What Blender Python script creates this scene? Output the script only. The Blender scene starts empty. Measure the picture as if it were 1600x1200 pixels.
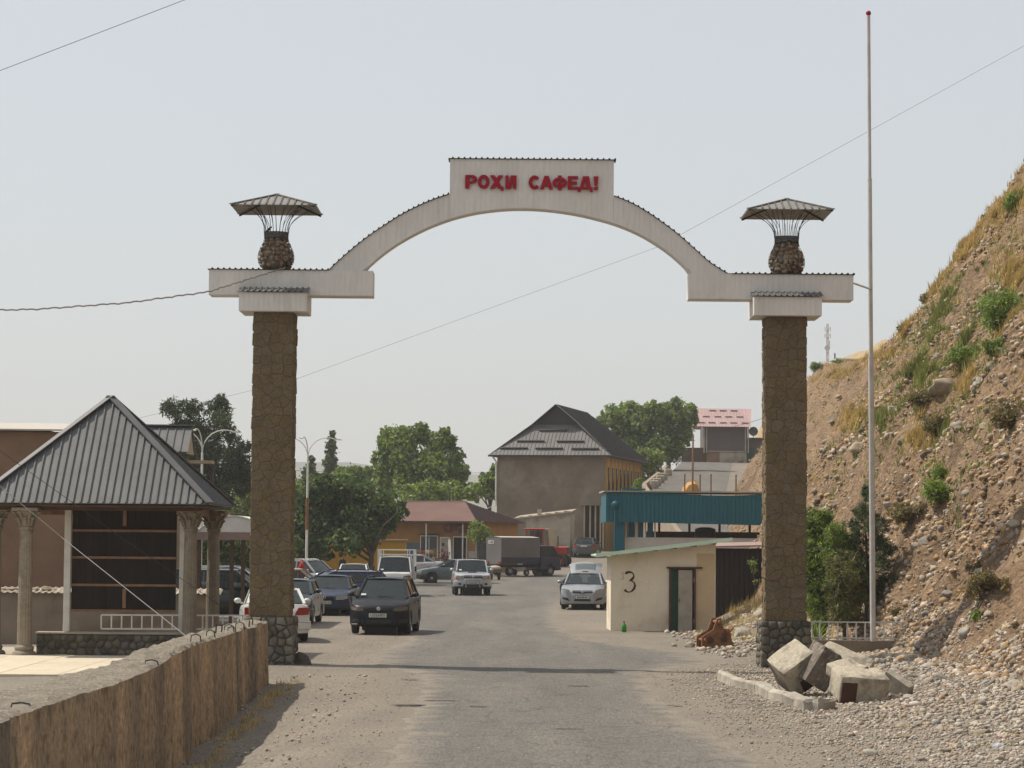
import bpy, bmesh, math, random
import numpy as np
from mathutils import Vector, Matrix, noise as mnoise
R = math.radians
S = bpy.context.scene
COL = S.collection
random.seed(7)

# ------------------------------------------------------------------ camera, sky, sun, exposure
FPX, EYE, PITCH, ROLL = 4200.0, 2.7, 3.34, 0.5
cam_d = bpy.data.cameras.new('camera')
cam_d.sensor_width = 36.0
cam_d.lens = 36.0 * FPX / 1600.0
cam_d.clip_start = 0.5
cam_d.clip_end = 12000.0
cam = bpy.data.objects.new('camera', cam_d)
COL.objects.link(cam)
CAMR = Matrix.Rotation(R(90 + PITCH), 3, 'X') @ Matrix.Rotation(R(ROLL), 3, 'Z')
cam.matrix_world = Matrix.Translation((0, 0, EYE)) @ CAMR.to_4x4()
S.camera = cam

SUN_EL, SUN_AZ = 55.0, 21.0          # azimuth measured from -X towards +Y
sun_dir = Vector((-math.cos(R(SUN_EL)) * math.cos(R(SUN_AZ)), math.cos(R(SUN_EL)) * math.sin(R(SUN_AZ)), math.sin(R(SUN_EL))))
W = bpy.data.worlds.new('World')
S.world = W
W.use_nodes = True
nt = W.node_tree
nt.nodes.clear()
w_out = nt.nodes.new('ShaderNodeOutputWorld')
w_bg = nt.nodes.new('ShaderNodeBackground')
w_sky = nt.nodes.new('ShaderNodeTexSky')
w_sky.sky_type = 'NISHITA'
w_sky.sun_disc = False
w_sky.sun_elevation = R(SUN_EL)
w_sky.sun_rotation = math.atan2(sun_dir.x, sun_dir.y)
w_sky.altitude = 800
w_sky.air_density = 1.0
w_sky.dust_density = 4.0
w_sky.ozone_density = 1.0
w_mix = nt.nodes.new('ShaderNodeMix')
w_mix.data_type = 'RGBA'
w_mix.inputs[0].default_value = 0.58          # thick even dust haze over the whole sky
w_mix.inputs[7].default_value = (8.9, 9.1, 9.1, 1)
nt.links.new(w_sky.outputs[0], w_mix.inputs[6])
nt.links.new(w_mix.outputs[2], w_bg.inputs[0])
w_bg.inputs[1].default_value = 0.10
nt.links.new(w_bg.outputs[0], w_out.inputs[0])

sun_l = bpy.data.lights.new('sun', 'SUN')
sun_l.energy = 4.8
sun_l.angle = R(0.6)
sun_l.color = (1.0, 0.92, 0.79)
sun_o = bpy.data.objects.new('sun', sun_l)
sun_o.rotation_euler = sun_dir.to_track_quat('Z', 'Y').to_euler()
sun_o.location = (-30, 20, 60)
COL.objects.link(sun_o)

S.view_settings.view_transform = 'Standard'
S.view_settings.look = 'None'
S.view_settings.exposure = 0.0
S.view_settings.gamma = 1.0
S.view_settings.use_curve_mapping = False
S.render.engine = 'CYCLES'
S.cycles.use_denoising = True
S.cycles.max_bounces = 6
S.cycles.diffuse_bounces = 3
S.cycles.glossy_bounces = 3
S.cycles.transmission_bounces = 4
S.cycles.transparent_max_bounces = 12
S.cycles.volume_bounces = 0
S.cycles.caustics_reflective = False
S.cycles.caustics_refractive = False

# ------------------------------------------------------------------ measuring: a photo pixel at a forward distance -> world point
def at(px, py, Y):
    d = CAMR @ Vector(((px - 800.0) / FPX, -(py - 600.0) / FPX, -1.0))
    k = Y / d.y
    return Vector((d.x * k, Y, EYE + d.z * k))

# ------------------------------------------------------------------ mesh helpers
class MB:
    def __init__(s):
        s.v = []; s.f = []
    def add(s, vs, fs):
        o = len(s.v); s.v += [tuple(p) for p in vs]; s.f += [tuple(i + o for i in f) for f in fs]
    def box(s, c, d, rz=0.0, b=0.0, rot=None):
        x, y, z = d[0] / 2, d[1] / 2, d[2] / 2
        m = rot if rot is not None else Matrix.Rotation(rz, 3, 'Z')
        c = Vector(c)
        if b <= 0:
            vs = [(-x, -y, -z), (x, -y, -z), (x, y, -z), (-x, y, -z), (-x, -y, z), (x, -y, z), (x, y, z), (-x, y, z)]
            fs = [(3, 2, 1, 0), (4, 5, 6, 7), (0, 1, 5, 4), (1, 2, 6, 5), (2, 3, 7, 6), (3, 0, 4, 7)]
        else:
            b = min(b, x * .9, y * .9, z * .9)
            vs = []; idx = {}
            for sx in (-1, 1):
                for sy in (-1, 1):
                    for sz in (-1, 1):
                        for a in range(3):
                            p = [sx * x, sy * y, sz * z]
                            q = [(sx * (x - b)), (sy * (y - b)), (sz * (z - b))]
                            pt = list(q); pt[a] = p[a]
                            idx[(sx, sy, sz, a)] = len(vs); vs.append(tuple(pt))
            fs = []
            for a in range(3):
                o = [k for k in range(3) if k != a]
                for sg in (-1, 1):
                    r = []
                    for (u, w) in ((-1, -1), (1, -1), (1, 1), (-1, 1)):
                        k = [0, 0, 0]; k[a] = sg; k[o[0]] = u; k[o[1]] = w
                        r.append(idx[(k[0], k[1], k[2], a)])
                    fl = (sg > 0) if a != 1 else (sg < 0)
                    fs.append(tuple(r if fl else r[::-1]))
            for a in range(3):
                o = [k for k in range(3) if k != a]
                for s1 in (-1, 1):
                    for s2 in (-1, 1):
                        def g(t, ax):
                            k = [0, 0, 0]; k[a] = t; k[o[0]] = s1; k[o[1]] = s2
                            return idx[(k[0], k[1], k[2], ax)]
                        fs.append((g(-1, o[0]), g(1, o[0]), g(1, o[1]), g(-1, o[1])))
            for sx in (-1, 1):
                for sy in (-1, 1):
                    for sz in (-1, 1):
                        fs.append(tuple(idx[(sx, sy, sz, a)] for a in range(3)))
        s.add([c + m @ Vector(p) for p in vs], fs)
        return s
    def bar(s, a, b_, w, h=None, up=(0, 0, 1)):
        a, b_ = Vector(a), Vector(b_)
        h = h or w
        d = (b_ - a).normalized()
        u = Vector(up)
        if abs(d.dot(u)) > .98: u = Vector((1, 0, 0))
        sd = d.cross(u).normalized(); u = sd.cross(d).normalized()
        vs = []
        for p in (a, b_):
            for (i, j) in ((-1, -1), (1, -1), (1, 1), (-1, 1)):
                vs.append(p + sd * (i * w / 2) + u * (j * h / 2))
        s.add(vs, [(3, 2, 1, 0), (4, 5, 6, 7), (0, 1, 5, 4), (1, 2, 6, 5), (2, 3, 7, 6), (3, 0, 4, 7)])
        return s
    def tube(s, pts, r, n=8, cap=True):
        pts = [Vector(p) for p in pts]
        rs = r if isinstance(r, (list, tuple)) else [r] * len(pts)
        o = len(s.v)
        for i, p in enumerate(pts):
            d = (pts[min(i + 1, len(pts) - 1)] - pts[max(i - 1, 0)]).normalized()
            u = Vector((0, 0, 1)) if abs(d.z) < .9 else Vector((1, 0, 0))
            a = d.cross(u).normalized(); b = a.cross(d).normalized()
            for k in range(n):
                t = 2 * math.pi * k / n
                s.v.append(tuple(p + (a * math.cos(t) + b * math.sin(t)) * rs[i]))
        for i in range(len(pts) - 1):
            for k in range(n):
                k2 = (k + 1) % n
                s.f.append((o + i * n + k, o + i * n + k2, o + (i + 1) * n + k2, o + (i + 1) * n + k))
        if cap:
            s.f.append(tuple(o + k for k in range(n))[::-1])
            s.f.append(tuple(o + (len(pts) - 1) * n + k for k in range(n)))
        return s
    def lathe(s, prof, n=16, c=(0, 0, 0), axis='Z', flute=0.0, nfl=0):
        o = len(s.v)
        for (r, z) in prof:
            for k in range(n):
                t = 2 * math.pi * k / n
                rr = r * (1 - flute * (0.5 + 0.5 * math.cos(t * nfl))) if flute else r
                p = (rr * math.cos(t), rr * math.sin(t), z)
                if axis == 'X': p = (p[2], p[0], p[1])
                elif axis == 'Y': p = (p[0], p[2], p[1])
                s.v.append((p[0] + c[0], p[1] + c[1], p[2] + c[2]))
        for i in range(len(prof) - 1):
            for k in range(n):
                k2 = (k + 1) % n
                s.f.append((o + i * n + k, o + i * n + k2, o + (i + 1) * n + k2, o + (i + 1) * n + k))
        s.f.append(tuple(o + k for k in range(n))[::-1])
        s.f.append(tuple(o + (len(prof) - 1) * n + k for k in range(n)))
        return s
    def prism(s, poly, y0, y1, plane='XZ'):
        n = len(poly)
        def P(a, b, y):
            return (a, y, b) if plane == 'XZ' else ((y, a, b) if plane == 'YZ' else (a, b, y))
        s.add([P(a, b, y0) for a, b in poly] + [P(a, b, y1) for a, b in poly],
              [tuple(range(n))[::-1], tuple(range(n, 2 * n))] + [(i, (i + 1) % n, (i + 1) % n + n, i + n) for i in range(n)])
        return s
    def quad(s, a, b, c, d):
        s.add([a, b, c, d], [(0, 1, 2, 3)]); return s
    def slab(s, a, b, c, d, t):
        """a flat quad given a thickness along its normal"""
        a, b, c, d = map(Vector, (a, b, c, d))
        n = (b - a).cross(d - a).normalized() * t
        s.add([a, b, c, d, a + n, b + n, c + n, d + n], [(3, 2, 1, 0), (4, 5, 6, 7), (0, 1, 5, 4), (1, 2, 6, 5), (2, 3, 7, 6), (3, 0, 4, 7)])
        return s
    def ball(s, c, r, nu=12, nv=8):
        r = r if isinstance(r, (tuple, list)) else (r, r, r)
        o = len(s.v)
        for j in range(nv + 1):
            ph = math.pi * j / nv
            for i in range(nu):
                t = 2 * math.pi * i / nu
                s.v.append((c[0] + r[0] * math.sin(ph) * math.cos(t), c[1] + r[1] * math.sin(ph) * math.sin(t), c[2] - r[2] * math.cos(ph)))
        for j in range(nv):
            for i in range(nu):
                i2 = (i + 1) % nu
                s.f.append((o + j * nu + i, o + j * nu + i2, o + (j + 1) * nu + i2, o + (j + 1) * nu + i))
        return s
    def build(s, name, m, parent=None, smooth=None, fix=True):
        me = bpy.data.meshes.new(name)
        me.from_pydata(s.v, [], s.f)
        if fix:
            bm = bmesh.new(); bm.from_mesh(me)
            bmesh.ops.remove_doubles(bm, verts=bm.verts, dist=1e-5)
            bmesh.ops.recalc_face_normals(bm, faces=bm.faces)
            bm.to_mesh(me); bm.free()
        return link(name, me, m, parent, smooth)

def link(name, me, m, parent=None, smooth=None):
    if m is not None and len(me.materials) == 0: me.materials.append(m)
    if smooth is not None:
        me.shade_smooth()
        me.set_sharp_from_angle(angle=R(smooth))
    o = bpy.data.objects.new(name, me)
    COL.objects.link(o)
    if parent is not None: o.parent = parent
    return o

def np_mesh(name, verts, faces, mtl, smooth=False):
    verts = np.asarray(verts, np.float32); faces = np.asarray(faces, np.int32)
    me = bpy.data.meshes.new(name)
    k = faces.shape[1]
    me.vertices.add(len(verts)); me.vertices.foreach_set('co', verts.ravel())
    me.loops.add(faces.size); me.loops.foreach_set('vertex_index', faces.ravel())
    me.polygons.add(len(faces)); me.polygons.foreach_set('loop_start', np.arange(0, faces.size, k, dtype=np.int32))
    me.update(calc_edges=True)
    me.validate()
    me.materials.append(mtl)
    if smooth: me.shade_smooth()
    return me

def tag(o, label=None, cat=None, group=None, kind=None):
    if label: o['label'] = label
    if cat: o['category'] = cat
    if group: o['group'] = group
    if kind: o['kind'] = kind
    return o

def thing(name, label, cat, loc=(0, 0, 0), rz=0.0, group=None):
    o = bpy.data.objects.new(name, None)
    o.empty_display_size = .2
    COL.objects.link(o)
    o.location = loc; o.rotation_euler = (0, 0, rz)
    return tag(o, label, cat, group)

def copy_tree(o, parent=None):
    c = o.copy(); COL.objects.link(c); c.parent = parent
    for ch in list(o.children): copy_tree(ch, c)
    return c

# ------------------------------------------------------------------ materials
def L(r, g, b):
    f = lambda u: ((u / 255.0 + .055) / 1.055) ** 2.4 if u > 10 else u / 255.0 / 12.92
    return (f(r), f(g), f(b))
def c4(c): return (c[0], c[1], c[2], 1.0)

def mat(name, c, c2=None, scale=3.0, rough=.85, bump=0.0, bscale=None, metal=0.0, coat=0.0, fine=0.0, fscale=60.0,
        stretch=(1, 1, 1), rnd=0.0, c3=None, s3=1.0, lo=.35, hi=.65, spec=.4, transl=0.0, bdist=.02, lo3=.52, hi3=.62, alpha=None, hue=0.0, island=0.0):
    m = bpy.data.materials.new(name); m.use_nodes = True
    N = m.node_tree.nodes; K = m.node_tree.links
    b = N['Principled BSDF']
    b.inputs['Roughness'].default_value = rough
    b.inputs['Metallic'].default_value = metal
    b.inputs['Specular IOR Level'].default_value = spec
    if coat: b.inputs['Coat Weight'].default_value = coat; b.inputs['Coat Roughness'].default_value = .08
    tc = N.new('ShaderNodeTexCoord'); mp = N.new('ShaderNodeMapping')
    mp.inputs['Scale'].default_value = stretch
    K.new(tc.outputs['Object'], mp.inputs[0])
    V = mp.outputs[0]
    def ns(sc, det=5.0, rg=.6):
        n = N.new('ShaderNodeTexNoise'); n.inputs['Scale'].default_value = sc
        n.inputs['Detail'].default_value = det; n.inputs['Roughness'].default_value = rg
        K.new(V, n.inputs['Vector']); return n.outputs[0]
    def ramp(src, a, ca, bb, cb):
        r = N.new('ShaderNodeValToRGB'); e = r.color_ramp.elements
        e[0].position = a; e[0].color = ca; e[1].position = bb; e[1].color = cb
        K.new(src, r.inputs[0]); return r.outputs[0]
    def mix(f, a, bb, mode='MIX'):
        x = N.new('ShaderNodeMix'); x.data_type = 'RGBA'; x.blend_type = mode
        for s_, v in ((0, f), (6, a), (7, bb)):
            if hasattr(v, 'default_value') or hasattr(v, 'is_linked'): K.new(v, x.inputs[s_])
            else: x.inputs[s_].default_value = v
        return x.outputs[2]
    if c2 is None: c2 = tuple(k * .8 for k in c)
    col = ramp(ns(scale), lo, c4(c), hi, c4(c2))
    if c3 is not None:
        col = mix(ramp(ns(s3, 6), lo3, (0, 0, 0, 1), hi3, (1, 1, 1, 1)), col, c4(c3))
    if fine:
        col = mix(1.0, col, ramp(ns(fscale, 4), .3, (1 - fine,) * 3 + (1,), .7, (1 + fine * .3,) * 3 + (1,)), 'MULTIPLY')
    if island:
        ge = N.new('ShaderNodeNewGeometry'); hi_ = N.new('ShaderNodeHueSaturation')
        m3 = N.new('ShaderNodeMapRange'); m3.inputs[3].default_value = 1 - island; m3.inputs[4].default_value = 1 + island
        K.new(ge.outputs['Random Per Island'], m3.inputs[0]); K.new(m3.outputs[0], hi_.inputs['Value'])
        f1 = N.new('ShaderNodeMath'); f1.operation = 'MULTIPLY'; f1.inputs[1].default_value = 13.7
        f2 = N.new('ShaderNodeMath'); f2.operation = 'FRACT'
        f3 = N.new('ShaderNodeMapRange'); f3.inputs[3].default_value = .55; f3.inputs[4].default_value = 1.35
        K.new(ge.outputs['Random Per Island'], f1.inputs[0]); K.new(f1.outputs[0], f2.inputs[0]); K.new(f2.outputs[0], f3.inputs[0]); K.new(f3.outputs[0], hi_.inputs['Saturation'])
        K.new(col, hi_.inputs['Color']); col = hi_.outputs[0]
    if rnd or hue:
        oi = N.new('ShaderNodeObjectInfo'); hs = N.new('ShaderNodeHueSaturation')
        mr = N.new('ShaderNodeMapRange'); mr.inputs[3].default_value = 1 - rnd; mr.inputs[4].default_value = 1 + rnd
        K.new(oi.outputs['Random'], mr.inputs[0]); K.new(mr.outputs[0], hs.inputs['Value'])
        if hue:
            ml = N.new('ShaderNodeMath'); ml.operation = 'MULTIPLY'; ml.inputs[1].default_value = 7.31
            fr = N.new('ShaderNodeMath'); fr.operation = 'FRACT'
            m2 = N.new('ShaderNodeMapRange'); m2.inputs[3].default_value = 1 - hue; m2.inputs[4].default_value = 1 + hue
            K.new(oi.outputs['Random'], ml.inputs[0]); K.new(ml.outputs[0], fr.inputs[0]); K.new(fr.outputs[0], m2.inputs[0])
            K.new(m2.outputs[0], hs.inputs['Saturation'])
        K.new(col, hs.inputs['Color']); col = hs.outputs[0]
    K.new(col, b.inputs['Base Color'])
    if bump:
        bp = N.new('ShaderNodeBump'); bp.inputs['Strength'].default_value = bump; bp.inputs['Distance'].default_value = bdist
        K.new(ns(bscale or scale * 4, 6), bp.inputs['Height']); K.new(bp.outputs[0], b.inputs['Normal'])
    if transl:
        t = N.new('ShaderNodeBsdfTranslucent'); K.new(col, t.inputs[0])
        ms = N.new('ShaderNodeMixShader'); ms.inputs[0].default_value = transl
        K.new(b.outputs[0], ms.inputs[1]); K.new(t.outputs[0], ms.inputs[2])
        K.new(ms.outputs[0], N['Material Output'].inputs[0])
    if alpha is not None:
        t = N.new('ShaderNodeBsdfTransparent'); t.inputs[0].default_value = c4(alpha[1])
        ms = N.new('ShaderNodeMixShader'); ms.inputs[0].default_value = alpha[0]
        K.new(b.outputs[0], ms.inputs[1]); K.new(t.outputs[0], ms.inputs[2])
        K.new(ms.outputs[0], N['Material Output'].inputs[0])
    return m

M = {}
M['clad'] = mat('white_cladding', (.74, .71, .665), (.66, .635, .59), 1.6, .55, fine=.08, fscale=14, c3=(.56, .515, .455), s3=1.6, lo3=.62, hi3=.82, stretch=(1, 1, .3))
M['topsheet'] = mat('shaded_top_sheet', (.10, .085, .07), (.06, .05, .045), 2, .6)  # sheet colour made dark for the shade seen from below
M['grey_sheet'] = mat('grey_roof_sheet', (.155, .155, .157), (.12, .12, .122), 1.5, .5, metal=.25, fine=.12, fscale=20, c3=(.13, .13, .125), s3=.6)
M['grey_rib'] = mat('grey_roof_rib', (.125, .125, .127), (.095, .096, .098), 2, .5, metal=.25)
M['mortar'] = mat('brown_mortar', (.16, .12, .07), (.13, .098, .058), 6, .95, bump=.4, bscale=40, fine=.2)
M['flagstone'] = mat('flat_facing_stone', (.205, .153, .088), (.16, .119, .069), 3, .92, bump=1.0, bscale=24, rnd=.06, hue=.12, fine=.45, fscale=26)
M['cobble'] = mat('plinth_cobble', (.165, .145, .11), (.10, .092, .075), 5, .85, bump=.4, bscale=20, rnd=.4, hue=.6, fine=.2)
M['rock'] = mat('river_stone', (.39, .335, .265), (.25, .215, .17), 3, .9, bump=.5, bscale=14, rnd=.3, hue=.35, fine=.2, fscale=40)
M['peb'] = mat('pebble_mass', (.43, .37, .295), (.31, .27, .22), 1.7, .92, fine=.15, fscale=9, c3=(.36, .26, .19), s3=2.3, island=.42)
M['slope_peb'] = mat('slope_stone', (.42, .305, .195), (.29, .205, .13), 1.3, .95, fine=.2, fscale=9, c3=(.42, .37, .30), s3=3.1, island=.5)
M['red'] = mat('red_letter', (.36, .004, .020), (.30, .004, .016), 3, .5, spec=.2)
M['wire'] = mat('dark_wire', (.045, .04, .038), None, 3, .6)
M['guy'] = mat('steel_wire', (.20, .19, .18), None, 9, .6)
M['cable'] = mat('grey_cable', (.30, .27, .24), (.2, .18, .16), 9, .7)
M['white_paint'] = mat('white_paint', (.72, .71, .67), (.6, .58, .53), 4, .5, fine=.08)
M['concrete'] = mat('rough_concrete', (.29, .25, .195), (.195, .168, .13), 3.5, .95, bump=1.0, bscale=22, fine=.45, fscale=35, c3=(.32, .28, .22), s3=9, bdist=.05)
M['plinth_mortar'] = mat('plinth_mortar', (.12, .105, .08), (.09, .08, .062), 6, .95, bump=.4, bscale=40, fine=.2)
M['frame_rust'] = mat('dark_rusty_frame', (.12, .06, .035), (.075, .045, .03), 6, .9, fine=.25)
M['lamp_dull'] = mat('smoked_lamp', (.16, .125, .085), (.10, .085, .07), 14, .15, coat=.5)
M['shaded_rock'] = mat('shaded_boulder', (.10, .085, .068), (.065, .056, .046), 3, .9, bump=.5, bscale=14, fine=.2, fscale=40)  # river stone darkened to stand for the shade beside the pillar
M['dark_wood'] = mat('dark_board', (.020, .012, .010), (.012, .008, .007), 3, .8, stretch=(.3, 1, 3))
M['rail_wood'] = mat('light_timber', (.34, .20, .11), (.22, .13, .075), 5, .8, fine=.2)
M['plaster_brown'] = mat('brown_plaster', (.27, .165, .105), (.20, .125, .08), .8, .95, bump=.2, bscale=18, fine=.12)
M['plaster_grey'] = mat('grey_render', (.26, .208, .155), (.195, .158, .118), .7, .95, bump=.25, bscale=15, fine=.15, fscale=10, c3=(.29, .245, .19), s3=.45)
M['dark'] = mat('opening_shade', (.012, .011, .010), None, 3, .9)  # flat black standing in for the shade inside openings
M['rubber'] = mat('black_rubber', (.022, .021, .02), (.035, .032, .028), 9, .85)
M['blackplastic'] = mat('black_plastic', (.018, .018, .019), None, 5, .55)
M['chrome'] = mat('chrome_trim', (.6, .6, .6), None, 5, .2, metal=1.0)
M['rimmat'] = mat('alloy_rim', (.38, .38, .37), None, 5, .4, metal=.7)
M['lamp_glass'] = mat('headlamp', (.36, .37, .36), (.22, .23, .23), 14, .12, coat=.6, spec=.7)
M['amber'] = mat('amber_lens', (.5, .15, .02), None, 9, .2, coat=.5)
M['redlens'] = mat('red_lens', (.30, .012, .012), None, 9, .2, coat=.5)
M['plate'] = mat('number_plate', (.62, .62, .58), None, 9, .6)
M['ink'] = mat('plate_ink', (.03, .03, .03), None, 9, .6)
M['glass'] = mat('tinted_glass', (.022, .032, .033), None, 4, .06, spec=.6, alpha=(.30, (.42, .48, .46)))
M['sideglass'] = mat('dark_side_glass', (.016, .022, .023), None, 4, .06, spec=.6, alpha=(.13, (.42, .48, .46)))
M['clearglass'] = mat('clear_glass', (.05, .06, .06), None, 4, .06, spec=.6, alpha=(.72, (.85, .9, .88)))
M['interior'] = mat('car_interior', (.035, .034, .035), (.05, .048, .045), 6, .9)
M['sticker'] = mat('window_sticker', (.6, .72, .68), None, 6, .6)
# ------------------------------------------------------------------ terrain
def sst(a, b, x):
    t = min(1.0, max(0.0, (x - a) / (b - a))); return t * t * (3 - 2 * t)
def lerp_tab(tab, x):
    if x <= tab[0][0]: return tab[0][1]
    for (a, va), (b, vb) in zip(tab, tab[1:]):
        if x <= b: return va + (vb - va) * (x - a) / (b - a)
    return tab[-1][1]
def fbm(x, y, z=0.0, o=4):
    return mnoise.fractal(Vector((x, y, z)), 1.0, 2.0, o)
def ramp_z(y):
    return 0.0 if y < 125 else (.0861 * (y - 125) if y < 200 else 6.46 + .052 * (min(y, 330) - 200))
def g(x, y):
    """height of the ground: flat at the gate, rising slowly to the square, a steep side road on the right"""
    t = max(0.0, min(y, 212) - 130)
    z = .00029 * t * t
    xl = 10.0 if y < 200 else 10.0 + .087 * (y - 200)
    if y > 126:
        b = sst(xl - .35, xl, x)
        z = z * (1 - b) + max(z, ramp_z(y)) * b
    bank = -lerp_tab(((28, .62), (33, .58), (37, .5), (41, .36), (46, .2), (53, 0), (60, 0)), y) * sst(-2.5, -4.1, x) if -9 < x < -2.4 and y < 54 else 0.0     # shallow ditch at the foot of the wall
    if x < -5.3: bank *= 1 - sst(-5.3, -6.2, x)
    if y < 75:
        side = .32 * sst(5.0, 9.0, x)
    else:
        side = .9 * sst(5.8, 8.2, x) * (1 - sst(96, 110, y))
    n = .02 * fbm(x * .6, y * .6) if abs(x) < 40 and y < 140 else 0
    return z + side + bank * (1 + .30 * fbm(x * 1.5, y * .9)) + (.05 * fbm(x * 2.3, y * 1.1, 5.0) * sst(-2.6, -3.6, x) if y < 54 and x > -5 else 0) + n

FOOT = [(0, 9.8), (30, 9.3), (42, 9.0), (56, 8.75), (64, 8.1), (74, 7.6), (84, 7.5), (97, 7.4), (103, 8.3), (109, 12.0), (130, 12.6), (160, 13.0), (185, 14.6), (200, 16.6), (230, 21.5), (260, 26.0), (300, 30.5), (330, 34)]
CREST = [(0, 30), (98, 27), (104, 20), (112, 13.2), (160, 14.0), (200, 15.6), (260, 19.5), (330, 23.5)]
def foot(y): return lerp_tab(FOOT, y)
def hz(x, y):
    d = x - foot(y)
    base = g(min(x, foot(y)), y) if y > 126 else (.3 if y < 75 else .55)
    if d < 0: return base + d * .55 - .12
    zz = d * 1.62 if d < 3.4 else 5.51 + (d - 3.4) * 1.36
    z = base - .1 + zz
    c = lerp_tab(CREST, y)
    k = 1.2
    if z > c - k:
        e = z - (c - k)
        z = c - k + k * (1 - math.exp(-e / k)) + .10 * max(0.0, e - k)
    amp = sst(0, 1.2, d)
    z += amp * (.80 * fbm(x * .30, y * .22, 3.1, 3) + .42 * fbm(x * .9 + 5, y * .8, 1.7, 4))
    z += amp * .20 * (abs(fbm(x * 1.5, y * 1.3, 4.4, 4)) - .25) + amp * .10 * fbm(x * 4.1, y * 3.7, 6.1, 2)
    gul = abs(fbm(y * .33 + .06 * x, 2.0, 9.0, 2)); gu2 = abs(fbm(y * .8 + .12 * x, 5.0 + .1 * x, 3.0, 3))
    z -= amp * (.55 * math.exp(-gul * 9) + .28 * math.exp(-gu2 * 8))
    return z
def surf(x, y): return max(g(x, y), hz(x, y)) if y < 330 and x > foot(y) - 2 else g(x, y)
def hit(px, py, y0=30.0, y1=420.0, st=.25):
    y = y0
    while y < y1:
        p = at(px, py, y)
        if p.z <= surf(p.x, y): return p
        y += st
    return at(px, py, y1)

M['ground'] = mat('dusty_ground', (.228, .194, .152), (.18, .157, .128), .8, .95, bump=.6, bscale=14, stretch=(1, .3, 1), fine=.35, fscale=20, c3=(.235, .20, .165), s3=.22, bdist=.03)
M['asphalt'] = mat('worn_asphalt', (.150, .139, .124), (.120, .112, .10), .9, .9, bump=.45, bscale=26, fine=.42, fscale=30, c3=(.19, .166, .136), s3=.6, lo3=.48, hi3=.72, bdist=.03, stretch=(1, .13, 1))
M['tar'] = mat('dark_pothole_patch', (.06, .055, .05), (.09, .08, .07), 5, .9, bump=.4, bscale=30)  # dark colour stands in for the shaded hollows of potholes
M['hill'] = mat('earth_slope', (.34, .225, .132), (.235, .155, .092), .8, .95, bump=1.0, bscale=7.5, fine=.55, fscale=8, c3=(.165, .108, .066), s3=.6, lo3=.54, hi3=.68, bdist=.15)
M['cliff'] = mat('yellow_cliff', (.42, .31, .17), (.32, .23, .13), .12, .95, bump=.6, bscale=.6, fine=.2, fscale=2, bdist=.5)
M['ridge'] = mat('far_ridge', (.14, .14, .10), (.10, .105, .075), .01, .95)

def axis(pts):
    out = []
    for a, b, st in pts:
        k = max(1, int(round((b - a) / st)))
        out += [a + (b - a) * i / k for i in range(k)]
    out.append(pts[-1][1]); return out
def grid_mesh(name, xs, ys, f, m, smooth=True):
    V = [(x, y, f(x, y)) for y in ys for x in xs]
    nx = len(xs)
    F = [(j * nx + i, j * nx + i + 1, (j + 1) * nx + i + 1, (j + 1) * nx + i) for j in range(len(ys) - 1) for i in range(nx - 1)]
    return np_mesh(name, V, F, m, smooth)
gx = axis([(-2600, -600, 500), (-600, -100, 100), (-100, -20, 10), (-20, -6, 1), (-6, -3, .25), (-3, 16, .5), (16, 40, 2), (40, 120, 16), (120, 600, 120), (600, 2600, 500)])
gy = axis([(-60, 20, 20), (20, 112, .8), (112, 240, 2), (240, 340, 10), (340, 1000, 110), (1000, 3400, 400)])
tag(link('ground', grid_mesh('ground', gx, gy, g, M['ground']), None), 'dusty pale ground of the roadside and the square', kind='structure')

ROAD_L = [(26, -1.55), (33, -1.7), (40, -1.75), (46, -1.75), (52, -1.9), (55, -2.1), (58, -3.4), (66, -3.6), (72, -3.0), (80, -3.2), (95, -4.6), (110, -6), (126, -7.2), (150, -8), (175, -8)]
ROAD_R = [(26, 3.25), (33, 3.3), (42, 2.95), (50, 2.8), (55, 3.0), (58, 3.9), (61, 5.0), (66, 4.9), (70, 3.5), (74, 2.3), (82, 1.9), (95, 1.9), (110, 2.4), (126, 3.4), (150, 5.4), (175, 6)]
rv, rf = [], []
rys = axis([(26, 112, .3), (112, 175, 1.0)])
NC = 14
for y in rys:
    a = lerp_tab(ROAD_L, y) + .22 * fbm(y * .7, 1.0) + .13 * fbm(y * 2.7, 4.0)
    b = lerp_tab(ROAD_R, y) + .25 * fbm(y * .6, 7.0) + .15 * fbm(y * 2.5, 11.0)
    for i in range(NC):
        x = a + (b - a) * i / (NC - 1)
        e = -.03 if i in (0, NC - 1) else .014
        rv.append((x, y, g(x, y) + e))
for j in range(len(rys) - 1):
    for i in range(NC - 1):
        rf.append((j * NC + i, j * NC + i + 1, (j + 1) * NC + i + 1, (j + 1) * NC + i))
rme = np_mesh('road', rv, rf, M['asphalt'], True)
ea = rme.attributes.new('edge', 'FLOAT', 'POINT')
ea.data.foreach_set('value', [max(0.0, abs(2 * (i % NC) / (NC - 1) - 1) * 1.0) ** 3 for i in range(len(rv))])
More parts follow.
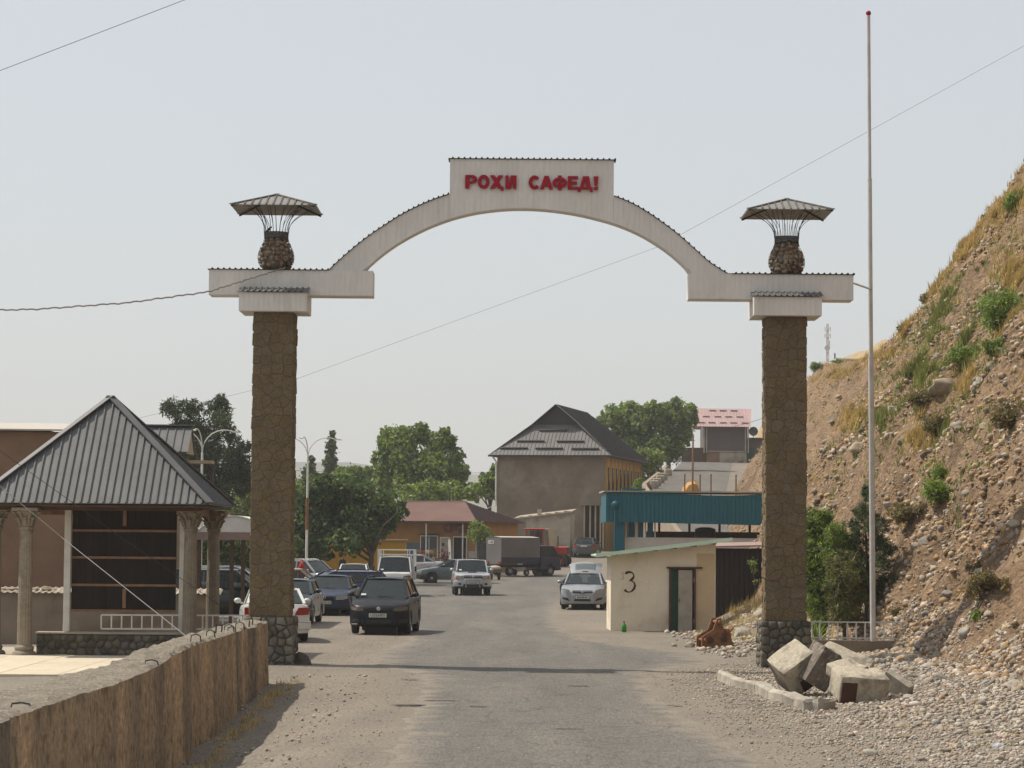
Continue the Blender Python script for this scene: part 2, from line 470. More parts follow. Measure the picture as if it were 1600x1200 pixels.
def dusty_edges(m, cg):
    N = m.node_tree.nodes; K = m.node_tree.links; b = N['Principled BSDF']
    src = b.inputs['Base Color'].links[0].from_socket
    at_ = N.new('ShaderNodeAttribute'); at_.attribute_name = 'edge'
    tc = N.new('ShaderNodeTexCoord')
    def ns(sc, det):
        n_ = N.new('ShaderNodeTexNoise'); n_.inputs['Scale'].default_value = sc; n_.inputs['Detail'].default_value = det; K.new(tc.outputs['Object'], n_.inputs['Vector']); return n_.outputs[0]
    def mth(op, a, b_):
        x = N.new('ShaderNodeMath'); x.operation = op
        for i, v in enumerate((a, b_)):
            if isinstance(v, float): x.inputs[i].default_value = v
            else: K.new(v, x.inputs[i])
        return x.outputs[0]
    v = mth('ADD', mth('MULTIPLY', at_.outputs['Fac'], .55), mth('ADD', mth('MULTIPLY', ns(1.4, 5), .55), mth('MULTIPLY', ns(14, 3), .25)))
    r = N.new('ShaderNodeValToRGB'); e = r.color_ramp.elements; e[0].position = .60; e[1].position = .80; K.new(v, r.inputs[0])
    x = N.new('ShaderNodeMix'); x.data_type = 'RGBA'; K.new(r.outputs[0], x.inputs[0]); K.new(src, x.inputs[6]); x.inputs[7].default_value = c4(cg)
    # tar veins and pits
    vo = N.new('ShaderNodeTexVoronoi'); vo.feature = 'DISTANCE_TO_EDGE'; vo.inputs['Scale'].default_value = .9
    mp = N.new('ShaderNodeMapping'); K.new(tc.outputs['Object'], mp.inputs[0]); wv = N.new('ShaderNodeMix'); wv.data_type = 'RGBA'; wv.inputs[0].default_value = .22
    nz = N.new('ShaderNodeTexNoise'); nz.inputs['Scale'].default_value = 1.7; nz.inputs['Detail'].default_value = 4; K.new(tc.outputs['Object'], nz.inputs['Vector'])
    K.new(mp.outputs[0], wv.inputs[6]); K.new(nz.outputs[1], wv.inputs[7]); K.new(wv.outputs[2], vo.inputs['Vector'])
    cr = N.new('ShaderNodeValToRGB'); e = cr.color_ramp.elements; e[0].position = .004; e[0].color = (.45, .44, .43, 1); e[1].position = .018; e[1].color = (1, 1, 1, 1); K.new(vo.outputs['Distance'], cr.inputs[0])
    pt = N.new('ShaderNodeValToRGB'); e = pt.color_ramp.elements; e[0].position = .28; e[0].color = (.5, .48, .46, 1); e[1].position = .36; e[1].color = (1, 1, 1, 1); K.new(ns(5.5, 3), pt.inputs[0])
    y1 = N.new('ShaderNodeMix'); y1.data_type = 'RGBA'; y1.blend_type = 'MULTIPLY'; y1.inputs[0].default_value = .55; K.new(x.outputs[2], y1.inputs[6]); K.new(cr.outputs[0], y1.inputs[7])
    y2 = N.new('ShaderNodeMix'); y2.data_type = 'RGBA'; y2.blend_type = 'MULTIPLY'; y2.inputs[0].default_value = .8; K.new(y1.outputs[2], y2.inputs[6]); K.new(pt.outputs[0], y2.inputs[7])
    K.new(y2.outputs[2], b.inputs['Base Color'])
dusty_edges(M['asphalt'], (.215, .185, .147))
road = tag(link('road', rme, None), 'worn grey asphalt road passing under the gate', kind='structure')
for (px, py, w, h) in ((640, 1101, 70, 5), (748, 1104, 34, 5), (690, 1095, 60, 2.5), (905, 1072, 40, 2.5), (1055, 1102, 30, 3), (640, 1062, 44, 2), (890, 1138, 60, 2.5)):
    Y = FPX * EYE / (py - (845 + (px - 800) * .0087))
    c = at(px, py, Y)
    m_ = MB(); n = 18
    ww, hh = w / FPX * Y / 2, h / 200.0 * Y / 3.2 * .5
    rng = random.Random(px)
    ring = []
    for k in range(n):
        t = 2 * math.pi * k / n; q = .6 + .5 * rng.random()
        x, y = c.x + ww * q * math.cos(t), Y + hh * q * math.sin(t)
        ring.append((x, y, g(x, y) + .020))
    m_.add(ring + [(c.x, Y, g(c.x, Y) + .019)], [(k, (k + 1) % n, n) for k in range(n)])
    o = m_.build('pothole_patch', M['tar'], road)  # flat dark sheet in place of a pothole
# side road climbing the hill
uv, uf = [], []
uys = axis([(128, 330, 3)])
for y in uys:
    xl = (10.0 if y < 200 else 10.0 + .087 * (y - 200)) + .35
    for i in range(6):
        x = xl + 5.6 * i / 5
        uv.append((x, y, g(x, y) + .02))
for j in range(len(uys) - 1):
    for i in range(5):
        uf.append((j * 6 + i, j * 6 + i + 1, (j + 1) * 6 + i + 1, (j + 1) * 6 + i))
tag(link('side_road', np_mesh('side_road', uv, uf, M['asphalt'], True), None), 'grey side road climbing the hill behind the teal building', kind='structure')

# the cut slope on the right
hys = axis([(24, 44, 1), (44, 108, .22), (108, 114, .5), (114, 212, .9), (212, 330, 6)])
hds = axis([(-1.2, 14, .17), (14, 20, .35), (20, 30, 1.0), (30, 80, 6)])
hv, hf = [], []
for y in hys:
    fo = foot(y)
    for d in hds:
        hv.append((fo + d, y, hz(fo + d, y)))
n = len(hds)
for j in range(len(hys) - 1):
    for i in range(n - 1):
        hf.append((j * n + i, j * n + i + 1, (j + 1) * n + i + 1, (j + 1) * n + i))
tag(link('hill', np_mesh('hill', hv, hf, M['hill'], True), None), 'steep earth and gravel slope rising beside the gate', kind='structure')

def mound(name, cx, cy, rx, ry, h, m, label, nx=60, ny=40, amp=.18, sc=.06):
    xs = [cx + rx * (2 * i / nx - 1) for i in range(nx + 1)]; ys = [cy + ry * (2 * i / ny - 1) for i in range(ny + 1)]
    def f(x, y):
        r = math.hypot((x - cx) / rx, (y - cy) / ry)
        k = max(0.0, 1 - r * r)
        return h * (k ** .6) * (1 + amp * fbm(x * sc, y * sc)) + 1.0 if r < 1 else -2
    return tag(link(name, grid_mesh(name, xs, ys, f, m), None), label, kind='structure')
mound('far_hill', 54, 415, 21, 40, 30, M['cliff'], 'bare yellow cliff far behind the pink roofed house')
mound('far_ridge', -420, 2600, 900, 500, 74, M['ridge'], 'hazy low ridge beyond the trees', amp=.5, sc=.004)

# the dusty air
hb = MB(); hb.box((0, 1650, 56.5), (5160, 3490, 119))
haze = hb.build('haze', None)
hm = bpy.data.materials.new('dusty_air'); hm.use_nodes = True
hm.node_tree.nodes.clear()
ho = hm.node_tree.nodes.new('ShaderNodeOutputMaterial'); hp = hm.node_tree.nodes.new('ShaderNodeVolumePrincipled')
hp.inputs['Color'].default_value = (.93, .93, .93, 1); hp.inputs['Density'].default_value = .00030
hp.inputs['Anisotropy'].default_value = .1
hm.node_tree.links.new(hp.outputs[0], ho.inputs['Volume'])
haze.data.materials.append(hm)
tag(haze, 'pale dusty haze hanging over the whole valley', kind='stuff')

# ------------------------------------------------------------------ stones
def ico(sub):
    bm = bmesh.new(); bmesh.ops.create_icosphere(bm, subdivisions=sub, radius=1.0)
    v = np.array([p.co[:] for p in bm.verts], np.float32); f = np.array([[q.index for q in p.verts] for p in bm.faces], np.int32)
    bm.free(); return v, f
ICO1, ICO2, ICO3 = ico(1), ico(2), ico(3)
def rand_rot(n, rs):
    q = rs.normal(size=(n, 4)); q /= np.linalg.norm(q, axis=1)[:, None]
    w, x, y, z = q.T
    return np.stack([1 - 2 * (y * y + z * z), 2 * (x * y - z * w), 2 * (x * z + y * w), 2 * (x * y + z * w), 1 - 2 * (x * x + z * z), 2 * (y * z - x * w),
                     2 * (x * z - y * w), 2 * (y * z + x * w), 1 - 2 * (x * x + y * y)], 1).reshape(n, 3, 3)
def scatter(name, pts, sizes, m, label, seed=1, base=ICO1, flat=.62, parent=None):
    rs = np.random.RandomState(seed); n = len(pts)
    bv, bf = base
    sc = np.stack([rs.uniform(.8, 1.25, n), rs.uniform(.65, 1.0, n), rs.uniform(flat - .15, flat + .2, n)], 1) * np.asarray(sizes)[:, None]
    jit = 1 + rs.uniform(-.16, .16, (n, len(bv), 1))
    v = bv[None] * sc[:, None, :] * jit
    tilt = rand_rot(n, rs)
    a = rs.uniform(0, 6.28, n)
    yaw = np.zeros((n, 3, 3)); yaw[:, 0, 0] = np.cos(a); yaw[:, 0, 1] = -np.sin(a); yaw[:, 1, 0] = np.sin(a); yaw[:, 1, 1] = np.cos(a); yaw[:, 2, 2] = 1
    rot = np.where((rs.rand(n) < .35)[:, None, None], tilt, yaw)
    v = np.einsum('nij,nkj->nki', rot, v) + np.asarray(pts)[:, None, :]
    f = bf[None] + (np.arange(n) * len(bv))[:, None, None]
    o = link(name, np_mesh(name, v.reshape(-1, 3), f.reshape(-1, 3), m, base is ICO2), None, parent)
    return tag(o, label, kind='stuff')

def stone_mesh(seed, rough=.36, sub=ICO2, angular=False, cut=(.7, .95)):
    v, f = sub
    V = []
    rg = random.Random(seed + 100)
    planes = [(Vector((rg.gauss(0, 1), rg.gauss(0, 1), rg.gauss(0, 1))).normalized(), rg.uniform(*cut)) for _ in range(9)]
    for p in v:
        p = Vector(p)
        k = 1 + rough * mnoise.noise(p * (1.1 if not angular else .9) + Vector((seed * 7.3, seed * 1.7, 0))) + rough * .35 * mnoise.noise(p * 3 + Vector((seed, 0, 5)))
        p = p * k
        for (n_, h_) in planes:
            e = p.dot(n_) - h_
            if e > 0: p = p - n_ * e * .92
        V.append(p)
    me = np_mesh('stone', [tuple(p) for p in V], f, M['rock'], not angular)
    return me
STONES = [stone_mesh(i, .34 + .06 * (i % 3), ICO3) for i in range(6)] + [stone_mesh(20 + i, .45, ICO3, True, (.42, .8)) for i in range(3)]
def rock(p, r, label, group=None, k=None, name='rock', flat=.7, m=None, sink=.3):
    i = random.randrange(6) if k is None else k
    o = link(name, STONES[i], None)
    s = (r * random.uniform(.9, 1.2), r * random.uniform(.75, 1.0), r * flat * random.uniform(.85, 1.1))
    o.scale = s; o.rotation_euler = (random.uniform(-.3, .3), random.uniform(-.3, .3), random.uniform(0, 6.28))
    o.location = (p[0], p[1], p[2] + s[2] * (1 - 2 * sink) * .9)
    if m is not None: o.material_slots[0].link = 'OBJECT'; o.material_slots[0].material = m
    return tag(o, label, 'rock', group)

rs = np.random.RandomState(11)
def in_frame(p, mx=330):
    v = CAMR.transposed() @ (Vector(p) - Vector((0, 0, EYE)))
    if v.z >= 0: return False
    px = 800 + FPX * v.x / -v.z; py = 600 - FPX * v.y / -v.z
    return -mx < px < 1600 + mx and -mx < py < 1200 + mx
# river gravel on the verge, right of the road
P, Z = [], []
while len(P) < 34000:
    y = rs.uniform(28, 62) if rs.rand() < .93 else rs.uniform(62, 72)
    rb = lerp_tab(ROAD_R, y) - .1
    x = rb + (foot(y) + .8 - rb) * rs.rand() ** .8
    if y > 62 and x < 5.6: continue
    dens = .25 + .75 * sst(rb, rb + 1.6, x)
    if rs.rand() > dens: continue
    sz = .011 + .042 * rs.rand() ** 3.0 * sst(rb + .3, rb + 4.0, x) + .010 * rs.rand()
    if rs.rand() < .04: sz *= 1.7
    p = (x, y, surf(x, y) + sz * .25)
    if not in_frame(p): continue
    P.append(p); Z.append(sz)
scatter('gravel', P, Z, M['peb'], 'pale river gravel spread along the verge of the road', 3)
# small stones on the dirt strips and the road edges
P, Z = [], []
while len(P) < 8000:
    y = 26 + 70 * rs.rand() ** 1.5
    k = rs.rand()
    if k < .55: x = lerp_tab(ROAD_L, y) - rs.rand() ** 1.6 * 2.6
    elif k < .85: x = rs.uniform(-4, 4)
    else: x = rs.uniform(1.5, 7)
    sz = .003 + .012 * rs.rand() ** 4
    if x < -3.3 and y < 52: sz *= 1.5
    P.append((x, y, surf(x, y) + .012)); Z.append(sz)
scatter('road_grit', P, Z, M['peb'], 'small loose stones and grit lying on the road and its edges', 4)
# stones of every size in the cut slope
P, Z = [], []
while len(P) < 64000:
    y = rs.uniform(40, 112) if rs.rand() < .8 else rs.uniform(112, 205)
    d = 17 * rs.rand() ** 1.25 - .6
    x = foot(y) + d
    z = hz(x, y)
    k = fbm(x * .25, y * .25, 5.0, 3) + .8 * fbm(z * .9, y * .12, 2.0, 2)
    if rs.rand() > .30 + .9 * k: continue
    if z > lerp_tab(CREST, y) - 1.5: continue
    if d > 9 and rs.rand() < .5: continue
    sz = .012 + .10 * rs.rand() ** 5.0 + .014 * rs.rand()
    p = (x, y, max(z, g(x, y)) + sz * .12)
    if not in_frame(p): continue
    P.append(p); Z.append(sz)
scatter('slope_rubble', P, Z, M['slope_peb'], 'pebbles and broken stone sticking out of the earth slope', 5)
# rubble heap between the small kiosk and the gate pillar
P, Z = [], []
while len(P) < 2200:
    y = rs.uniform(63, 82); x = rs.uniform(4.6, 8.2)
    if rs.rand() > sst(4.4, 6.4, x): continue
    sz = .03 + .07 * rs.rand() ** 2.2
    P.append((x, y, surf(x, y) + sz * .3)); Z.append(sz)
scatter('rubble', P, Z, M['peb'], 'heap of broken stones between the small kiosk and the gate pillar', 6)
# bank of crumbled concrete at the foot of the wall
P, Z = [], []
while len(P) < 1100:
    y = rs.uniform(26, 54); x = -4.55 + 1.9 * rs.rand() ** 1.4
    sz = .007 + .03 * rs.rand() ** 4
    P.append((x, y, g(x, y) + sz * .3)); Z.append(sz)
scatter('crumbled_rubble', P, Z, M['peb'], 'crumbs of stone along the foot of the concrete wall', 8)

# single stones that can be told apart
for (px, py, w) in ((1480, 610, 58), (1345, 703, 42), (1320, 706, 26), (1447, 848, 34), (1432, 855, 26), (1495, 830, 16), (1412, 690, 22), (1530, 600, 26), (1556, 590, 20), (1466, 560, 26), (1500, 668, 32), (1482, 676, 28),
                    (1540, 668, 26), (1395, 640, 26), (1550, 575, 28), (1576, 585, 20), (1590, 545, 24), (1446, 664, 20), (1560, 745, 22), (1590, 720, 24), (1578, 755, 18), (1420, 735, 18), (1470, 745, 16), (1390, 790, 22), (1438, 780, 18),
                    (1535, 800, 20), (1585, 820, 26), (1500, 900, 24), (1462, 890, 30), (1530, 895, 24), (1590, 880, 22), (1480, 930, 28), (1450, 960, 24), (1510, 990, 34), (1488, 1005, 30), (1560, 1028, 26), (1590, 1000, 22), (1440, 1010, 26),
                    (1470, 1062, 34), (1500, 1075, 24), (1440, 1080, 22), (1590, 1060, 34), (1590, 1075, 40), (1545, 960, 20), (1415, 560, 14), (1445, 480, 16), (1480, 455, 14), (1500, 520, 18), (1525, 480, 14), (1470, 400, 12), (1560, 420, 14),
                    (1545, 625, 18), (1510, 770, 18), (1480, 800, 16), (1405, 880, 18), (1375, 830, 16), (1300, 660, 14), (1290, 690, 13), (1340, 640, 14), (1310, 620, 12), (1370, 600, 13)):
    p = hit(px, py)
    if p.y > 215: continue
    lb = {(1480, 610): 'largest rounded boulder high on the earth slope', (1345, 703): 'bigger pale boulder of the pair beside the flag pole', (1320, 706): 'browner boulder of the pair beside the flag pole', (1447, 848): 'whiter stone of the round pair low on the slope', (1432, 855): 'tan stone of the round pair low on the slope'}.get((px, py), 'rounded pale stone set in the earth slope')
    rock(p, w * .88 / 2 / FPX * p.y, lb, 'big stones in the slope', sink=.45)
# ------------------------------------------------------------------ the gate
GY = 58.0
def voronoi(w, h, nx, ny, rng, jit=.42):
    seeds = []
    for j in range(ny):
        for i in range(nx):
            off = .5 * (j % 2)
            seeds.append(((i + .5 + off * .6 - .15 + rng.uniform(-jit, jit)) * w / nx, (j + .5 + rng.uniform(-jit, jit)) * h / ny))
    cells = []
    rad = 2.6 * max(w / nx, h / ny)
    for k, (sx, sy) in enumerate(seeds):
        sx = min(max(sx, .02), w - .02)
        poly = [(0, 0), (w, 0), (w, h), (0, h)]
        for q, (tx, ty) in enumerate(seeds):
            tx = min(max(tx, .02), w - .02)
            if q == k or abs(ty - sy) > rad or abs(tx - sx) > rad: continue
            mx, my, nx_, ny_ = (sx + tx) / 2, (sy + ty) / 2, tx - sx, ty - sy
            out = []
            for a, b in zip(poly, poly[1:] + poly[:1]):
                da = (a[0] - mx) * nx_ + (a[1] - my) * ny_; db = (b[0] - mx) * nx_ + (b[1] - my) * ny_
                if da <= 0: out.append(a)
                if da * db < 0:
                    t = da / (da - db); out.append((a[0] + (b[0] - a[0]) * t, a[1] + (b[1] - a[1]) * t))
            poly = out
            if not poly: break
        if len(poly) < 3: continue
        q = [poly[0]]
        for p in poly[1:]:
            if math.hypot(p[0] - q[-1][0], p[1] - q[-1][1]) > .02: q.append(p)
        if len(q) >= 3: cells.append(q)
    return cells
def stone_piece(poly, gap, d, rng, O, U, V, Nn, dome=.0):
    """one facing stone: polygon in (u,v) set on plane O,U,V with outward normal Nn"""
    cx = sum(p[0] for p in poly) / len(poly); cy = sum(p[1] for p in poly) / len(poly)
    r = max(.03, min(math.hypot(p[0] - cx, p[1] - cy) for p in poly))
    def ring(k, dep, tilt):
        out = []
        for p in poly:
            x, y = cx + (p[0] - cx) * k, cy + (p[1] - cy) * k
            out.append(O + U * x + V * y + Nn * (dep + tilt[0] * (x - cx) + tilt[1] * (y - cy)))
        return out
    tl = (rng.uniform(-.06, .06), rng.uniform(-.06, .06))
    k0 = max(.5, 1 - gap / r)
    n = len(poly)
    d *= rng.uniform(.6, 1.25)
    v = ring(k0, -.02, (0, 0)) + ring(k0 * .985, d * .6, tl) + ring(k0 * .86, d, tl)
    f = []
    for a in range(2):
        f += [(a * n + i, a * n + (i + 1) % n, (a + 1) * n + (i + 1) % n, (a + 1) * n + i) for i in range(n)]
    if dome:
        v.append(O + U * cx + V * cy + Nn * (d + dome)); f += [(2 * n + i, 2 * n + (i + 1) % n, 3 * n) for i in range(n)]
    else: f.append(tuple(2 * n + i for i in range(n)))
    return v, f

def ribbed(mb, xs_of, zlo, zhi, y0, y1, pitch=.115, groove=.005):
    """solid between zlo(x) and zhi(x), front at y0 with narrow vertical grooves, back at y1"""
    x0, x1 = xs_of
    n = max(1, int(round((x1 - x0) / pitch))); p = (x1 - x0) / n
    pr = []
    for i in range(n):
        a = x0 + i * p
        pr += [(a, 0), (a + p * .80, 0), (a + p * .84, groove), (a + p * .96, groove)]
    pr.append((x1, 0))
    V, F = [], []
    for (x, d) in pr:
        V += [(x, y0 + d, zlo(x)), (x, y0 + d, zhi(x)), (x, y1, zlo(x)), (x, y1, zhi(x))]
    for i in range(len(pr) - 1):
        a, b = 4 * i, 4 * i + 4
        F += [(a, b, b + 1, a + 1), (a + 2, a + 3, b + 3, b + 2), (a + 1, b + 1, b + 3, a + 3), (a, a + 2, b + 2, b)]
    e = 4 * (len(pr) - 1)
    F += [(0, 1, 3, 2), (e, e + 2, e + 3, e + 1)]
    mb.add(V, F)
def crimped(mb, x0, x1, zf, y0, y1, pitch=.125, hgt=.028, th=.012):
    """a strip of roofing sheet lying along zf(x), its ribs running front to back"""
    n = max(1, int(round((x1 - x0) / pitch))); p = (x1 - x0) / n
    pr = []
    for i in range(n):
        a = x0 + i * p
        pr += [(a, 0), (a + p * .62, 0), (a + p * .72, hgt), (a + p * .9, hgt)]
    pr.append((x1, 0))
    V, F = [], []
    for (x, d) in pr:
        z = zf(x) + d
        V += [(x, y0, z), (x, y1, z), (x, y0, z + th), (x, y1, z + th)]
    for i in range(len(pr) - 1):
        a, b = 4 * i, 4 * i + 4
        F += [(a, a + 1, b + 1, b), (a + 2, b + 2, b + 3, a + 3), (a, b, b + 2, a + 2), (a + 1, a + 3, b + 3, b + 1)]
    e = 4 * (len(pr) - 1)
    F += [(0, 2, 3, 1), (e, e + 1, e + 3, e + 2)]
    mb.add(V, F)

gate = thing('road_gate', 'tall gate of two stone pillars and a white arch with red lettering over the road', 'gate', (0.38, GY, 0))
GX = 0.38
def gx_(px, py, Y=GY): return at(px, py, Y).x - GX
def gz_(px, py, Y=GY): return at(px, py, Y).z
PILL = (-5.17 - GX, 5.93 - GX)
PW = .87
for pi, pc in enumerate(PILL):
    rng = random.Random(40 + pi)
    col = MB().box((pc, PW / 2, 3.8), (PW - .03, PW - .03, 7.6)).build('pillar', M['mortar'], gate)
    zb, zt = 1.03, 7.6
    O, U, V, Nn = Vector((pc - PW / 2, .015, zb)), Vector((1, 0, 0)), Vector((0, 0, 1)), Vector((0, -1, 0))
    for poly in voronoi(PW, zt - zb, 4, 29, rng):
        v, f = stone_piece(poly, .0045, .014, rng, O, U, V, Nn)
        mb = MB(); mb.add(v, f); mb.build('facing_stone', M['flagstone'], col, fix=False)
    side = MB()
    for sg in (-1, 1):
        O = Vector((pc + sg * (PW / 2 - .015), 0, zb)); U = Vector((0, 1, 0)); Nn = Vector((sg, 0, 0))
        for poly in voronoi(PW, zt - zb, 4, 29, rng):
            v, f = stone_piece(poly, .012, .03, rng, O, U, V, Nn); side.add(v, f)
    O, U, Nn = Vector((pc + PW / 2, PW - .015, zb)), Vector((-1, 0, 0)), Vector((0, 1, 0))
    for poly in voronoi(PW, zt - zb, 4, 29, rng):
        v, f = stone_piece(poly, .012, .03, rng, O, U, V, Nn); side.add(v, f)
    tag(side.build('side_stones', M['flagstone'], col), kind='stuff')
    pw = 1.06
    pl = MB().box((pc, PW / 2, .5), (pw - .06, pw - .06, 1.06)).build('plinth', M['plinth_mortar'], gate)
    for (O, U, Nn) in ((Vector((pc - pw / 2, PW / 2 - pw / 2 + .03, -.1)), Vector((1, 0, 0)), Vector((0, -1, 0))),
                       (Vector((pc - pw / 2 + .03, PW / 2 + pw / 2, -.1)), Vector((0, -1, 0)), Vector((-1, 0, 0))),
                       (Vector((pc + pw / 2 - .03, PW / 2 - pw / 2, -.1)), Vector((0, 1, 0)), Vector((1, 0, 0)))):
        for poly in voronoi(pw, 1.13, 6, 7, rng, .36):
            v, f = stone_piece(poly, .012, .04, rng, O, U, Vector((0, 0, 1)), Nn, dome=.018)
            mb = MB(); mb.add(v, f); mb.build('cobble', M['cobble'], pl, smooth=50, fix=False)
    # white cap box and its little pent sheet
    zc0, zc1 = 7.60, 8.0
    cap = MB(); ribbed(cap, (pc - .73, pc + .73), lambda x: zc0, lambda x: zc1, -.30, 1.10)
    cap = cap.build('pillar_cap', M['clad'], gate)
    sh = MB(); V_ = []
    crimped(sh, pc - .76, pc + .76, lambda x: 0, 0, 1)
    sh.v = [(x, -.36 + .52 * y, zc1 + .006 + z + .12 * y) for (x, y, z) in sh.v]
    sh.build('pent_sheet', M['grey_sheet'], cap)

# straight beams over the pillars
BY0, BY1 = .16, .86
zbm, ztm = 7.985, 8.53
XL0, XL1 = gx_(325, 440), gx_(582, 442)
XR0, XR1 = gx_(1077, 448), gx_(1335, 450)
for a, b in ((XL0, XL1), (XR0, XR1)):
    mb = MB(); ribbed(mb, (a, b), lambda x: zbm, lambda x: ztm, BY0, BY1); mb.build('beam', M['clad'], gate)
# the arch: outer and inner curves measured at the front face
AY = BY0 + .10
OUT_L = [(515, 421), (545, 394), (575, 370), (600, 353), (625, 337), (650, 324), (675, 313), (704, 303)]
OUT_R = [(958, 306), (985, 317), (1010, 331), (1035, 348), (1060, 367), (1085, 389), (1110, 411), (1142, 431)]
INN = [(566, 424), (590, 402), (620, 380), (660, 358), (700, 342), (740, 331.5), (780, 326), (815, 324.5), (850, 326), (890, 331), (930, 339.5), (970, 351.5), (1010, 370), (1050, 397), (1082, 427)]
def curve(pts):
    return [(gx_(a, b, GY + AY), gz_(a, b, GY + AY)) for a, b in pts]
inn = curve(INN); outl = curve(OUT_L); outr = curve(OUT_R)
def smooth_tab(tab, x):
    # Catmull-Rom through the measured points
    if x <= tab[0][0]: return tab[0][1]
    if x >= tab[-1][0]: return tab[-1][1]
    for i in range(len(tab) - 1):
        if x <= tab[i + 1][0]:
            p0, p1, p2, p3 = tab[max(i - 1, 0)], tab[i], tab[i + 1], tab[min(i + 2, len(tab) - 1)]
            t = (x - p1[0]) / (p2[0] - p1[0]); h = p2[0] - p1[0]
            m1 = (p2[1] - p0[1]) / (p2[0] - p0[0]) * h; m2 = (p3[1] - p1[1]) / (p3[0] - p1[0]) * h
            return (2 * t ** 3 - 3 * t * t + 1) * p1[1] + (t ** 3 - 2 * t * t + t) * m1 + (-2 * t ** 3 + 3 * t * t) * p2[1] + (t ** 3 - t * t) * m2
    return tab[-1][1]
zi = lambda x: (smooth_tab(inn, x) if inn[0][0] < x < inn[-1][0] else ztm - .05)
PX0, PX1 = gx_(703, 280, GY + AY), gx_(959, 280, GY + AY)
PZ = gz_(830, 249.5, GY + AY)
arch = MB(); arch2 = MB()
ribbed(arch, (outl[0][0] - .02, PX0 - .002), lambda x: min(zi(x), smooth_tab(outl, x) - .02), lambda x: max(smooth_tab(outl, x), ztm - .03), AY, BY1 - .1)
ribbed(arch2, (PX1 + .002, outr[-1][0] + .02), lambda x: min(zi(x), smooth_tab(outr, x) - .02), lambda x: max(smooth_tab(outr, x), ztm - .03), AY, BY1 - .1)
arch.build('arch_limb', M['clad'], gate); arch2.build('arch_limb', M['clad'], gate)
pan = MB(); ribbed(pan, (PX0, PX1), zi, lambda x: PZ, AY - .006, BY1 - .09)
pan = pan.build('name_panel', M['clad'], gate)
tsh = MB()
crimped(tsh, XL0 - .03, outl[0][0], lambda x: ztm + .004, BY0 - .04, BY1 + .04)
tsh.build('top_sheet', M['topsheet'], gate); tsh = MB()
crimped(tsh, outr[-1][0], XR1 + .03, lambda x: ztm + .004, BY0 - .04, BY1 + .04)
tsh.build('top_sheet', M['topsheet'], gate)
ash = MB()
crimped(ash, outl[0][0], PX0 - .01, lambda x: smooth_tab(outl, x) + .006, AY - .04, BY1 - .06, pitch=.11)
ash.build('top_sheet', M['topsheet'], gate); ash = MB()
crimped(ash, PX1 + .01, outr[-1][0], lambda x: smooth_tab(outr, x) + .006, AY - .04, BY1 - .06, pitch=.11)
ash.build('top_sheet', M['topsheet'], gate)
psh = MB(); crimped(psh, PX0 - .04, PX1 + .05, lambda x: PZ + .004, AY - .05, BY1 - .05)
psh.build('top_sheet', M['topsheet'], pan)
# soffit strip under the arch
sof = MB(); k = 48
for i in range(k):
    a = inn[0][0] + (inn[-1][0] - inn[0][0]) * i / k; b = inn[0][0] + (inn[-1][0] - inn[0][0]) * (i + 1) / k
    sof.slab((a, AY - .012, zi(a) - .014), (b, AY - .012, zi(b) - .014), (b, BY1 - .1, zi(b) - .014), (a, BY1 - .1, zi(a) - .014), .012)
sof.build('soffit', M['clad'], gate)

# raised red letters
def arc_ring(cx, cy, rx, ry, t, a0, a1, n=18):
    out = []
    for i in range(n):
        u, w = R(a0 + (a1 - a0) * i / n), R(a0 + (a1 - a0) * (i + 1) / n)
        out.append([(cx + rx * math.cos(u), cy + ry * math.sin(u)), (cx + rx * math.cos(w), cy + ry * math.sin(w)),
                    (cx + (rx - t) * math.cos(w), cy + (ry - t * .85) * math.sin(w)), (cx + (rx - t) * math.cos(u), cy + (ry - t * .85) * math.sin(u))])
    return out
def rc(x0, y0, x1, y1): return [(x0, y0), (x1, y0), (x1, y1), (x0, y1)]
def sl(xb, xt, t, y0=0.0, y1=1.0): return [(xb, y0), (xb + t, y0), (xt + t, y1), (xt, y1)]
T = .27
GLY = {
    'er': (.82, [rc(0, 0, T + .02, 1), rc(T - .02, .86, .45, 1), rc(T - .02, .36, .45, .53)] + arc_ring(.45, .68, .37, .32, .25, -90, 90)),
    'o': (.98, arc_ring(.49, .5, .49, .52, .29, 0, 360, 28)),
    'ha': (1.0, [sl(0, .62, .34), sl(.62, 0, .34), rc(.72, 0, 1.0, .14), rc(.80, -.14, .98, .02)]),
    'i': (.92, [rc(0, 0, T, 1), rc(.65, 0, .92, 1), sl(.20, .44, .28)]),
    'es': (.9, arc_ring(.48, .5, .48, .52, .29, 42, 318, 24)),
    'a': (1.0, [sl(0, .34, .28), sl(.70, .36, .30), rc(.22, .2, .78, .36)]),
    'ef': (1.08, [rc(.41, -.04, .67, 1.04)] + arc_ring(.54, .5, .54, .40, .25, 0, 360, 28)),
    'ie': (.76, [rc(0, 0, T, 1), rc(T - .02, .80, .74, 1), rc(T - .02, .40, .66, .59), rc(T - .02, 0, .76, .2)]),
    'de': (1.02, [sl(.12, .34, .26, .15), sl(.62, .48, .28, .15), rc(.34, .84, .74, 1), rc(0, .02, 1.02, .19), rc(0, -.16, .17, .03), rc(.85, -.16, 1.02, .03)]),
    'mark': (.30, [[(0, 1), (.06, .32), (.24, .32), (.30, 1)], rc(.03, 0, .27, .22)]),
}
LET = [('er', 727, 745.5), ('o', 746.5, 765), ('ha', 765.5, 787), ('i', 789.5, 807), ('es', 826, 843.5), ('a', 843.5, 864), ('ef', 863, 886), ('ie', 887, 903.5), ('de', 903, 926), ('mark', 927.5, 935)]
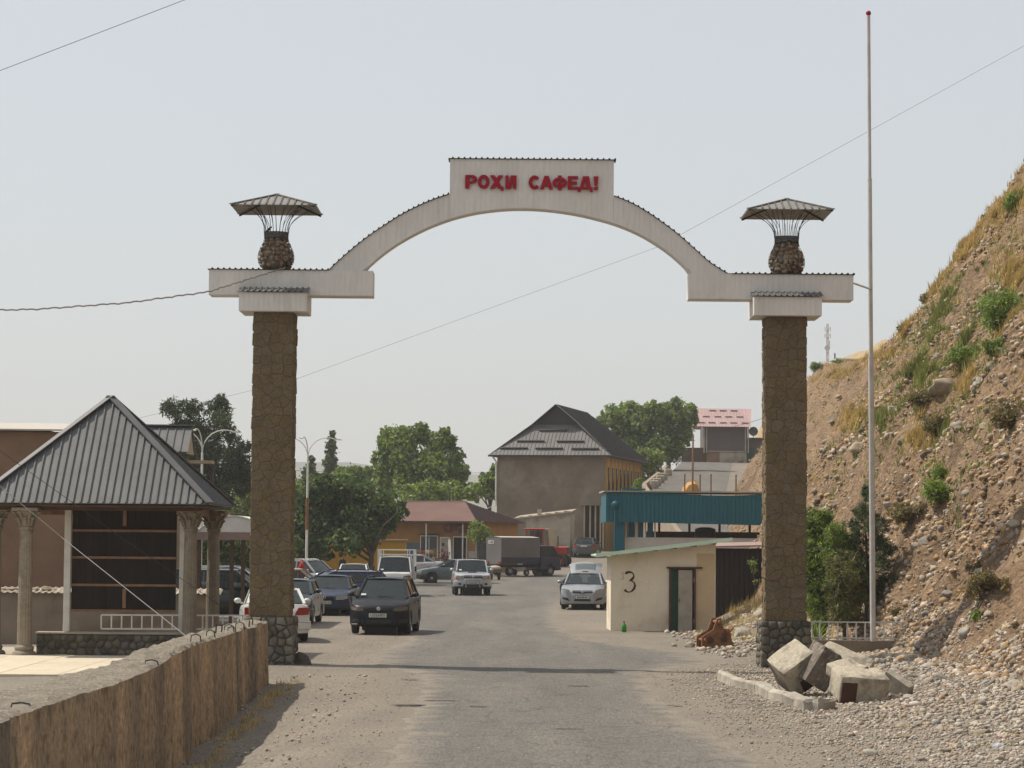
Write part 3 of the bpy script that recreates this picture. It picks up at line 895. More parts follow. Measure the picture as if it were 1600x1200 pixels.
for (gl, a, b) in LET:
    wd, polys = GLY[gl]
    mid = (a + b) / 2
    yb = 294.6 + (mid - 727) * .0115
    P0 = at(a, yb, GY + AY); P1 = at(b, yb, GY + AY); top = at(a, yb - 20.8, GY + AY)
    sx = (P1.x - P0.x) / wd; sz = top.z - P0.z
    mb = MB()
    for k, po in enumerate(polys):
        mb.prism([(P0.x - GX + x * sx, P0.z + y * sz) for x, y in po], AY - .075 - .0012 * (k % 9), AY - .008)
    mb.build('letter', M['red'], pan)
# wall light stub under the beam end, thin tie to the flag pole
_a, _b = at(1364, 1000, 60.2), at(1357, 22, 60.2)
MB().tube([(XR1 - .02, .6, 8.42), (_a.x + (_b.x - _a.x) * (8.42 - _a.z) / (_b.z - _a.z) - GX, 2.2, 8.42)], .022, 6).build('tie_rod', M['white_paint'], gate)

# ------------------------------------------------------------------ wire urns of stones under sheet canopies
M['mesh_wire'] = M['wire']
M['canopy'] = mat('canopy_sheet', (.30, .28, .25), (.22, .205, .18), 3, .5, metal=.2, fine=.15)
M['urnstone'] = mat('urn_stone', (.42, .335, .235), (.22, .175, .13), 6, .85, fine=.2, fscale=12, c3=(.25, .15, .09), s3=4)
M['mesh_bag'] = mat('rusty_mesh', (.05, .042, .034), None, 5, .8, alpha=(.22, (1, 1, 1)))
def urn(px, label, seed):
    base = at(px, 425, GY + .5)
    t = thing('stone_urn', label, 'urn', (base.x, GY + .5, ztm + .03), 0, 'stone urns on top of the gate')
    rng = random.Random(seed)
    prof = [(.24, 0), (.33, .06), (.385, .16), (.40, .27), (.385, .38), (.34, .50), (.285, .60), (.262, .70), (.268, .82)]
    def rad(z):
        return smooth_tab([(b, a) for a, b in prof], z)
    # basket of bent bars and hoops
    bk = MB()
    for k in range(20):
        a = 2 * math.pi * k / 20
        bk.tube([(r * math.cos(a), r * math.sin(a), z) for r, z in prof], .0035, 5)
    for z in [.0, .08, .16, .24, .32, .40, .48, .56, .64, .70, .76, .82]:
        r = rad(z) + .003
        bk.tube([(r * math.cos(2 * math.pi * k / 20), r * math.sin(2 * math.pi * k / 20), z) for k in range(21)], .003, 4, cap=False)
    bk.build('wire_basket', M['wire'], t)
    nk = MB(); nk.lathe([(rad(z) + .004, z) for z in (.68, .72, .77, .83)], 20); nk.build('neck_mesh', M['mesh_bag'], t)
    st = []
    for _ in range(4000):
        if len(st) > 120: break
        z = rng.uniform(.05, .70); s = rng.uniform(.042, .066)
        a = rng.uniform(0, 6.283); rr = max(0.0, rad(z) - s * 1.0) * (1 if rng.random() < .85 else rng.random())
        p = (rr * math.cos(a), rr * math.sin(a), z)
        if all((p[0] - q[0]) ** 2 + (p[1] - q[1]) ** 2 + (p[2] - q[2]) ** 2 > (.72 * (s + q[3])) ** 2 for q in st): st.append(p + (s,))
    scatter('stones', [s[:3] for s in st], [s[3] * 1.08 for s in st], M['urnstone'], 'small round river stones packed inside the basket', seed, ICO2, .85, parent=t)
    core = MB(); core.lathe([(max(.05, r - .09), z) for r, z in prof[:-1]], 14); core.build('packing', M['urnstone'], t, smooth=60)
    # canopy
    e, ap, hw = 1.33, 1.66, .92
    C = MB()
    cs = [(-hw, -hw), (hw, -hw), (hw, hw), (-hw, hw)]
    can = bpy.data.objects.new('canopy', None)
    for k in range(4):
        a, b = cs[k], cs[(k + 1) % 4]
        C.add([(a[0], a[1], e), (b[0], b[1], e), (0, 0, ap), (a[0], a[1], e - .014), (b[0], b[1], e - .014), (0, 0, ap - .014)], [(0, 1, 2), (5, 4, 3), (0, 3, 4, 1)])
    can = C.build('canopy', M['canopy'], t)
    for k in range(4):
        a, b = Vector((*cs[k], e)), Vector((*cs[(k + 1) % 4], e)); top = Vector((0, 0, ap))
        nrm = (b - a).cross(top - a).normalized()
        mid = (a + b) / 2
        for i in range(1, 12):
            u = i / 12
            p = a + (b - a) * u
            q = p + (top - mid) * (1 - abs(2 * u - 1))
            MB().bar(p + nrm * .012, q + nrm * .012, .028, .022, up=nrm).build('rib', M['grey_rib'], can)
        MB().bar(a + Vector((0, 0, .012)), top + Vector((0, 0, .016)), .10, .02).build('hip_cap', M['canopy'], can)
        MB().bar(a * .98 + Vector((0, 0, -.005)), top - Vector((0, 0, .03)), .03, .03).build('rafter', M['wire'], can)
    wr = MB()
    for k in range(24):
        a = 2 * math.pi * k / 24 + .1
        r1 = .265; reach = rng.uniform(.52, .88)
        c_, s_ = math.cos(a), math.sin(a)
        tw = rng.uniform(-.16, .16)
        pts = []
        for i in range(7):
            u = i / 6
            r = r1 + (reach - r1) * u ** 2.0
            ang = a + tw * u
            pts.append((r * math.cos(ang), r * math.sin(ang), .80 + (e + .005 - .80 + .33 * max(0, 1 - reach / hw)) * u ** .85))
        wr.tube(pts, .0065, 5)
    wr.build('support_wires', M['wire'], t)
    return t
urn(431, 'wire urn of river stones under a sheet canopy, a small bird perched in it', 5)
urn(1229, 'wire urn of river stones under a sheet canopy, beside the flag pole', 9)
# bird on the rim of one urn
b0 = at(421, 361, GY + .5)
brd = thing('bird', 'small dark bird perched on the rim of the stone urn', 'bird', (b0.x, GY + .35, b0.z - .03))
brd.scale = (.68, .68, .68)
M['feather'] = mat('dark_feather', (.03, .022, .02), (.05, .03, .025), 20, .8)
bm_ = MB()
bm_.lathe([(.004, -.115), (.018, -.10), (.034, -.05), (.042, 0), (.038, .035), (.027, .06), (.026, .075), (.03, .095), (.024, .117), (.006, .13), (.002, .15)], 12)
bod = Matrix.Rotation(R(48), 3, 'Y')
bm_.v = [tuple(bod @ Vector(p) + Vector((0, 0, .075))) for p in bm_.v]
bm_.build('body', M['feather'], brd, smooth=80)
tl_ = MB().slab((-.16, -.015, -.01), (-.07, -.02, .035), (-.07, .02, .035), (-.16, .015, -.01), .006); tl_.build('tail', M['feather'], brd)
lg = MB().tube([(0, .012, 0), (.004, .012, .045)], .004, 5).build('leg', M['wire'], brd)
lg = MB().tube([(0, -.012, 0), (.004, -.012, .045)], .004, 5).build('leg', M['wire'], brd)

# ------------------------------------------------------------------ flag pole, fence and low wall at the gate's right foot
FY = 60.2
fb = at(1364, 1000, FY); ft = at(1357, 22, FY)
fp = thing('flag_pole', 'tall white flag pole with a red ball on top beside the gate', 'pole', (fb.x, FY, fb.z - .03))
dx = ft.x - fb.x; Hh = ft.z - fb.z
M['pole_white'] = mat('pole_white', (.60, .585, .56), (.48, .465, .44), 3, .45, fine=.1)
px_ = MB()
for (a, b, r) in ((0, .45, .062), (.45, .735, .05), (.735, 1.0, .04)):
    px_.tube([(dx * a, 0, Hh * a), (dx * b, 0, Hh * b)], r, 14)
px_.build('shaft', M['pole_white'], fp, smooth=40)
for k in (.13, .25, .45, .735):
    MB().tube([(dx * k, 0, Hh * k - .02), (dx * k, 0, Hh * k + .02)], .066 if k < .5 else .055, 14).build('collar', M['pole_white'], fp)
MB().ball((dx, 0, Hh + .05), .06).build('ball_finial', M['red'], fp, smooth=80)
LW = thing('low_wall', 'low rendered wall carrying the white fence behind the concrete blocks', 'wall', (0, FY, 0))
a_, b_ = at(1255, 1000, FY), at(1434, 1000, FY)
mb = MB().box(((a_.x + b_.x) / 2, .14, (a_.z) / 2 - .1), (b_.x - a_.x, .30, a_.z + .2), b=.015); mb.build('body', M['plaster_grey'], LW)
fn = thing('fence', 'white iron fence on the low wall next to the flag pole', 'fence', (0, FY + .1, a_.z))
zt_ = at(1350, 971, FY + .1).z - a_.z
for z in (.05, zt_ - .02):
    MB().bar((a_.x, 0, z), (b_.x + .12, 0, z), .035, .03).build('rail', M['pole_white'], fn)
for px in (1269, 1281, 1295, 1309, 1324, 1338, 1352, 1381, 1395, 1409, 1423):
    x = at(px, 990, FY + .1).x
    MB().bar((x, 0, 0.0), (x, 0, zt_ - .03), .042, .028).build('baluster', M['pole_white'], fn)

# ------------------------------------------------------------------ broken concrete blocks
M['block'] = mat('painted_block', (.50, .445, .345), (.38, .335, .26), 2.6, .92, bump=.7, bscale=14, fine=.3, fscale=16, c3=(.22, .19, .15), s3=2.2)
M['break'] = mat('broken_face', (.20, .17, .14), (.10, .085, .07), 5, .95, bump=1.0, bscale=12, fine=.3, c3=(.30, .26, .22), s3=6)
M['kerb'] = mat('whitewashed_kerb', (.45, .41, .345), (.29, .26, .215), 4, .95, bump=.6, bscale=18, rnd=.15, fine=.3)
M['maroon'] = mat('maroon_paint', (.085, .032, .022), (.06, .026, .02), 5, .85, fine=.2)
def hull(pts, name, m, parent, jit=0.0, seed=1, cuts=3):
    bm = bmesh.new()
    for p in pts: bm.verts.new(p)
    bmesh.ops.convex_hull(bm, input=bm.verts)
    bmesh.ops.dissolve_limit(bm, angle_limit=R(4), verts=bm.verts, edges=bm.edges)
    bmesh.ops.bevel(bm, geom=list(bm.edges), offset=.02, segments=1, affect='EDGES')
    if cuts:
        bmesh.ops.triangulate(bm, faces=bm.faces)
        bmesh.ops.subdivide_edges(bm, edges=bm.edges, cuts=cuts, use_grid_fill=True)
    for v in bm.verts:
        p = v.co
        v.co = p + Vector((mnoise.noise(p * 3 + Vector((seed, 0, 0))), mnoise.noise(p * 3 + Vector((0, seed, 7))), mnoise.noise(p * 3 + Vector((3, 1, seed))))) * jit
    bmesh.ops.recalc_face_normals(bm, faces=bm.faces)
    me = bpy.data.meshes.new(name); bm.to_mesh(me); bm.free()
    return link(name, me, m, parent)
def front_pts(pix, Yf, org):
    return [at(a, b, Yf + c) - org for a, b, c in pix]
def block(label, Y, pix_body, pix_break, pix_maroon, slabp, seed):
    cx = sum(p[0] for p in pix_body) / len(pix_body); cy = max(p[1] for p in pix_body)
    org = at(cx, cy, Y); org.z -= .0
    t = thing('concrete_block', label, 'block', org)
    hull([at(a, b, Y + c) - org for a, b, c in pix_body], 'body', M['block'], t, .018, seed)
    if pix_break: hull([at(a, b, Y + c) - org for a, b, c in pix_break], 'broken_end', M['break'], t, .07, seed + 3, 5)
    if pix_maroon: hull([at(a, b, Y + c) - org for a, b, c in pix_maroon], 'painted_panel', M['maroon'], t, .006, seed + 5, 1)
    return t
def chunk_block(label, px, py, Y, dims, yaw, tilt, roll, seed, patch=None, m=None, brk=None):
    org = at(px, py, Y)
    t = thing('concrete_block', label, 'block', (org.x, Y, org.z))
    rot = Matrix.Rotation(R(yaw), 3, 'Z') @ Matrix.Rotation(R(tilt), 3, 'Y') @ Matrix.Rotation(R(roll), 3, 'X')
    bm = bmesh.new(); bmesh.ops.create_cube(bm, size=1.0)
    bmesh.ops.subdivide_edges(bm, edges=bm.edges, cuts=11, use_grid_fill=True)
    for v in bm.verts:
        p = v.co.copy(); q = Vector((p.x * dims[0], p.y * dims[1], p.z * dims[2]))
        n3 = Vector((mnoise.noise(q * 2.6 + Vector((seed, 0, 0))), mnoise.noise(q * 2.6 + Vector((0, seed, 7))), mnoise.noise(q * 2.6 + Vector((3, 1, seed)))))
        f3 = mnoise.noise(q * 9 + Vector((seed, 5, 2)))
        edge = sum(1 for k in p if abs(k) > .49)
        k = .016
        if brk and p.x * brk > .30: k = .10
        if edge >= 2: q *= 1 - .09 * max(0, mnoise.noise(q * 6 + Vector((0, 0, seed)))) - .012
        v.co = rot @ (q + n3 * k + n3.normalized() * f3 * k * .45)
    bmesh.ops.smooth_vert(bm, verts=bm.verts, factor=.35, use_axis_x=True, use_axis_y=True, use_axis_z=True)
    bmesh.ops.recalc_face_normals(bm, faces=bm.faces)
    me = bpy.data.meshes.new('body'); bm.to_mesh(me)
    bm.free()
    o = link('body', me, m or M['block'], t)
    if brk:
        me.materials.append(M['break'])
        rx = rot @ Vector((brk, 0, 0))
        for p in me.polygons:
            if p.normal.dot(rx) > .45: p.material_index = 1
    if patch:      # a painted recess: local face (axis sign), offsets and size
        ax, sg, u0, v0, w_, h_ = patch
        c = [0, 0, 0]; c[ax] = sg * (dims[ax] / 2 + .002); oth = [k for k in range(3) if k != ax]
        c[oth[0]] = u0; c[oth[1]] = v0
        d = [0, 0, 0]; d[ax] = .03; d[oth[0]] = w_; d[oth[1]] = h_
        MB().box(rot @ Vector(c), d, rot=rot, b=.004).build('painted_panel', M['maroon'], t)
    return t
chunk_block('tilted cream concrete block with a maroon patch, against the gate plinth', 1243, 1044, 47.9, (.68, .60, .66), 12, -36, 30, 2, patch=(1, -1, .06, -.18, .40, .26), brk=None)
chunk_block('broken dark stump of concrete beside the tilted cream block', 1280, 1040, 47.6, (.46, .52, .70), 24, 28, 14, 15, m=M['break'], brk=1)
chunk_block('squat cream concrete block with a maroon patch, lying on the gravel', 1342, 1070, 45.6, (.86, .66, .46), 10, 3, 16, 6, patch=(1, -1, -.26, -.04, .26, .34), brk=None)
chunk_block('broken cream lump lying on top of the squat block', 1322, 1048, 45.9, (.52, .46, .20), 30, -14, 22, 21, brk=1)
chunk_block('long cream concrete fragment lying behind the two blocks', 1322, 1036, 49.0, (.95, .40, .36), -24, 22, 26, 9)
chunk_block('grey broken slab leaning against the squat cream block', 1402, 1074, 46.2, (.55, .14, .42), -40, 30, 20, 12, m=M['kerb'])
rod = thing('rebar', 'thin bent steel bar leaning on the tilted concrete block', 'bar', at(1196, 1028, 47.6))
o_ = at(1196, 1028, 47.6)
MB().tube([at(1195, 1028, 47.6) - o_, at(1205, 1044, 47.5) - o_, at(1214, 1057, 47.4) - o_], .016, 6).build('shaft', M['wire'], rod)
# kerb stones
kerb = tag(bpy.data.objects.new('kerb', None), 'row of broken whitewashed kerb stones beside the blocks', kind='structure'); COL.objects.link(kerb)
kp = [(1130, 1054), (1152, 1063), (1172, 1067), (1190, 1073), (1212, 1082), (1234, 1087), (1252, 1092), (1270, 1099), (1298, 1096)]
for i, ((a, b), (c, d)) in enumerate(zip(kp, kp[1:])):
    p, q = at(a, b, FPX * (EYE - .1) / (b - 848)), at(c, d, FPX * (EYE - .1) / (d - 848))
    p.z = q.z = 0
    mid = (p + q) / 2; dv = q - p
    ln = dv.length
    mb = MB().box((0, 0, 0), (ln - .04, .24, .28), b=.035)
    rg = random.Random(i)
    mb.v = [(x + rg.uniform(-.015, .015), y + rg.uniform(-.02, .02), z + rg.uniform(-.025, .025)) for x, y, z in mb.v]
    o = mb.build('kerb_stone', M['kerb'], kerb)
    o.location = (mid.x, mid.y + .13, g(mid.x, mid.y) + .03); o.rotation_euler = (rg.uniform(-.05, .05), rg.uniform(-.04, .04), math.atan2(dv.y, dv.x))

# ------------------------------------------------------------------ rough concrete wall with rebar loops on the left of the road
def streak_mat():
    m = mat('stained_concrete', (.46, .345, .225), (.35, .27, .185), 2.2, .95, bump=.9, bscale=9, fine=.45, fscale=11, bdist=.05, lo=.36, hi=.64)
    N = m.node_tree.nodes; K = m.node_tree.links; b = N['Principled BSDF']
    src = b.inputs['Base Color'].links[0].from_socket
    tc = N.new('ShaderNodeTexCoord')
    def st(sy, sz, sc, det, a, ca, bb, cb):
        mp = N.new('ShaderNodeMapping'); mp.inputs['Scale'].default_value = (.2, sy, sz); K.new(tc.outputs['Object'], mp.inputs[0])
        n_ = N.new('ShaderNodeTexNoise'); n_.inputs['Scale'].default_value = sc; n_.inputs['Detail'].default_value = det; K.new(mp.outputs[0], n_.inputs['Vector'])
        r = N.new('ShaderNodeValToRGB'); e = r.color_ramp.elements; e[0].position = a; e[0].color = c4(ca); e[1].position = bb; e[1].color = c4(cb); K.new(n_.outputs[0], r.inputs[0]); return r.outputs[0]
    def mul(a, b_, f=1.0):
        x = N.new('ShaderNodeMix'); x.data_type = 'RGBA'; x.blend_type = 'MULTIPLY'; x.inputs[0].default_value = f; K.new(a, x.inputs[6]); K.new(b_, x.inputs[7]); return x.outputs[2]
    c = mul(src, st(1.0, .06, .55, 3, .38, (.50, .52, .56), .60, (1.22, 1.13, 1.0)))
    c = mul(c, st(1.0, .16, 2.0, 5, .36, (.76, .75, .75), .56, (1.05, 1.05, 1.05)), .32)
    c = mul(c, st(1.0, .9, 5.0, 5, .38, (.42, .39, .37), .48, (1, 1, 1)), .6)
    K.new(c, b.inputs['Base Color'])
    return m
M['streak'] = streak_mat()
wl = thing('concrete_wall', 'rough stained concrete wall with wire loops on top, running to the gate pillar', 'wall', (-4.6, 38, 0))
TOPT = [(18, 1.02), (24, 1.04), (29.3, 1.04), (29.6, 1.02), (33.5, 1.02), (35.6, 1.05), (36.6, 1.11), (40, 1.15), (43, 1.16), (47, 1.14), (51.6, 1.13)]
ws = axis([(17, 51.6, .07)])
def wall_top(y): return smooth_tab(TOPT, y)
wm = MB(); CS = 15; V_, F_ = [], []
for j, y in enumerate(ws):
    zt = wall_top(y)
    n1 = .05 * fbm(y * .8, 3.0) + .02 * fbm(y * 4, 1.0)
    wid = .98 - .38 * sst(33, 37, y)
    sec = []
    for k in range(7):      # road face, bottom to top
        u = k / 6
        wv = .045 * fbm(y * .9, u * .6, 2.0) + .02 * fbm(y * 3.1, u * .7, 8.0)
        sec.append((.05 * (1 - u) + wv, -.9 + (zt - .0 + .9) * u * .988))
    for k in range(1, 10):   # top
        u = k / 9
        sec.append((-wid * u + .02 + .03 * fbm(y * 3, u, 4.0), zt + n1 * .5 + (.025 + .03 * sst(33.5, 35, y) * (1 - sst(38.5, 40, y))) * fbm(y * 1.6, u * 3, 5.0) + .022 * fbm(y * 6.5, u * 8, 1.0) - (.03 if k == 9 else 0)))
    for k in range(1, 4):
        u = k / 3
        sec.append((-wid - .02, zt * (1 - u) - .15 * u))
    V_ += [(x, y - 38, z) for x, z in sec]
n = 19
for j in range(len(ws) - 1):
    for i in range(n - 1):
        F_.append((j * n + i, j * n + i + 1, (j + 1) * n + i + 1, (j + 1) * n + i))
F_.append(tuple(range(n))[::-1]); F_.append(tuple((len(ws) - 1) * n + i for i in range(n)))
wm.add(V_, F_)
body = wm.build('body', M['streak'], wl, smooth=38)
body.data.materials.append(M['concrete'])
for p in body.data.polygons:
    if p.normal.z > .55: p.material_index = 1
def chunk(px, py, w, d, h, sd, Y=None):
    Y = Y or 36
    p = at(px, py, Y)
    mb = MB(); rg = random.Random(sd)
    pts = [(rg.uniform(-.5, .5) * w, rg.uniform(-.5, .5) * d, rg.uniform(-.4, .5) * h) for _ in range(14)]
    o = hull(pts, 'broken_cap', M['concrete'], wl, .06, sd, 4)
    o.location = (p.x + 4.6, Y - 38, wall_top(Y) + .03)
for (px, py, Y, w, h, kind) in ((33, 1078, 26.5, .20, .05, 0), (237, 1018, 35.5, .18, .07, 0), (306, 1000, 40.5, .16, .13, 1), (329, 995, 42.2, .14, .13, 0), (337, 982, 44, .02, .16, 2), (346, 985, 44.4, .02, .15, 2), (358, 983, 45.2, .17, .13, 0), (375, 975, 46.6, .16, .14, 0), (389, 970, 48.2, .02, .12, 2), (394, 970, 48.8, .02, .12, 2), (362, 988, 45.0, .14, .10, 0)):
    z0 = wall_top(Y) - .02
    x = at(px, py, Y).x + 4.6
    pts = [(x - w / 2, 0, z0), (x - w * .45, .02, z0 + h * .8), (x, .03, z0 + h), (x + w * .4, .02, z0 + h * .75), (x + w / 2, 0, z0)] if kind < 2 else [(x, 0, z0), (x + .01, .01, z0 + h)]
    lo = MB().tube([(a, Y - 38 + b, c) for a, b, c in pts], .011 if kind < 2 else .014, 6).build('wire_loop' if kind < 2 else 'rebar_stub', M['wire'], wl)
# boulder by the pillar
rock(at(469, 1043, 58.35), .27, 'big rounded boulder darkened for shade at the foot of the gate pillar', k=2, m=M['shaded_rock'], flat=.78, sink=.18)
rock(at(466, 1046, 57.6), .07, 'small pale stone in front of the big boulder', k=1, sink=.25)
# ------------------------------------------------------------------ pavilion on the left
M['pave'] = mat('cream_paving', (.46, .41, .32), (.38, .335, .26), 1.5, .9, fine=.2, bump=.2, bscale=20)
M['carved'] = mat('carved_stone', (.29, .245, .185), (.215, .18, .135), 5, .85, fine=.2, fscale=30, c3=(.20, .17, .13), s3=3)
PC = at(143, 786, 60.0)
pv = thing('pavilion', 'open pavilion with a grey hipped metal roof on carved stone columns', 'pavilion', (PC.x, 62.6, 0))
ZE = PC.z; HW = 2.62
ZA = at(170, 622, 62.6).z
def ribbed_slope(parent_name, parent, a, b, c, d, pitch, m, mr, w=.03, h=.035, th=.02, inset=.0):
    """roof slope: eave a-b, ridge d-c (c may equal d); ribs run up the slope, each its own piece"""
    a, b, c, d = map(Vector, (a, b, c, d))
    mb = MB()
    n = (b - a).cross((c + d) / 2 - a).normalized()
    if n.z < 0: n = -n
    tri = (c - d).length < 1e-4
    top = [a, b, c] if tri else [a, b, c, d]
    k = len(top)
    mb.add(top + [p - n * th for p in top], [tuple(range(k)), tuple(range(k, 2 * k))[::-1]] + [(i, (i + 1) % k, (i + 1) % k + k, i + k) for i in range(k)])
    sl_ = mb.build(parent_name, m, parent)
    e = (b - a).normalized(); ln = (b - a).length
    up = n.cross(e).normalized()
    if up.z < 0: up = -up
    hgt = ((d - a)).dot(up)
    cnt = max(2, int(ln / pitch))
    ud, uc = (d - a).dot(e), (c - a).dot(e)
    for i in range(1, cnt):
        u = ln * i / cnt
        if u < ud: t = u / ud if ud > 0 else 1
        elif u > uc: t = (ln - u) / (ln - uc) if ln > uc else 1
        else: t = 1
        if t < .03: continue
        p = a + e * u; q = p + up * hgt * t
        MB().bar(p + n * h / 2, q + n * h / 2, w, h, up=n).build('rib', mr, sl_, fix=False)
    return sl_
cs = [(-HW, -HW), (HW, -HW), (HW, HW), (-HW, HW)]
for k in range(4):
    a, b = cs[k], cs[(k + 1) % 4]
    so = ribbed_slope('roof_slope', pv, (*a, ZE), (*b, ZE), (0, 0, ZA), (0, 0, ZA), .165, M['grey_sheet'], M['grey_rib'])
    MB().bar((a[0] * 1.01, a[1] * 1.01, ZE + .03), (0, 0, ZA + .05), .20, .03).build('hip_cap', M['grey_sheet'], pv)
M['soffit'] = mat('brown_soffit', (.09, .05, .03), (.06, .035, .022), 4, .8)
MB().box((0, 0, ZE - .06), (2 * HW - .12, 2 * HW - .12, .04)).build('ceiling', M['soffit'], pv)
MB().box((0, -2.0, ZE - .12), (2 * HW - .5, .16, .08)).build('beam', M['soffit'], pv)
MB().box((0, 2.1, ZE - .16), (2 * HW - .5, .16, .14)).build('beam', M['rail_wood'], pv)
MB().box((2.05, .05, ZE - .16), (.16, 3.9, .14)).build('beam', M['rail_wood'], pv)
def carved_column(x, y, h):
    c = bpy.data.objects.new('column', None); COL.objects.link(c); c.parent = pv; c.location = (x, y, 0)
    MB().lathe([(.27, 0), (.285, .03), (.285, .09), (.25, .13), (.20, .16), (.215, .19), (.22, .22), (.20, .25), (.17, .28)], 28).build('column_base', M['carved'], c, smooth=50)
    MB().lathe([(.165, .27), (.16, 1.2), (.150, 2.2), (.14, h - .50)], 64, flute=.09, nfl=16).build('shaft', M['carved'], c, smooth=70)
    cp = MB().lathe([(.15, h - .51), (.175, h - .48), (.175, h - .45), (.155, h - .43), (.17, h - .34), (.19, h - .24), (.23, h - .15), (.285, h - .10)], 32, flute=.08, nfl=8)
    cp.box((0, 0, h - .045), (.60, .60, .09), b=.02)
    for k in range(8):
        t = 2 * math.pi * k / 8
        for (r0, z0, r1, z1) in ((.16, h - .42, .235, h - .25), (.19, h - .26, .30, h - .11)):
            q = t + (0 if z0 < h - .3 else .39)
            cp.ball((r1 * math.cos(q), r1 * math.sin(q), z1), (.045, .045, .03), 8, 5)
            cp.bar((r0 * math.cos(q), r0 * math.sin(q), z0), (r1 * math.cos(q), r1 * math.sin(q), z1), .05, .03)
    cp.build('capital', M['carved'], c, smooth=40)
for (px, Y) in ((40, 60.4), (-9, 60.9), (297, 60.9), (333, 65.0)):
    x = at(px, 900, Y).x
    carved_column(x - PC.x, Y - 62.6, ZE - .10)
def P(px, py, Y):
    q = at(px, py, Y); return Vector((q.x - PC.x, Y - 62.6, q.z))
MB().box((-.6, .7, -.02), (6.2, 3.9, .12), b=.01).build('floor_slab', M['pave'], pv)
fc = tag(bpy.data.objects.new('forecourt', None), 'sunlit cream paving slabs in front of the pavilion', kind='structure'); COL.objects.link(fc)
M['slab'] = mat('cream_slab', (.62, .54, .41), (.54, .47, .355), 2.2, .9, fine=.15, fscale=20, rnd=.07)
for i in range(5):
    for j in range(5):
        o = MB().box((0, 0, 0), (1.19, 1.69, .10), b=.008).build('paving_slab', M['slab'], fc)
        o.location = (-12.9 + 1.2 * i, 52.9 + 1.7 * j, .01 + random.uniform(-.004, .004))
# stone parapet with its cobbles
a, b = P(57, 990, 61.2), P(300, 990, 61.2)
para = MB().box(((a.x + b.x) / 2, a.y + .2, a.z / 2), (b.x - a.x, .36, a.z)).build('parapet', M['mortar'], pv)
MB().box(((a.x + b.x) / 2, a.y + .19, a.z + .02), (b.x - a.x + .04, .44, .045), b=.01).build('coping', M['pave'], pv)
rng = random.Random(3)
for poly in voronoi(b.x - a.x, a.z - .02, 19, 3, rng, .28):
    v, f = stone_piece(poly, .014, .03, rng, Vector((a.x, a.y + .02, .01)), Vector((1, 0, 0)), Vector((0, 0, 1)), Vector((0, -1, 0)), dome=.02)
    mb = MB(); mb.add(v, f); mb.build('cobble', M['cobble'], para, smooth=50, fix=False)
# white posts
for (px, w, Y, y1) in ((104, .15, 61.45, 787), (283, .12, 61.7, 787)):
    a = P(px, 987, Y); b = P(px + 3, y1, Y)
    MB().box(((a.x + b.x) / 2, a.y, (a.z + b.z) / 2), (w, .12, b.z - a.z), b=.012).build('post', M['white_paint'], pv)
# dark boarded back with timber rails
a, b = P(111, 952, 61.9), P(277, 786, 61.9)
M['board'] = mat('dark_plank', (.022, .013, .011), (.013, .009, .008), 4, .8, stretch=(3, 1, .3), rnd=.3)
nb = 15
for i in range(nb):
    x0 = a.x + (b.x - a.x) * i / nb; x1 = a.x + (b.x - a.x) * (i + 1) / nb
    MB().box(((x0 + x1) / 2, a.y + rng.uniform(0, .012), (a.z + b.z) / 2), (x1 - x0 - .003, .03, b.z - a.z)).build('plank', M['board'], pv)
for py in (829, 871, 914, 954):
    z = P(150, py, 61.85).z
    MB().box(((a.x + b.x) / 2, a.y - .05, z), (b.x - a.x, .05, .055)).build('rail', M['rail_wood'], pv)
for (px, y0, y1) in ((195, 822, 791), (194, 950, 920)):
    c, d = P(px, y0, 61.85), P(px, y1, 61.85)
    MB().box((c.x, c.y - .02, (c.z + d.z) / 2), (.08, .03, d.z - c.z)).build('stud', M['rail_wood'], pv)
# railing
a, b = P(158, 984, 61.15), P(395, 980, 61.6)
rail = thing('railing', 'white iron railing between the pavilion columns', 'railing', (PC.x, 62.6, 0))
zt_, zb_ = P(200, 961, 61.2).z, P(200, 984, 61.2).z + .02
for z in (zt_, zb_):
    MB().bar((a.x, a.y, z), (b.x, b.y, z), .04, .035).build('rail', M['white_paint'], rail)
k = 15
for i in range(k + 1):
    u = i / k
    MB().bar((a.x + (b.x - a.x) * u, a.y + (b.y - a.y) * u, zb_), (a.x + (b.x - a.x) * u, a.y + (b.y - a.y) * u, zt_), .045, .03).build('baluster', M['white_paint'], rail)

# ------------------------------------------------------------------ walls and buildings behind the pavilion
M['mud'] = mat('mud_plaster', (.33, .265, .20), (.25, .20, .15), 1.4, .95, bump=.4, bscale=14, fine=.2, c3=(.22, .17, .12), s3=.8)
M['corr'] = mat('old_corrugated_sheet', (.42, .37, .29), (.30, .24, .18), 3, .8, fine=.2)
yw = thing('yard_wall', 'low mud plastered yard wall topped with corrugated sheet and stones', 'wall', (at(60, 930, 68).x, 68, 0))
zt_ = at(60, 928, 68).z
MB().box((0, .15, zt_ / 2 - .1), (9, .3, zt_ + .2)).build('body', M['mud'], yw)
mb = MB(); V_, F_ = [], []
for i in range(181):
    x = -4.6 + 9.2 * i / 180; z = zt_ + .03 + .022 * math.sin(x * 2 * math.pi / .16)
    V_ += [(x, -.12, z), (x, .5, z + .12), (x, -.12, z + .012), (x, .5, z + .132)]
for i in range(180):
    a = 4 * i; b = a + 4; F_ += [(a, a + 1, b + 1, b), (a + 2, b + 2, b + 3, a + 3), (a, b, b + 2, a + 2)]
mb.add(V_, F_); mb.build('corrugated_coping', M['corr'], yw)
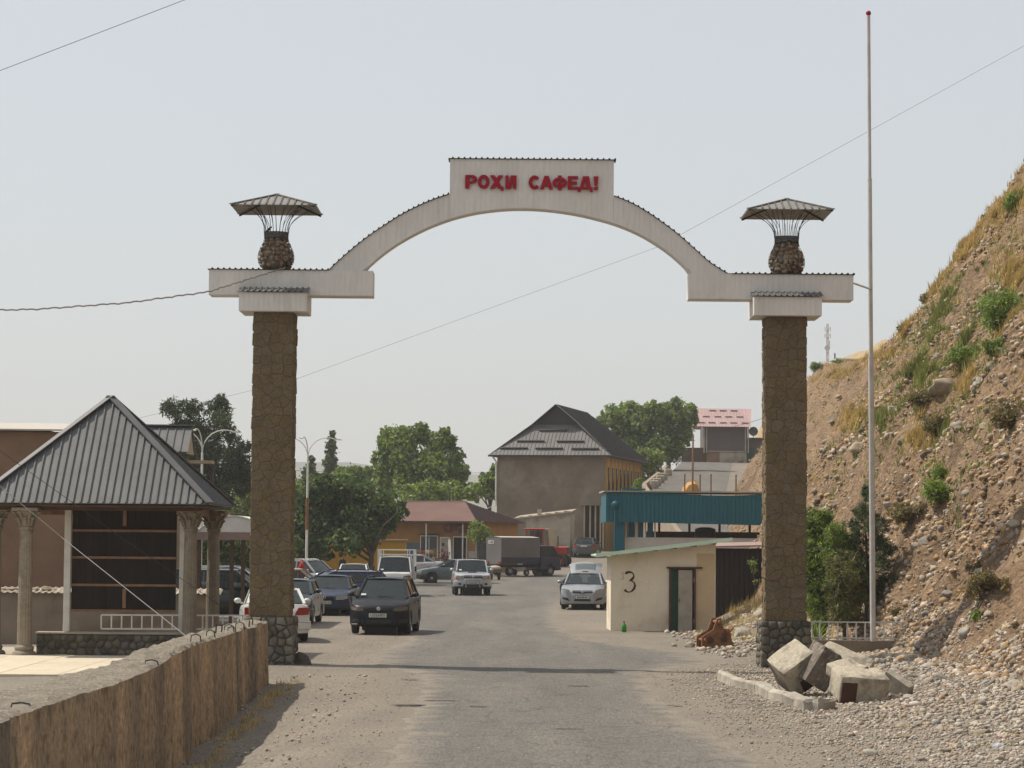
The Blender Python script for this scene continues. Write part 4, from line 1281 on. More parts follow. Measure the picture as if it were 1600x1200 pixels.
for (px, r, od) in ((2, .12, 'first'), (18, .16, 'second'), (33, .10, 'third'), (57, .12, 'fourth'), (72, .17, 'fifth'), (84, .10, 'last')):
    p = at(px, 924, 68.2)
    rock((p.x, 68.2, zt_ + .06), r, od + ' flat stone from the left on top of the yard wall', 'stones on the yard wall', flat=.45, sink=.15)
bb = thing('brown_building', 'large plain brown plastered building behind the pavilion', 'building', (at(150, 900, 82).x, 82, 0), R(4))
zt_ = at(92, 675, 82).z
MB().box((-6.5, 4, zt_ / 2), (13, 8, zt_)).build('wall', M['plaster_brown'], bb)
M['pale_roof'] = mat('pale_roof_sheet', (.50, .46, .40), (.42, .38, .33), 3, .6)
mb = MB(); mb.slab((-13.3, -.25, zt_ + .02), (.25, -.25, zt_ + .02), (.25, 8.2, zt_ + .55), (-13.3, 8.2, zt_ + .55), .05); mb.build('roof', M['pale_roof'], bb)
mb = MB().prism([(-13, zt_ + .03), (-1.2, zt_ + .03), (-2.2, zt_ + .25), (-13, zt_ + .62)], 3.2, 3.4); mb.build('roof_step', M['pale_roof'], bb)
gh = thing('gatehouse', 'small beige hut with a grey ribbed metal roof showing above the pavilion', 'hut', (at(200, 700, 92).x, 92, 0))
zr, ze = at(200, 665, 92).z, at(270, 706, 91).z
hw = 2.2
ribbed_slope('roof_slope', gh, (-hw, -1.2, ze), (hw, -1.2, ze), (hw, 0, zr), (-hw, 0, zr), .27, M['grey_sheet'], M['grey_rib'])
ribbed_slope('roof_slope', gh, (hw, 1.2, ze), (-hw, 1.2, ze), (-hw, 0, zr), (hw, 0, zr), .27, M['grey_sheet'], M['grey_rib'])
MB().bar((-hw - .03, 0, zr + .02), (hw + .03, 0, zr + .02), .3, .05).build('ridge_cap', M['grey_rib'], gh)
M['beige'] = mat('beige_wall', (.46, .37, .25), (.38, .30, .2), 2, .9, fine=.1)
MB().box((0, .1, (ze - .5) / 2), (3.9, 2.0, ze - .5)).build('wall', M['beige'], gh)
MB().box((.35, -.3, ze - .32), (5.2, .9, .10)).build('lintel', M['beige'], gh)
MB().box((1.5, -.9, ze - .16), (.25, .25, .34)).build('bracket', M['beige'], gh)
MB().prism([(-1.0, ze - .05), (0, zr - .1), (1.0, ze - .05)], hw - .12, hw - .06, 'YZ').build('gable_board', M['beige'], gh)

cp_ = thing('carport', 'carport with a shallow white arched roof behind the pavilion', 'carport', (at(372, 830, 84).x, 84, 0))
mb = MB(); V_, F_ = [], []
k = 16; zt_ = at(372, 806, 84).z; ze = at(390, 832, 84).z
for i in range(k + 1):
    u = -1 + 2 * i / k; x = 1.15 * u; z = ze + (zt_ - ze) * (1 - u * u)
    V_ += [(x, -1.5, z), (x, 2.5, z), (x, -1.5, z - .03), (x, 2.5, z - .03)]
for i in range(k):
    a = 4 * i; b = a + 4; F_ += [(a, b, b + 1, a + 1), (a + 2, a + 3, b + 3, b + 2), (a, a + 2, b + 2, b), (a + 1, b + 1, b + 3, a + 3)]
mb.add(V_, F_); mb.build('arched_roof', M['white_paint'], cp_, smooth=60)
M['wall_white'] = mat('white_wall', (.66, .64, .60), (.55, .53, .49), 2, .9, fine=.1)
MB().prism([(1.15 * u, ze + (zt_ - ze) * (1 - u * u) - .04) for u in [-1 + i / 8 for i in range(17)]], -1.45, -1.38).build('gable', M['wall_white'], cp_)
M['mauve'] = mat('mauve_fascia', (.24, .16, .13), (.19, .13, .11), 3, .7)
MB().box((0, -1.47, ze - .12), (2.34, .05, .24)).build('fascia', M['mauve'], cp_)
for (x, y) in ((-1.05, -1.3), (-.05, -1.3), (.3, -1.3), (1.0, -1.3), (-1.05, 2.2), (1.0, 2.2)):
    MB().box((x, y, (ze - .2) / 2), (.12, .12, ze - .2)).build('post', M['soffit'], cp_)

# ------------------------------------------------------------------ small cream kiosk with the number 3
KY = 82.0
k0, k1 = at(954, 984, KY), at(1118, 978, KY)
ks = thing('kiosk', 'small cream painted kiosk numbered 3 with a green lean-to roof and door ajar', 'kiosk', (k0.x, KY, g(k0.x, KY)), R(1.0))
kw = k1.x - k0.x
zl, zr = at(954, 868, KY).z - g(k0.x, KY), at(1118, 850, KY).z - g(k0.x, KY)
M['cream'] = mat('cream_paint', (.82, .73, .585), (.74, .65, .51), 1.2, .9, fine=.12, fscale=25, bump=.15, bscale=25, c3=(.54, .42, .275), s3=.9, lo3=.52, hi3=.74)
M['tan'] = mat('tan_paint', (.64, .49, .31), (.56, .43, .27), 1.2, .9, fine=.12, fscale=25, bump=.15, bscale=25)
d0, d1 = (at(1045, 985, KY).x - k0.x), (at(1087, 985, KY).x - k0.x)
dz = at(1060, 886, KY).z - g(k0.x, KY)
zf = lambda x: zl + (zr - zl) * x / kw
mb = MB()
mb.prism([(0, -.2), (d0, -.2), (d0, zf(d0)), (0, zl)], 0, .16)
mb.prism([(d0 + .002, dz), (d1 - .002, dz), (d1 - .002, zf(d1) - .003), (d0 + .002, zf(d0) - .003)], .003, .157)
mb.prism([(d1, -.2), (kw, -.2), (kw, zr), (d1, zf(d1))], .001, .16)
mb.box((.08, 1.25, zl / 2 - .1), (.16, 2.15, zl + .1)); mb.box((kw - .08, 1.25, zr / 2 - .1), (.16, 2.15, zr + .1)); mb.box((kw / 2, 2.33, zl / 2 - .1), (kw - .33, .14, zl + .1))
wallk = mb.build('wall', M['cream'], ks)
MB().box((d1 + .02 + (kw - d1 - .04) / 2, -.0025, zf(d1) / 2 - .08), (kw - d1 - .05, .004, zf(d1) - .28)).build('tan_patch', M['tan'], ks)
M['green_roof'] = mat('green_sheet', (.48, .68, .48), (.40, .58, .40), 2, .6, fine=.1, c3=(.5, .6, .45), s3=1.5)
e0, e1 = at(931, 868, KY - .45), at(1144, 843, KY - .45)
rx0, rx1 = e0.x - k0.x, e1.x - k0.x
rz0, rz1 = e0.z - g(k0.x, KY), e1.z - g(k0.x, KY)
mb = MB(); mb.slab((rx0, -.45, rz0 - .03), (rx1, -.45, rz1 - .03), (rx1, 2.7, rz1 - .03), (rx0, 2.7, rz0 - .03), .055); mb.build('roof', M['green_roof'], ks)
mb = MB(); mb.slab((rx0, -.47, rz0 - .05), (rx1, -.47, rz1 - .05), (rx1, -.47, rz1 + .06), (rx0, -.47, rz0 + .06), .02); mb.build('fascia', mat('mint_fascia', (.62, .80, .62), (.54, .72, .55), 2, .6, fine=.1), ks)
for i in range(6):
    x = .15 + i * (kw - .2) / 5
    MB().box((x, .9, zf(x) + .035), (.07, 2.6, .08)).build('rafter', M['soffit'], ks)
M['door_green'] = mat('green_door', (.03, .10, .055), (.022, .075, .04), 3, .6)
M['door_leaf'] = mat('grey_door', (.42, .38, .31), (.33, .29, .23), 3, .7, fine=.15, c3=(.25, .15, .08), s3=3, lo3=.62, hi3=.72)
M['rust'] = mat('rusty_iron', (.29, .13, .055), (.18, .085, .045), 6, .9, fine=.25, bump=.3, bscale=30, c3=(.30, .15, .07), s3=5)
for (x, w) in ((d0 + .03, .06), (d1 - .03, .06)):
    MB().box((x, -.03, dz / 2 - .08), (w, .10, dz + .02)).build('door_frame', M['frame_rust'], ks)
MB().box(((d0 + d1) / 2 + .06, -.03, dz - .02), (d1 - d0 + .28, .09, .05)).build('door_frame', M['frame_rust'], ks)
lf = MB().box((d0 + .14, .16, dz / 2 - .06), (.30, .03, dz - .06)).build('inner_door', M['door_green'], ks)
dl = MB(); dl.box((d1 - .32, -.02, dz / 2 - .05), (.43, .035, dz - .08), b=.006); dl = dl.build('door', M['door_leaf'], ks)
MB().box((d1 - .06, -.07, dz * .80), (.07, .06, .10)).build('hinge', M['rust'], dl)
MB().box((d1 - .06, -.07, dz * .16), (.07, .06, .10)).build('hinge', M['rust'], dl)
MB().box((d1 - .50, -.05, dz * .48), (.03, .03, .10)).build('handle', M['rust'], dl)
MB().box((.8, 1.3, 1.1), (.02, .02, .02)).build('inner_shelf', M['rail_wood'], ks)
# painted number, brush strokes
M['brush'] = mat('brown_brush_paint', (.045, .028, .018), (.07, .045, .03), 12, .9)
M['faint'] = mat('faded_brush_paint', (.36, .30, .23), (.42, .35, .27), 9, .9)
def stroke(pts, w, m, y=-.006, name='painted_number'):
    q = [at(a, b, KY) for a, b in pts]
    q = [Vector((p.x - k0.x, y, p.z - g(k0.x, KY))) for p in q]
    mb = MB()
    V_, F_ = [], []
    for i, p in enumerate(q):
        d = (q[min(i + 1, len(q) - 1)] - q[max(i - 1, 0)]).normalized()
        n_ = Vector((-d.z, 0, d.x)) * (w / 2) * (.75 + .3 * math.sin(i * 1.3))
        V_ += [p + n_, p - n_]
    for i in range(len(q) - 1): F_.append((2 * i, 2 * i + 1, 2 * i + 3, 2 * i + 2))
    mb.add(V_, F_); return mb.build(name, m, ks)
three = [(977, 896.5), (980, 894.4), (984, 893.8), (988, 895), (990.2, 898), (990, 902), (987.5, 905.2), (984, 907), (988, 908), (991.2, 911), (992.2, 915), (991, 919.5), (988, 923), (984.5, 925), (980.5, 925), (977.5, 923), (976.2, 921)]
stroke(three, .075, M['brush'])
stroke([(970.5, 896), (973, 894.8), (974.4, 896.5), (973.4, 898.6), (971.8, 899.6), (974, 900.8), (974.6, 903), (973, 905), (969.5, 905.4), (968, 904)], .022, M['faint'], -.005)

# dark corrugated shed next to it
DY = 87.0
s0 = at(1116, 940, DY)
ds = thing('shed', 'dark brown corrugated shed between the kiosk and the gate pillar', 'shed', (s0.x, DY, 0))
M['shed_brown'] = mat('dark_brown_sheet', (.032, .02, .017), (.024, .016, .014), 2, .8, stretch=(3, 1, .4))
zt_ = at(1150, 857, DY).z
mb = MB(); ribbed(mb, (0, 2.3), lambda x: -.1, lambda x: zt_, 0, 2.2, pitch=.16, groove=.03); mb.build('wall', M['shed_brown'], ds)
M['mauve_roof'] = mat('mauve_roof', (.33, .22, .19), (.26, .17, .15), 3, .6)
mb = MB(); mb.slab((-.05, -.3, zt_ + .02), (2.4, -.3, zt_ + .10), (2.4, 2.3, zt_ + .2), (-.05, 2.3, zt_ + .12), .05); mb.build('roof', M['mauve_roof'], ds)

# ------------------------------------------------------------------ teal roofed building
TY = 112.0
t0, t1 = at(947, 792, TY), at(1232, 792, TY)
tb = thing('teal_building', 'long open building with a teal corrugated fascia behind the kiosk', 'building', (t0.x, TY, 0), R(-.6))
tw = t1.x - t0.x
zt0, zb0 = at(947, 771, TY).z, at(947, 815, TY).z
zt1, zb1 = at(1195, 767, TY).z, at(1195, 821, TY).z
M['teal'] = mat('teal_sheet', (.010, .125, .165), (.009, .105, .14), 1.0, .5, fine=.1, fscale=9)
M['teal_post'] = mat('teal_post', (.012, .13, .20), (.010, .10, .15), 1.5, .5)
mb = MB(); ribbed(mb, (0, tw), lambda x: zb0 + (zb1 - zb0) * x / (tw * .87), lambda x: zt0 + .05 * math.sin(x), 0, .18, pitch=.17, groove=.014); mb.build('fascia', M['teal'], tb)
mb = MB(); ribbed(mb, (0, .17), lambda x: zb0, lambda x: zt0, .2, 9, pitch=.17, groove=.0); mb.build('fascia', M['teal'], tb)
M['pale_green_roof'] = mat('pale_roof_felt', (.36, .40, .34), (.28, .30, .26), 1.2, .8, fine=.2, c3=(.45, .42, .34), s3=1)
mb = MB(); mb.slab((-.1, -.12, zt0 + .06), (tw, -.12, zt0 + .06), (tw, 9, zt0 + .16), (-.1, 9, zt0 + .16), .06); mb.build('roof', M['pale_green_roof'], tb)
MB().box((1.2, 2.2, zt0 + .22), (1.0, 1.4, .06)).build('roof_sheet', M['teal'], tb)
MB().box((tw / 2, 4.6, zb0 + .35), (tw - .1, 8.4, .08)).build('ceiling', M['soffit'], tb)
po = at(967.5, 840, TY).x - t0.x
MB().box((po, .45, zb0 / 2), (.40, .40, zb0 + .3)).build('post', M['teal_post'], tb)
MB().box((tw - .3, .45, zb0 / 2), (.3, .3, zb0 + .3)).build('post', M['soffit'], tb)
dpx = at(961, 800, TY).x - t0.x
dp = MB().tube([(dpx, -.12, 0), (dpx, -.12, zb0 + .55)], .045, 10).build('downpipe', M['teal'], tb, smooth=60)
MB().lathe([(.06, 0), (.12, .06), (.17, .20), (.16, .28), (.09, .36), (.02, .38)], 16, (dpx, -.14, zb0 + .5)).build('rain_hopper', M['teal'], dp, smooth=60)
zw = at(1050, 840, TY + .8).z
M['white_sheet'] = mat('white_wall_sheet', (.74, .71, .66), (.64, .61, .57), 1, .6, fine=.1)
x0 = at(976, 840, TY + .8).x - t0.x
mb = MB(); ribbed(mb, (x0, tw - .5), lambda x: 0, lambda x: zw, .8, .88, pitch=.12, groove=.015); mb.build('parapet_wall', M['white_sheet'], tb)
for (pa, pb) in ((982, 990), (997, 1005), (1011, 1020)):
    a = at(pa, 826, TY + 1).x - t0.x; b = at(pb, 826, TY + 1).x - t0.x
    MB().box(((a + b) / 2, 1.0, (zw + zb0) / 2 + .1), (b - a, .03, zb0 - zw + .3)).build('window_panel', M['teal_post'], tb)
for px in (978, 993, 995, 1008, 1023):
    a = at(px, 826, TY + .9).x - t0.x
    MB().box((a, .9, (zw + zb0) / 2 + .15), (.06, .08, zb0 - zw + .36)).build('mullion', M['white_sheet'], tb)
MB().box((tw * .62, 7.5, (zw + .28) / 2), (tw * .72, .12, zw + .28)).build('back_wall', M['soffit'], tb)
for k in range(4):
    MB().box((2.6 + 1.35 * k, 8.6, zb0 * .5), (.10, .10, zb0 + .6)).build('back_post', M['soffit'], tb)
tk = at(1102, 832, TY + 3)
tank = thing('water_tank', 'round dark tank standing inside the teal building', 'tank', (tk.x, TY + 3, 0))
M['tank'] = mat('tank_rubber', (.03, .027, .025), (.045, .04, .035), 4, .7)
zz = at(1102, 822, TY + 3).z
MB().lathe([(.42, 0), (.45, .1), (.46, zz - .35), (.43, zz - .12), (.2, zz - .05)], 20).build('body', M['tank'], tank, smooth=50)
MB().lathe([(.46, zz - .50), (.475, zz - .49), (.475, zz - .44), (.46, zz - .43)], 20).build('hoop', M['wire'], tank)

# rusty posts along the side road behind it, tall pole
for (px, yt, Y, od) in ((1070, 741, 176, 'first'), (1094, 742, 176, 'second'), (1111, 741, 177, 'third'), (1150, 742, 178, 'fourth'), (1186, 742, 179, 'last')):
    p = at(px, yt, Y); z0 = g(p.x, Y)
    f_ = thing('fence_post', od + ' thin rusty post behind the teal roof, counted from the grey house', 'post', (p.x, Y, z0), 0, 'rusty posts behind the teal roof')
    MB().tube([(0, 0, -.2), (0, 0, p.z - z0)], .05, 6).build('shaft', M['rust'], f_)
    MB().tube([(0, 0, p.z - z0), (.07, 0, p.z - z0 - .03)], .03, 5).build('hook', M['rust'], f_)
p = at(1082.5, 681, 178); z0 = g(p.x, 178)
f_ = thing('utility_pole', 'tall bare wooden pole rising behind the teal roof', 'pole', (p.x, 178, z0))
MB().tube([(0, 0, -.3), (0, 0, (p.z - z0) * .5), (.02, 0, p.z - z0)], [.085, .07, .055], 8).build('shaft', M['rail_wood'], f_)
MB().tube([(-.12, 0, 3.1), (.14, 0, 3.1)], .05, 6).build('bracket', M['white_paint'], f_)
# orange tent
oc = at(1081, 768, 183); z0 = g(oc.x, 183)
ot = thing('orange_tent', 'small orange tarpaulin tent beside the climbing side road', 'tent', (oc.x, 183, z0))
M['orange'] = mat('orange_tarp', (.50, .27, .07), (.42, .21, .05), 2, .8, bump=.3, bscale=4)
M['orange_side'] = M['orange']
zt_ = at(1081, 751, 183).z - z0
mb = MB()
prof = [(-.95, 0), (-.92, zt_ * .3), (-.6, zt_ * .75), (-.3, zt_ * .93), (.15, zt_), (.3, zt_ * .96), (.55, zt_ * .6), (.66, 0)]
V_, F_ = [], []
for j in range(5):
    y = -.9 + 1.8 * j / 4; q = 1 - .12 * (2 * j / 4 - 1) ** 2
    V_ += [(x * q, y + .18 * math.sin(i), z * q) for i, (x, z) in enumerate(prof)]
n = len(prof)
for j in range(4):
    for i in range(n - 1): F_.append((j * n + i, j * n + i + 1, (j + 1) * n + i + 1, (j + 1) * n + i))
F_.append(tuple(range(n))); F_.append(tuple(4 * n + i for i in range(n))[::-1])
mb.add(V_, F_); mb.build('cover', M['orange'], ot)
MB().bar((.15, -.9, zt_ + .01), (.15, .9, zt_ + .01), .05, .03).build('ridge_pole', M['rail_wood'], ot)

# ------------------------------------------------------------------ retaining wall and guard stones of the side road
rw = thing('retaining_wall', 'sloping rendered retaining wall along the climbing side road', 'wall', (0, 0, 0))
mb = MB(); V_, F_ = [], []
ys = axis([(134, 268, 4)])
for y in ys:
    x = (10.0 if y < 200 else 10.0 + .087 * (y - 200)) - .30
    zt_ = max(ramp_z(y), g(x - 2, y)) + .55; zb_ = g(x - 2, y) - .3
    V_ += [(x - .35, y, zb_), (x, y, zt_), (x + .3, y, zt_), (x + .3, y, zb_)]
for j in range(len(ys) - 1):
    a, b = 4 * j, 4 * j + 4
    F_ += [(a, b, b + 1, a + 1), (a + 1, b + 1, b + 2, a + 2), (a + 2, b + 2, b + 3, a + 3)]
F_ += [(0, 1, 2, 3), (4 * len(ys) - 1, 4 * len(ys) - 2, 4 * len(ys) - 3, 4 * len(ys) - 4)]
mb.add(V_, F_); mb.build('body', M['mud'], rw)
for (od, Y) in (('nearest', 206), ('second', 212), ('third', 220), ('fourth', 228), ('farthest', 242)):
    y = Y; x = 10.0 + .087 * (y - 200) + .45
    o = tag(MB().box((0, 0, .3), (.62, .8, .7), b=.06).build('guard_stone', M['block']), od + ' cream guard stone along the edge of the climbing side road', 'guard stone', 'guard stones along the side road')
    o.location = (x, y, g(x + .6, y)); o.rotation_euler = (0, 0, random.uniform(-.3, .3))

# ------------------------------------------------------------------ grey two-storey house
HY = 213.0
hc = at(945, 800, HY)
gh0 = g(hc.x - 3, HY)
hs = thing('grey_house', 'tall grey rendered house with a steep metal roof darkened for shade and a yellow side', 'house', (hc.x, HY, gh0), R(-12))
hwid, hdep = 8.75, 18.0
zE = at(850, 711, HY).z - gh0
zS = at(868, 663, HY + 2.2).z - gh0
zA = at(869, 631, HY + 2.2).z - gh0
MB().box((-hwid / 2, .15, zE / 2 - .5), (hwid, .3, zE + 1)).build('wall', M['plaster_grey'], hs)
M['yellow_wall'] = mat('yellow_plaster', (.56, .37, .11), (.48, .31, .09), 1.2, .9, fine=.1)
MB().box((-.15, hdep / 2 + .152, zE / 2 - .5), (.3, hdep - .3, zE + 1)).build('wall', M['yellow_wall'], hs)
MB().box((-hwid + .15, hdep / 2 + .152, zE / 2 - .5), (.298, hdep - .3, zE + 1)).build('wall', M['plaster_grey'], hs)
MB().box((-hwid / 2, hdep - .15, zE / 2 - .5), (hwid - .62, .3, zE + .9)).build('wall', M['plaster_grey'], hs)
ox = .62
R0, R1 = -hwid - ox, ox
xr = -hwid / 2
M['dark_shade_sheet'] = mat('dark_shaded_roof', (.040, .036, .034), (.032, .029, .027), 1, .5, metal=.2)  # roof metal darkened for slopes turned from the sun; also gutter and guards
M['mid_sheet'] = mat('ribbed_grey_roof', (.165, .155, .15), (.13, .125, .12), .8, .5, metal=.25, fine=.1)
yS = 2.15                                            # depth at which the hip skirt meets the gablet
half = (R1 - R0) / 2
fr = (zS - zE) / (zA - zE)
xs0, xs1 = R0 + half * fr, R1 - half * fr
def rib_sheet(name, a, b, c, d, m, n, parent, h=.05, th=.05):
    """roof sheet with fine standing ribs, eave a-b, top d-c"""
    a, b, c, d = map(Vector, (a, b, c, d))
    nn = (b - a).cross(d - a).normalized()
    if nn.z < 0: nn = -nn
    mb = MB(); V_, F_ = [], []
    pr = []
    for i in range(n):
        pr += [(i / n, 0), ((i + .72) / n, 0), ((i + .8) / n, h), ((i + .94) / n, h)]
    pr.append((1, 0))
    for (u, e) in pr:
        V_ += [a.lerp(b, u) + nn * e, d.lerp(c, u) + nn * e, a.lerp(b, u) - nn * th, d.lerp(c, u) - nn * th]
    for i in range(len(pr) - 1):
        p, q = 4 * i, 4 * i + 4
        F_ += [(p, q, q + 1, p + 1), (p + 2, p + 3, q + 3, q + 2), (p, p + 2, q + 2, q), (p + 1, q + 1, q + 3, p + 3)]
    mb.add(V_, F_); return mb.build(name, m, parent)
def seamed(name, a, b, c, d, m, parent, pitch=.3, h=.035):
    # vertical seams parallel to the fall line, clipped by the hips, in one sheet
    a, b, c, d = map(Vector, (a, b, c, d))
    nn = (b - a).cross(d - a).normalized()
    if nn.z < 0: nn = -nn
    mb = MB(); mb.slab(a, b, c, d, -.05 if (b - a).cross(d - a).z > 0 else .05)
    e = (b - a).normalized(); up = nn.cross(e); up = up if up.z > 0 else -up
    H = (d - a).dot(up); ud, uc, ln = (d - a).dot(e), (c - a).dot(e), (b - a).length
    k = int(ln / pitch)
    for i in range(1, k):
        u = ln * i / k
        t = u / ud if u < ud and ud > 1e-3 else ((ln - u) / (ln - uc) if u > uc and ln - uc > 1e-3 else 1)
        if t < .04: continue
        p = a + e * u; mb.bar(p + nn * h / 2, p + up * H * t + nn * h / 2, .045, h, up=nn)
    return mb.build(name, m, parent)
sk = seamed('roof_skirt', (R0, -ox, zE), (R1, -ox, zE), (xs1, yS, zS), (xs0, yS, zS), M['mid_sheet'], hs)
by = hdep + .6
rp_ = Vector((xr, yS, zA)); rq = Vector((xr, by - 2.5, zA))
mb = MB()
for (A, B, C, D, E_) in (((R1, -ox, zE), (R1, by, zE), (xr, by - 2.5, zA), (xr, yS - .5, zA), (xs1, yS - .5, zS)), ((R0, by, zE), (R0, -ox, zE), (xs0, yS - .5, zS), (xr, yS - .5, zA), (xr, by - 2.5, zA))):
    k = len(mb.v); pts = [Vector(p) for p in (A, B, C, D, E_)]
    nn = (pts[1] - pts[0]).cross(pts[2] - pts[0]).normalized() * .06
    mb.add(pts + [p - nn for p in pts], [(0, 1, 2, 3, 4), (9, 8, 7, 6, 5)] + [(i, (i + 1) % 5, (i + 1) % 5 + 5, i + 5) for i in range(5)])
rfm = mb.build('roof', M['dark_shade_sheet'], hs)
mb = MB(); k = 42
for i in range(1, k):
    y = -ox + (by + ox) * i / k
    t = 1 if y < by - 2.5 else (by - y) / 2.5
    if y < yS: t = min(1, (y + ox) / (yS + ox) * fr)
    mb.bar((R1, y, zE + .02), (R1 + (xr - R1) * t, y, zE + (zA - zE) * t + .02), .05, .04)
mb.build('seam_ribs', M['dark_shade_sheet'], hs)
mb = MB(); mb.prism([(R0 + .02, zE - .01), (R1 - .02, zE - .01), (xr, zA)], by - 2.4, by - 2.35); mb.build('rear_hip', M['dark_shade_sheet'], hs)
mb = MB(); mb.prism([(xs0 + .1, zS), (xs1 - .1, zS), (xr, zA - .08)], yS + .35, yS + .45); mb.build('gablet', M['dark_shade_sheet'], hs)
MB().box((xr, hdep / 2, zE - .06), (hwid + 2 * ox - .08, hdep + 2 * ox - .1, .08)).build('eave_soffit', M['soffit'], hs)
MB().bar((R0, -ox, zE - .05), (R1, -ox, zE - .05), .10, .14).build('gutter', M['dark_shade_sheet'], hs)
slope = (Vector(((xs0 + xs1) / 2, yS, zS)) - Vector(((R0 + R1) / 2, -ox, zE)))
def on_skirt(px, py):
    # pixel on the hip skirt -> local point on its plane
    w0 = hs_m @ Vector((R0, -ox, zE)); w1 = hs_m @ Vector((R1, -ox, zE)); w2 = hs_m @ Vector((xs0, yS, zS))
    nn = (w1 - w0).cross(w2 - w0)
    o = Vector((0, 0, EYE)); d = CAMR @ Vector(((px - 800) / FPX, -(py - 600) / FPX, -1))
    t = (w0 - o).dot(nn) / d.dot(nn)
    return hs_m.inverted() @ (o + d * t)
hs_m = Matrix.Translation((hc.x, HY, gh0)) @ Matrix.Rotation(R(-12), 4, 'Z')
for (a, b, y) in ((843, 887, 673.5), (808, 851, 690), (870, 913, 690.5), (782, 825, 701), (837, 880, 701.5), (893, 936, 702)):
    p, q = on_skirt(a, y), on_skirt(b, y)
    up = Vector((0, -slope.z, slope.y)).normalized()
    MB().bar(p + up * .07, q + up * .07, .10, .14, up=up).build('snow_guard', M['dark_shade_sheet'], sk)
# white downpipe
mb = MB().tube([(R0 + .35, -.35, zE - .15), (-hwid - .06, -.12, zE - .5), (-hwid - .06, -.12, 3.6), (-hwid - 1.0, -.3, 3.2)], .07, 8); mb.build('downpipe', M['white_paint'], hs)
# tall windows in the yellow side
for i in range(9):
    y = 1.6 + i * 1.85
    z0_, z1_ = zE - 3.0, zE - .9
    w = MB().box((.02, y, (z0_ + z1_) / 2), (.08, .62, z1_ - z0_)).build('window', M['soffit'], hs)
    MB().box((.066, y, (z0_ + z1_) / 2), (.02, .46, z1_ - z0_ - .16)).build('pane', M['glass'], w)
    MB().box((.05, y, z0_ - .05), (.2, .74, .07)).build('sill', M['rail_wood'], w)
for i in range(10):
    MB().box((.035, .68 + i * 1.85, zE - 2), (.14, .16, 3.6)).build('pilaster', M['yellow_wall'], hs)
# porch shade painted as a black panel, with slim posts in the lower corner
MB().box((-.85, -.02, 1.9), (1.5, .06, 3.4)).build('porch_shade_panel', M['dark'], hs)
for x in (-1.62, -1.15, -.72, -.32, -.1):
    MB().box((x, -.12, 1.9), (.12, .12, 3.4)).build('porch_post', M['beige'], hs)
MB().box((-.88, -.2, 3.68), (1.9, .5, .14)).build('porch_lintel', M['plaster_grey'], hs)
MB().box((-3.0, -.012, 3.5), (3.0, .02, .10)).build('string_course', M['plaster_grey'], hs)

# low white shed in front of it
p0 = at(822, 850, 203)
wsd = thing('white_shed', 'low whitish shed with a thin slab roof in front of the grey house', 'shed', (p0.x, 203, g(p0.x, 203)), R(-6))
z0 = g(p0.x, 203); sw = (at(891, 830, 203).x - p0.x)
zt0_, zt1_ = at(830, 812, 203).z - z0, at(890, 803, 203).z - z0
M['offwhite'] = mat('offwhite_plaster', (.47, .42, .34), (.38, .34, .275), 1.5, .95, fine=.15, c3=(.30, .27, .22), s3=.8)
MB().prism([(0, -.3), (sw, -.3), (sw, zt1_), (0, zt0_)], 0, 4).build('wall', M['offwhite'], wsd)
mb = MB(); mb.slab((-.9, -.35, zt0_ + .02), (sw + .15, -.35, zt1_ + .1), (sw + .15, 4.3, zt1_ + .35), (-.9, 4.3, zt0_ + .27), .09); mb.build('roof', M['corr'], wsd)
for i in range(7):
    x = -.8 + i * (sw + .8) / 6.5
    MB().box((x, 1.2, zt0_ + (zt1_ - zt0_) * x / sw + .24), (.55, 2.6, .03), rz=random.uniform(-.08, .08)).build('slate', M['corr'], wsd)
MB().box((2.55, -.03, 1.1), (.10, .05, 2.1)).build('buttress', M['offwhite'], wsd)
MB().box((1.9, -.025, 1.0), (.7, .04, 2.0)).build('door', M['beige'], wsd)
MB().box((.75, -.025, 1.45), (.9, .04, .8)).build('shutter', M['plaster_grey'], wsd)
MB().box((.9, 1.0, zt0_ + .55), (.30, .3, .5)).build('chimney_stub', M['block'], wsd)

# ------------------------------------------------------------------ shop
SY = 178.0
sc0 = at(748, 850, SY); sg = g(sc0.x - 2, SY)
sp = thing('shop', 'orange shop with a mauve ribbed metal roof and white door frames', 'shop', (sc0.x, SY, sg), R(-20))
fl, sd_ = 8.6, 7.6
zE2 = at(746, 815, SY).z - sg; zR2 = at(757, 784, SY + 3).z - sg
M['orange_wall'] = mat('orange_plaster', (.37, .195, .06), (.30, .155, .05), 1.3, .9, fine=.12)
MB().box((-fl / 2, sd_ / 2, zE2 / 2 - .2), (fl, sd_, zE2 + .35)).build('wall', M['orange_wall'], sp)
M['mauve_sheet'] = mat('mauve_roof_sheet', (.27, .155, .125), (.22, .125, .10), .8, .5, metal=.15, fine=.08)
M['maroon_shade_sheet'] = mat('maroon_roof_shade', (.10, .055, .05), (.08, .045, .04), 1, .5, metal=.15)  # mauve roof darkened for the slope facing away from the sun; also snow guards
X0, X1, Y0, Y1 = -fl - .4, .35, -1.35, sd_ + .4
ym = (Y0 + Y1) / 2; xh = X1 - 2.6
seamed('roof_slope', (X0, Y0, zE2), (X1, Y0, zE2), (xh, ym, zR2), (X0 + 2.2, ym, zR2), M['mauve_sheet'], sp, .19)
seamed('roof_slope', (X1, Y0, zE2), (X1, Y1, zE2), (xh, ym + .02, zR2), (xh, ym - .02, zR2), M['maroon_shade_sheet'], sp, .25)
rib_sheet('roof_slope', (X1, Y1, zE2), (X0, Y1, zE2), (X0 + 2.2, ym, zR2), (xh, ym, zR2), M['mauve_sheet'], 52, sp, h=.04)
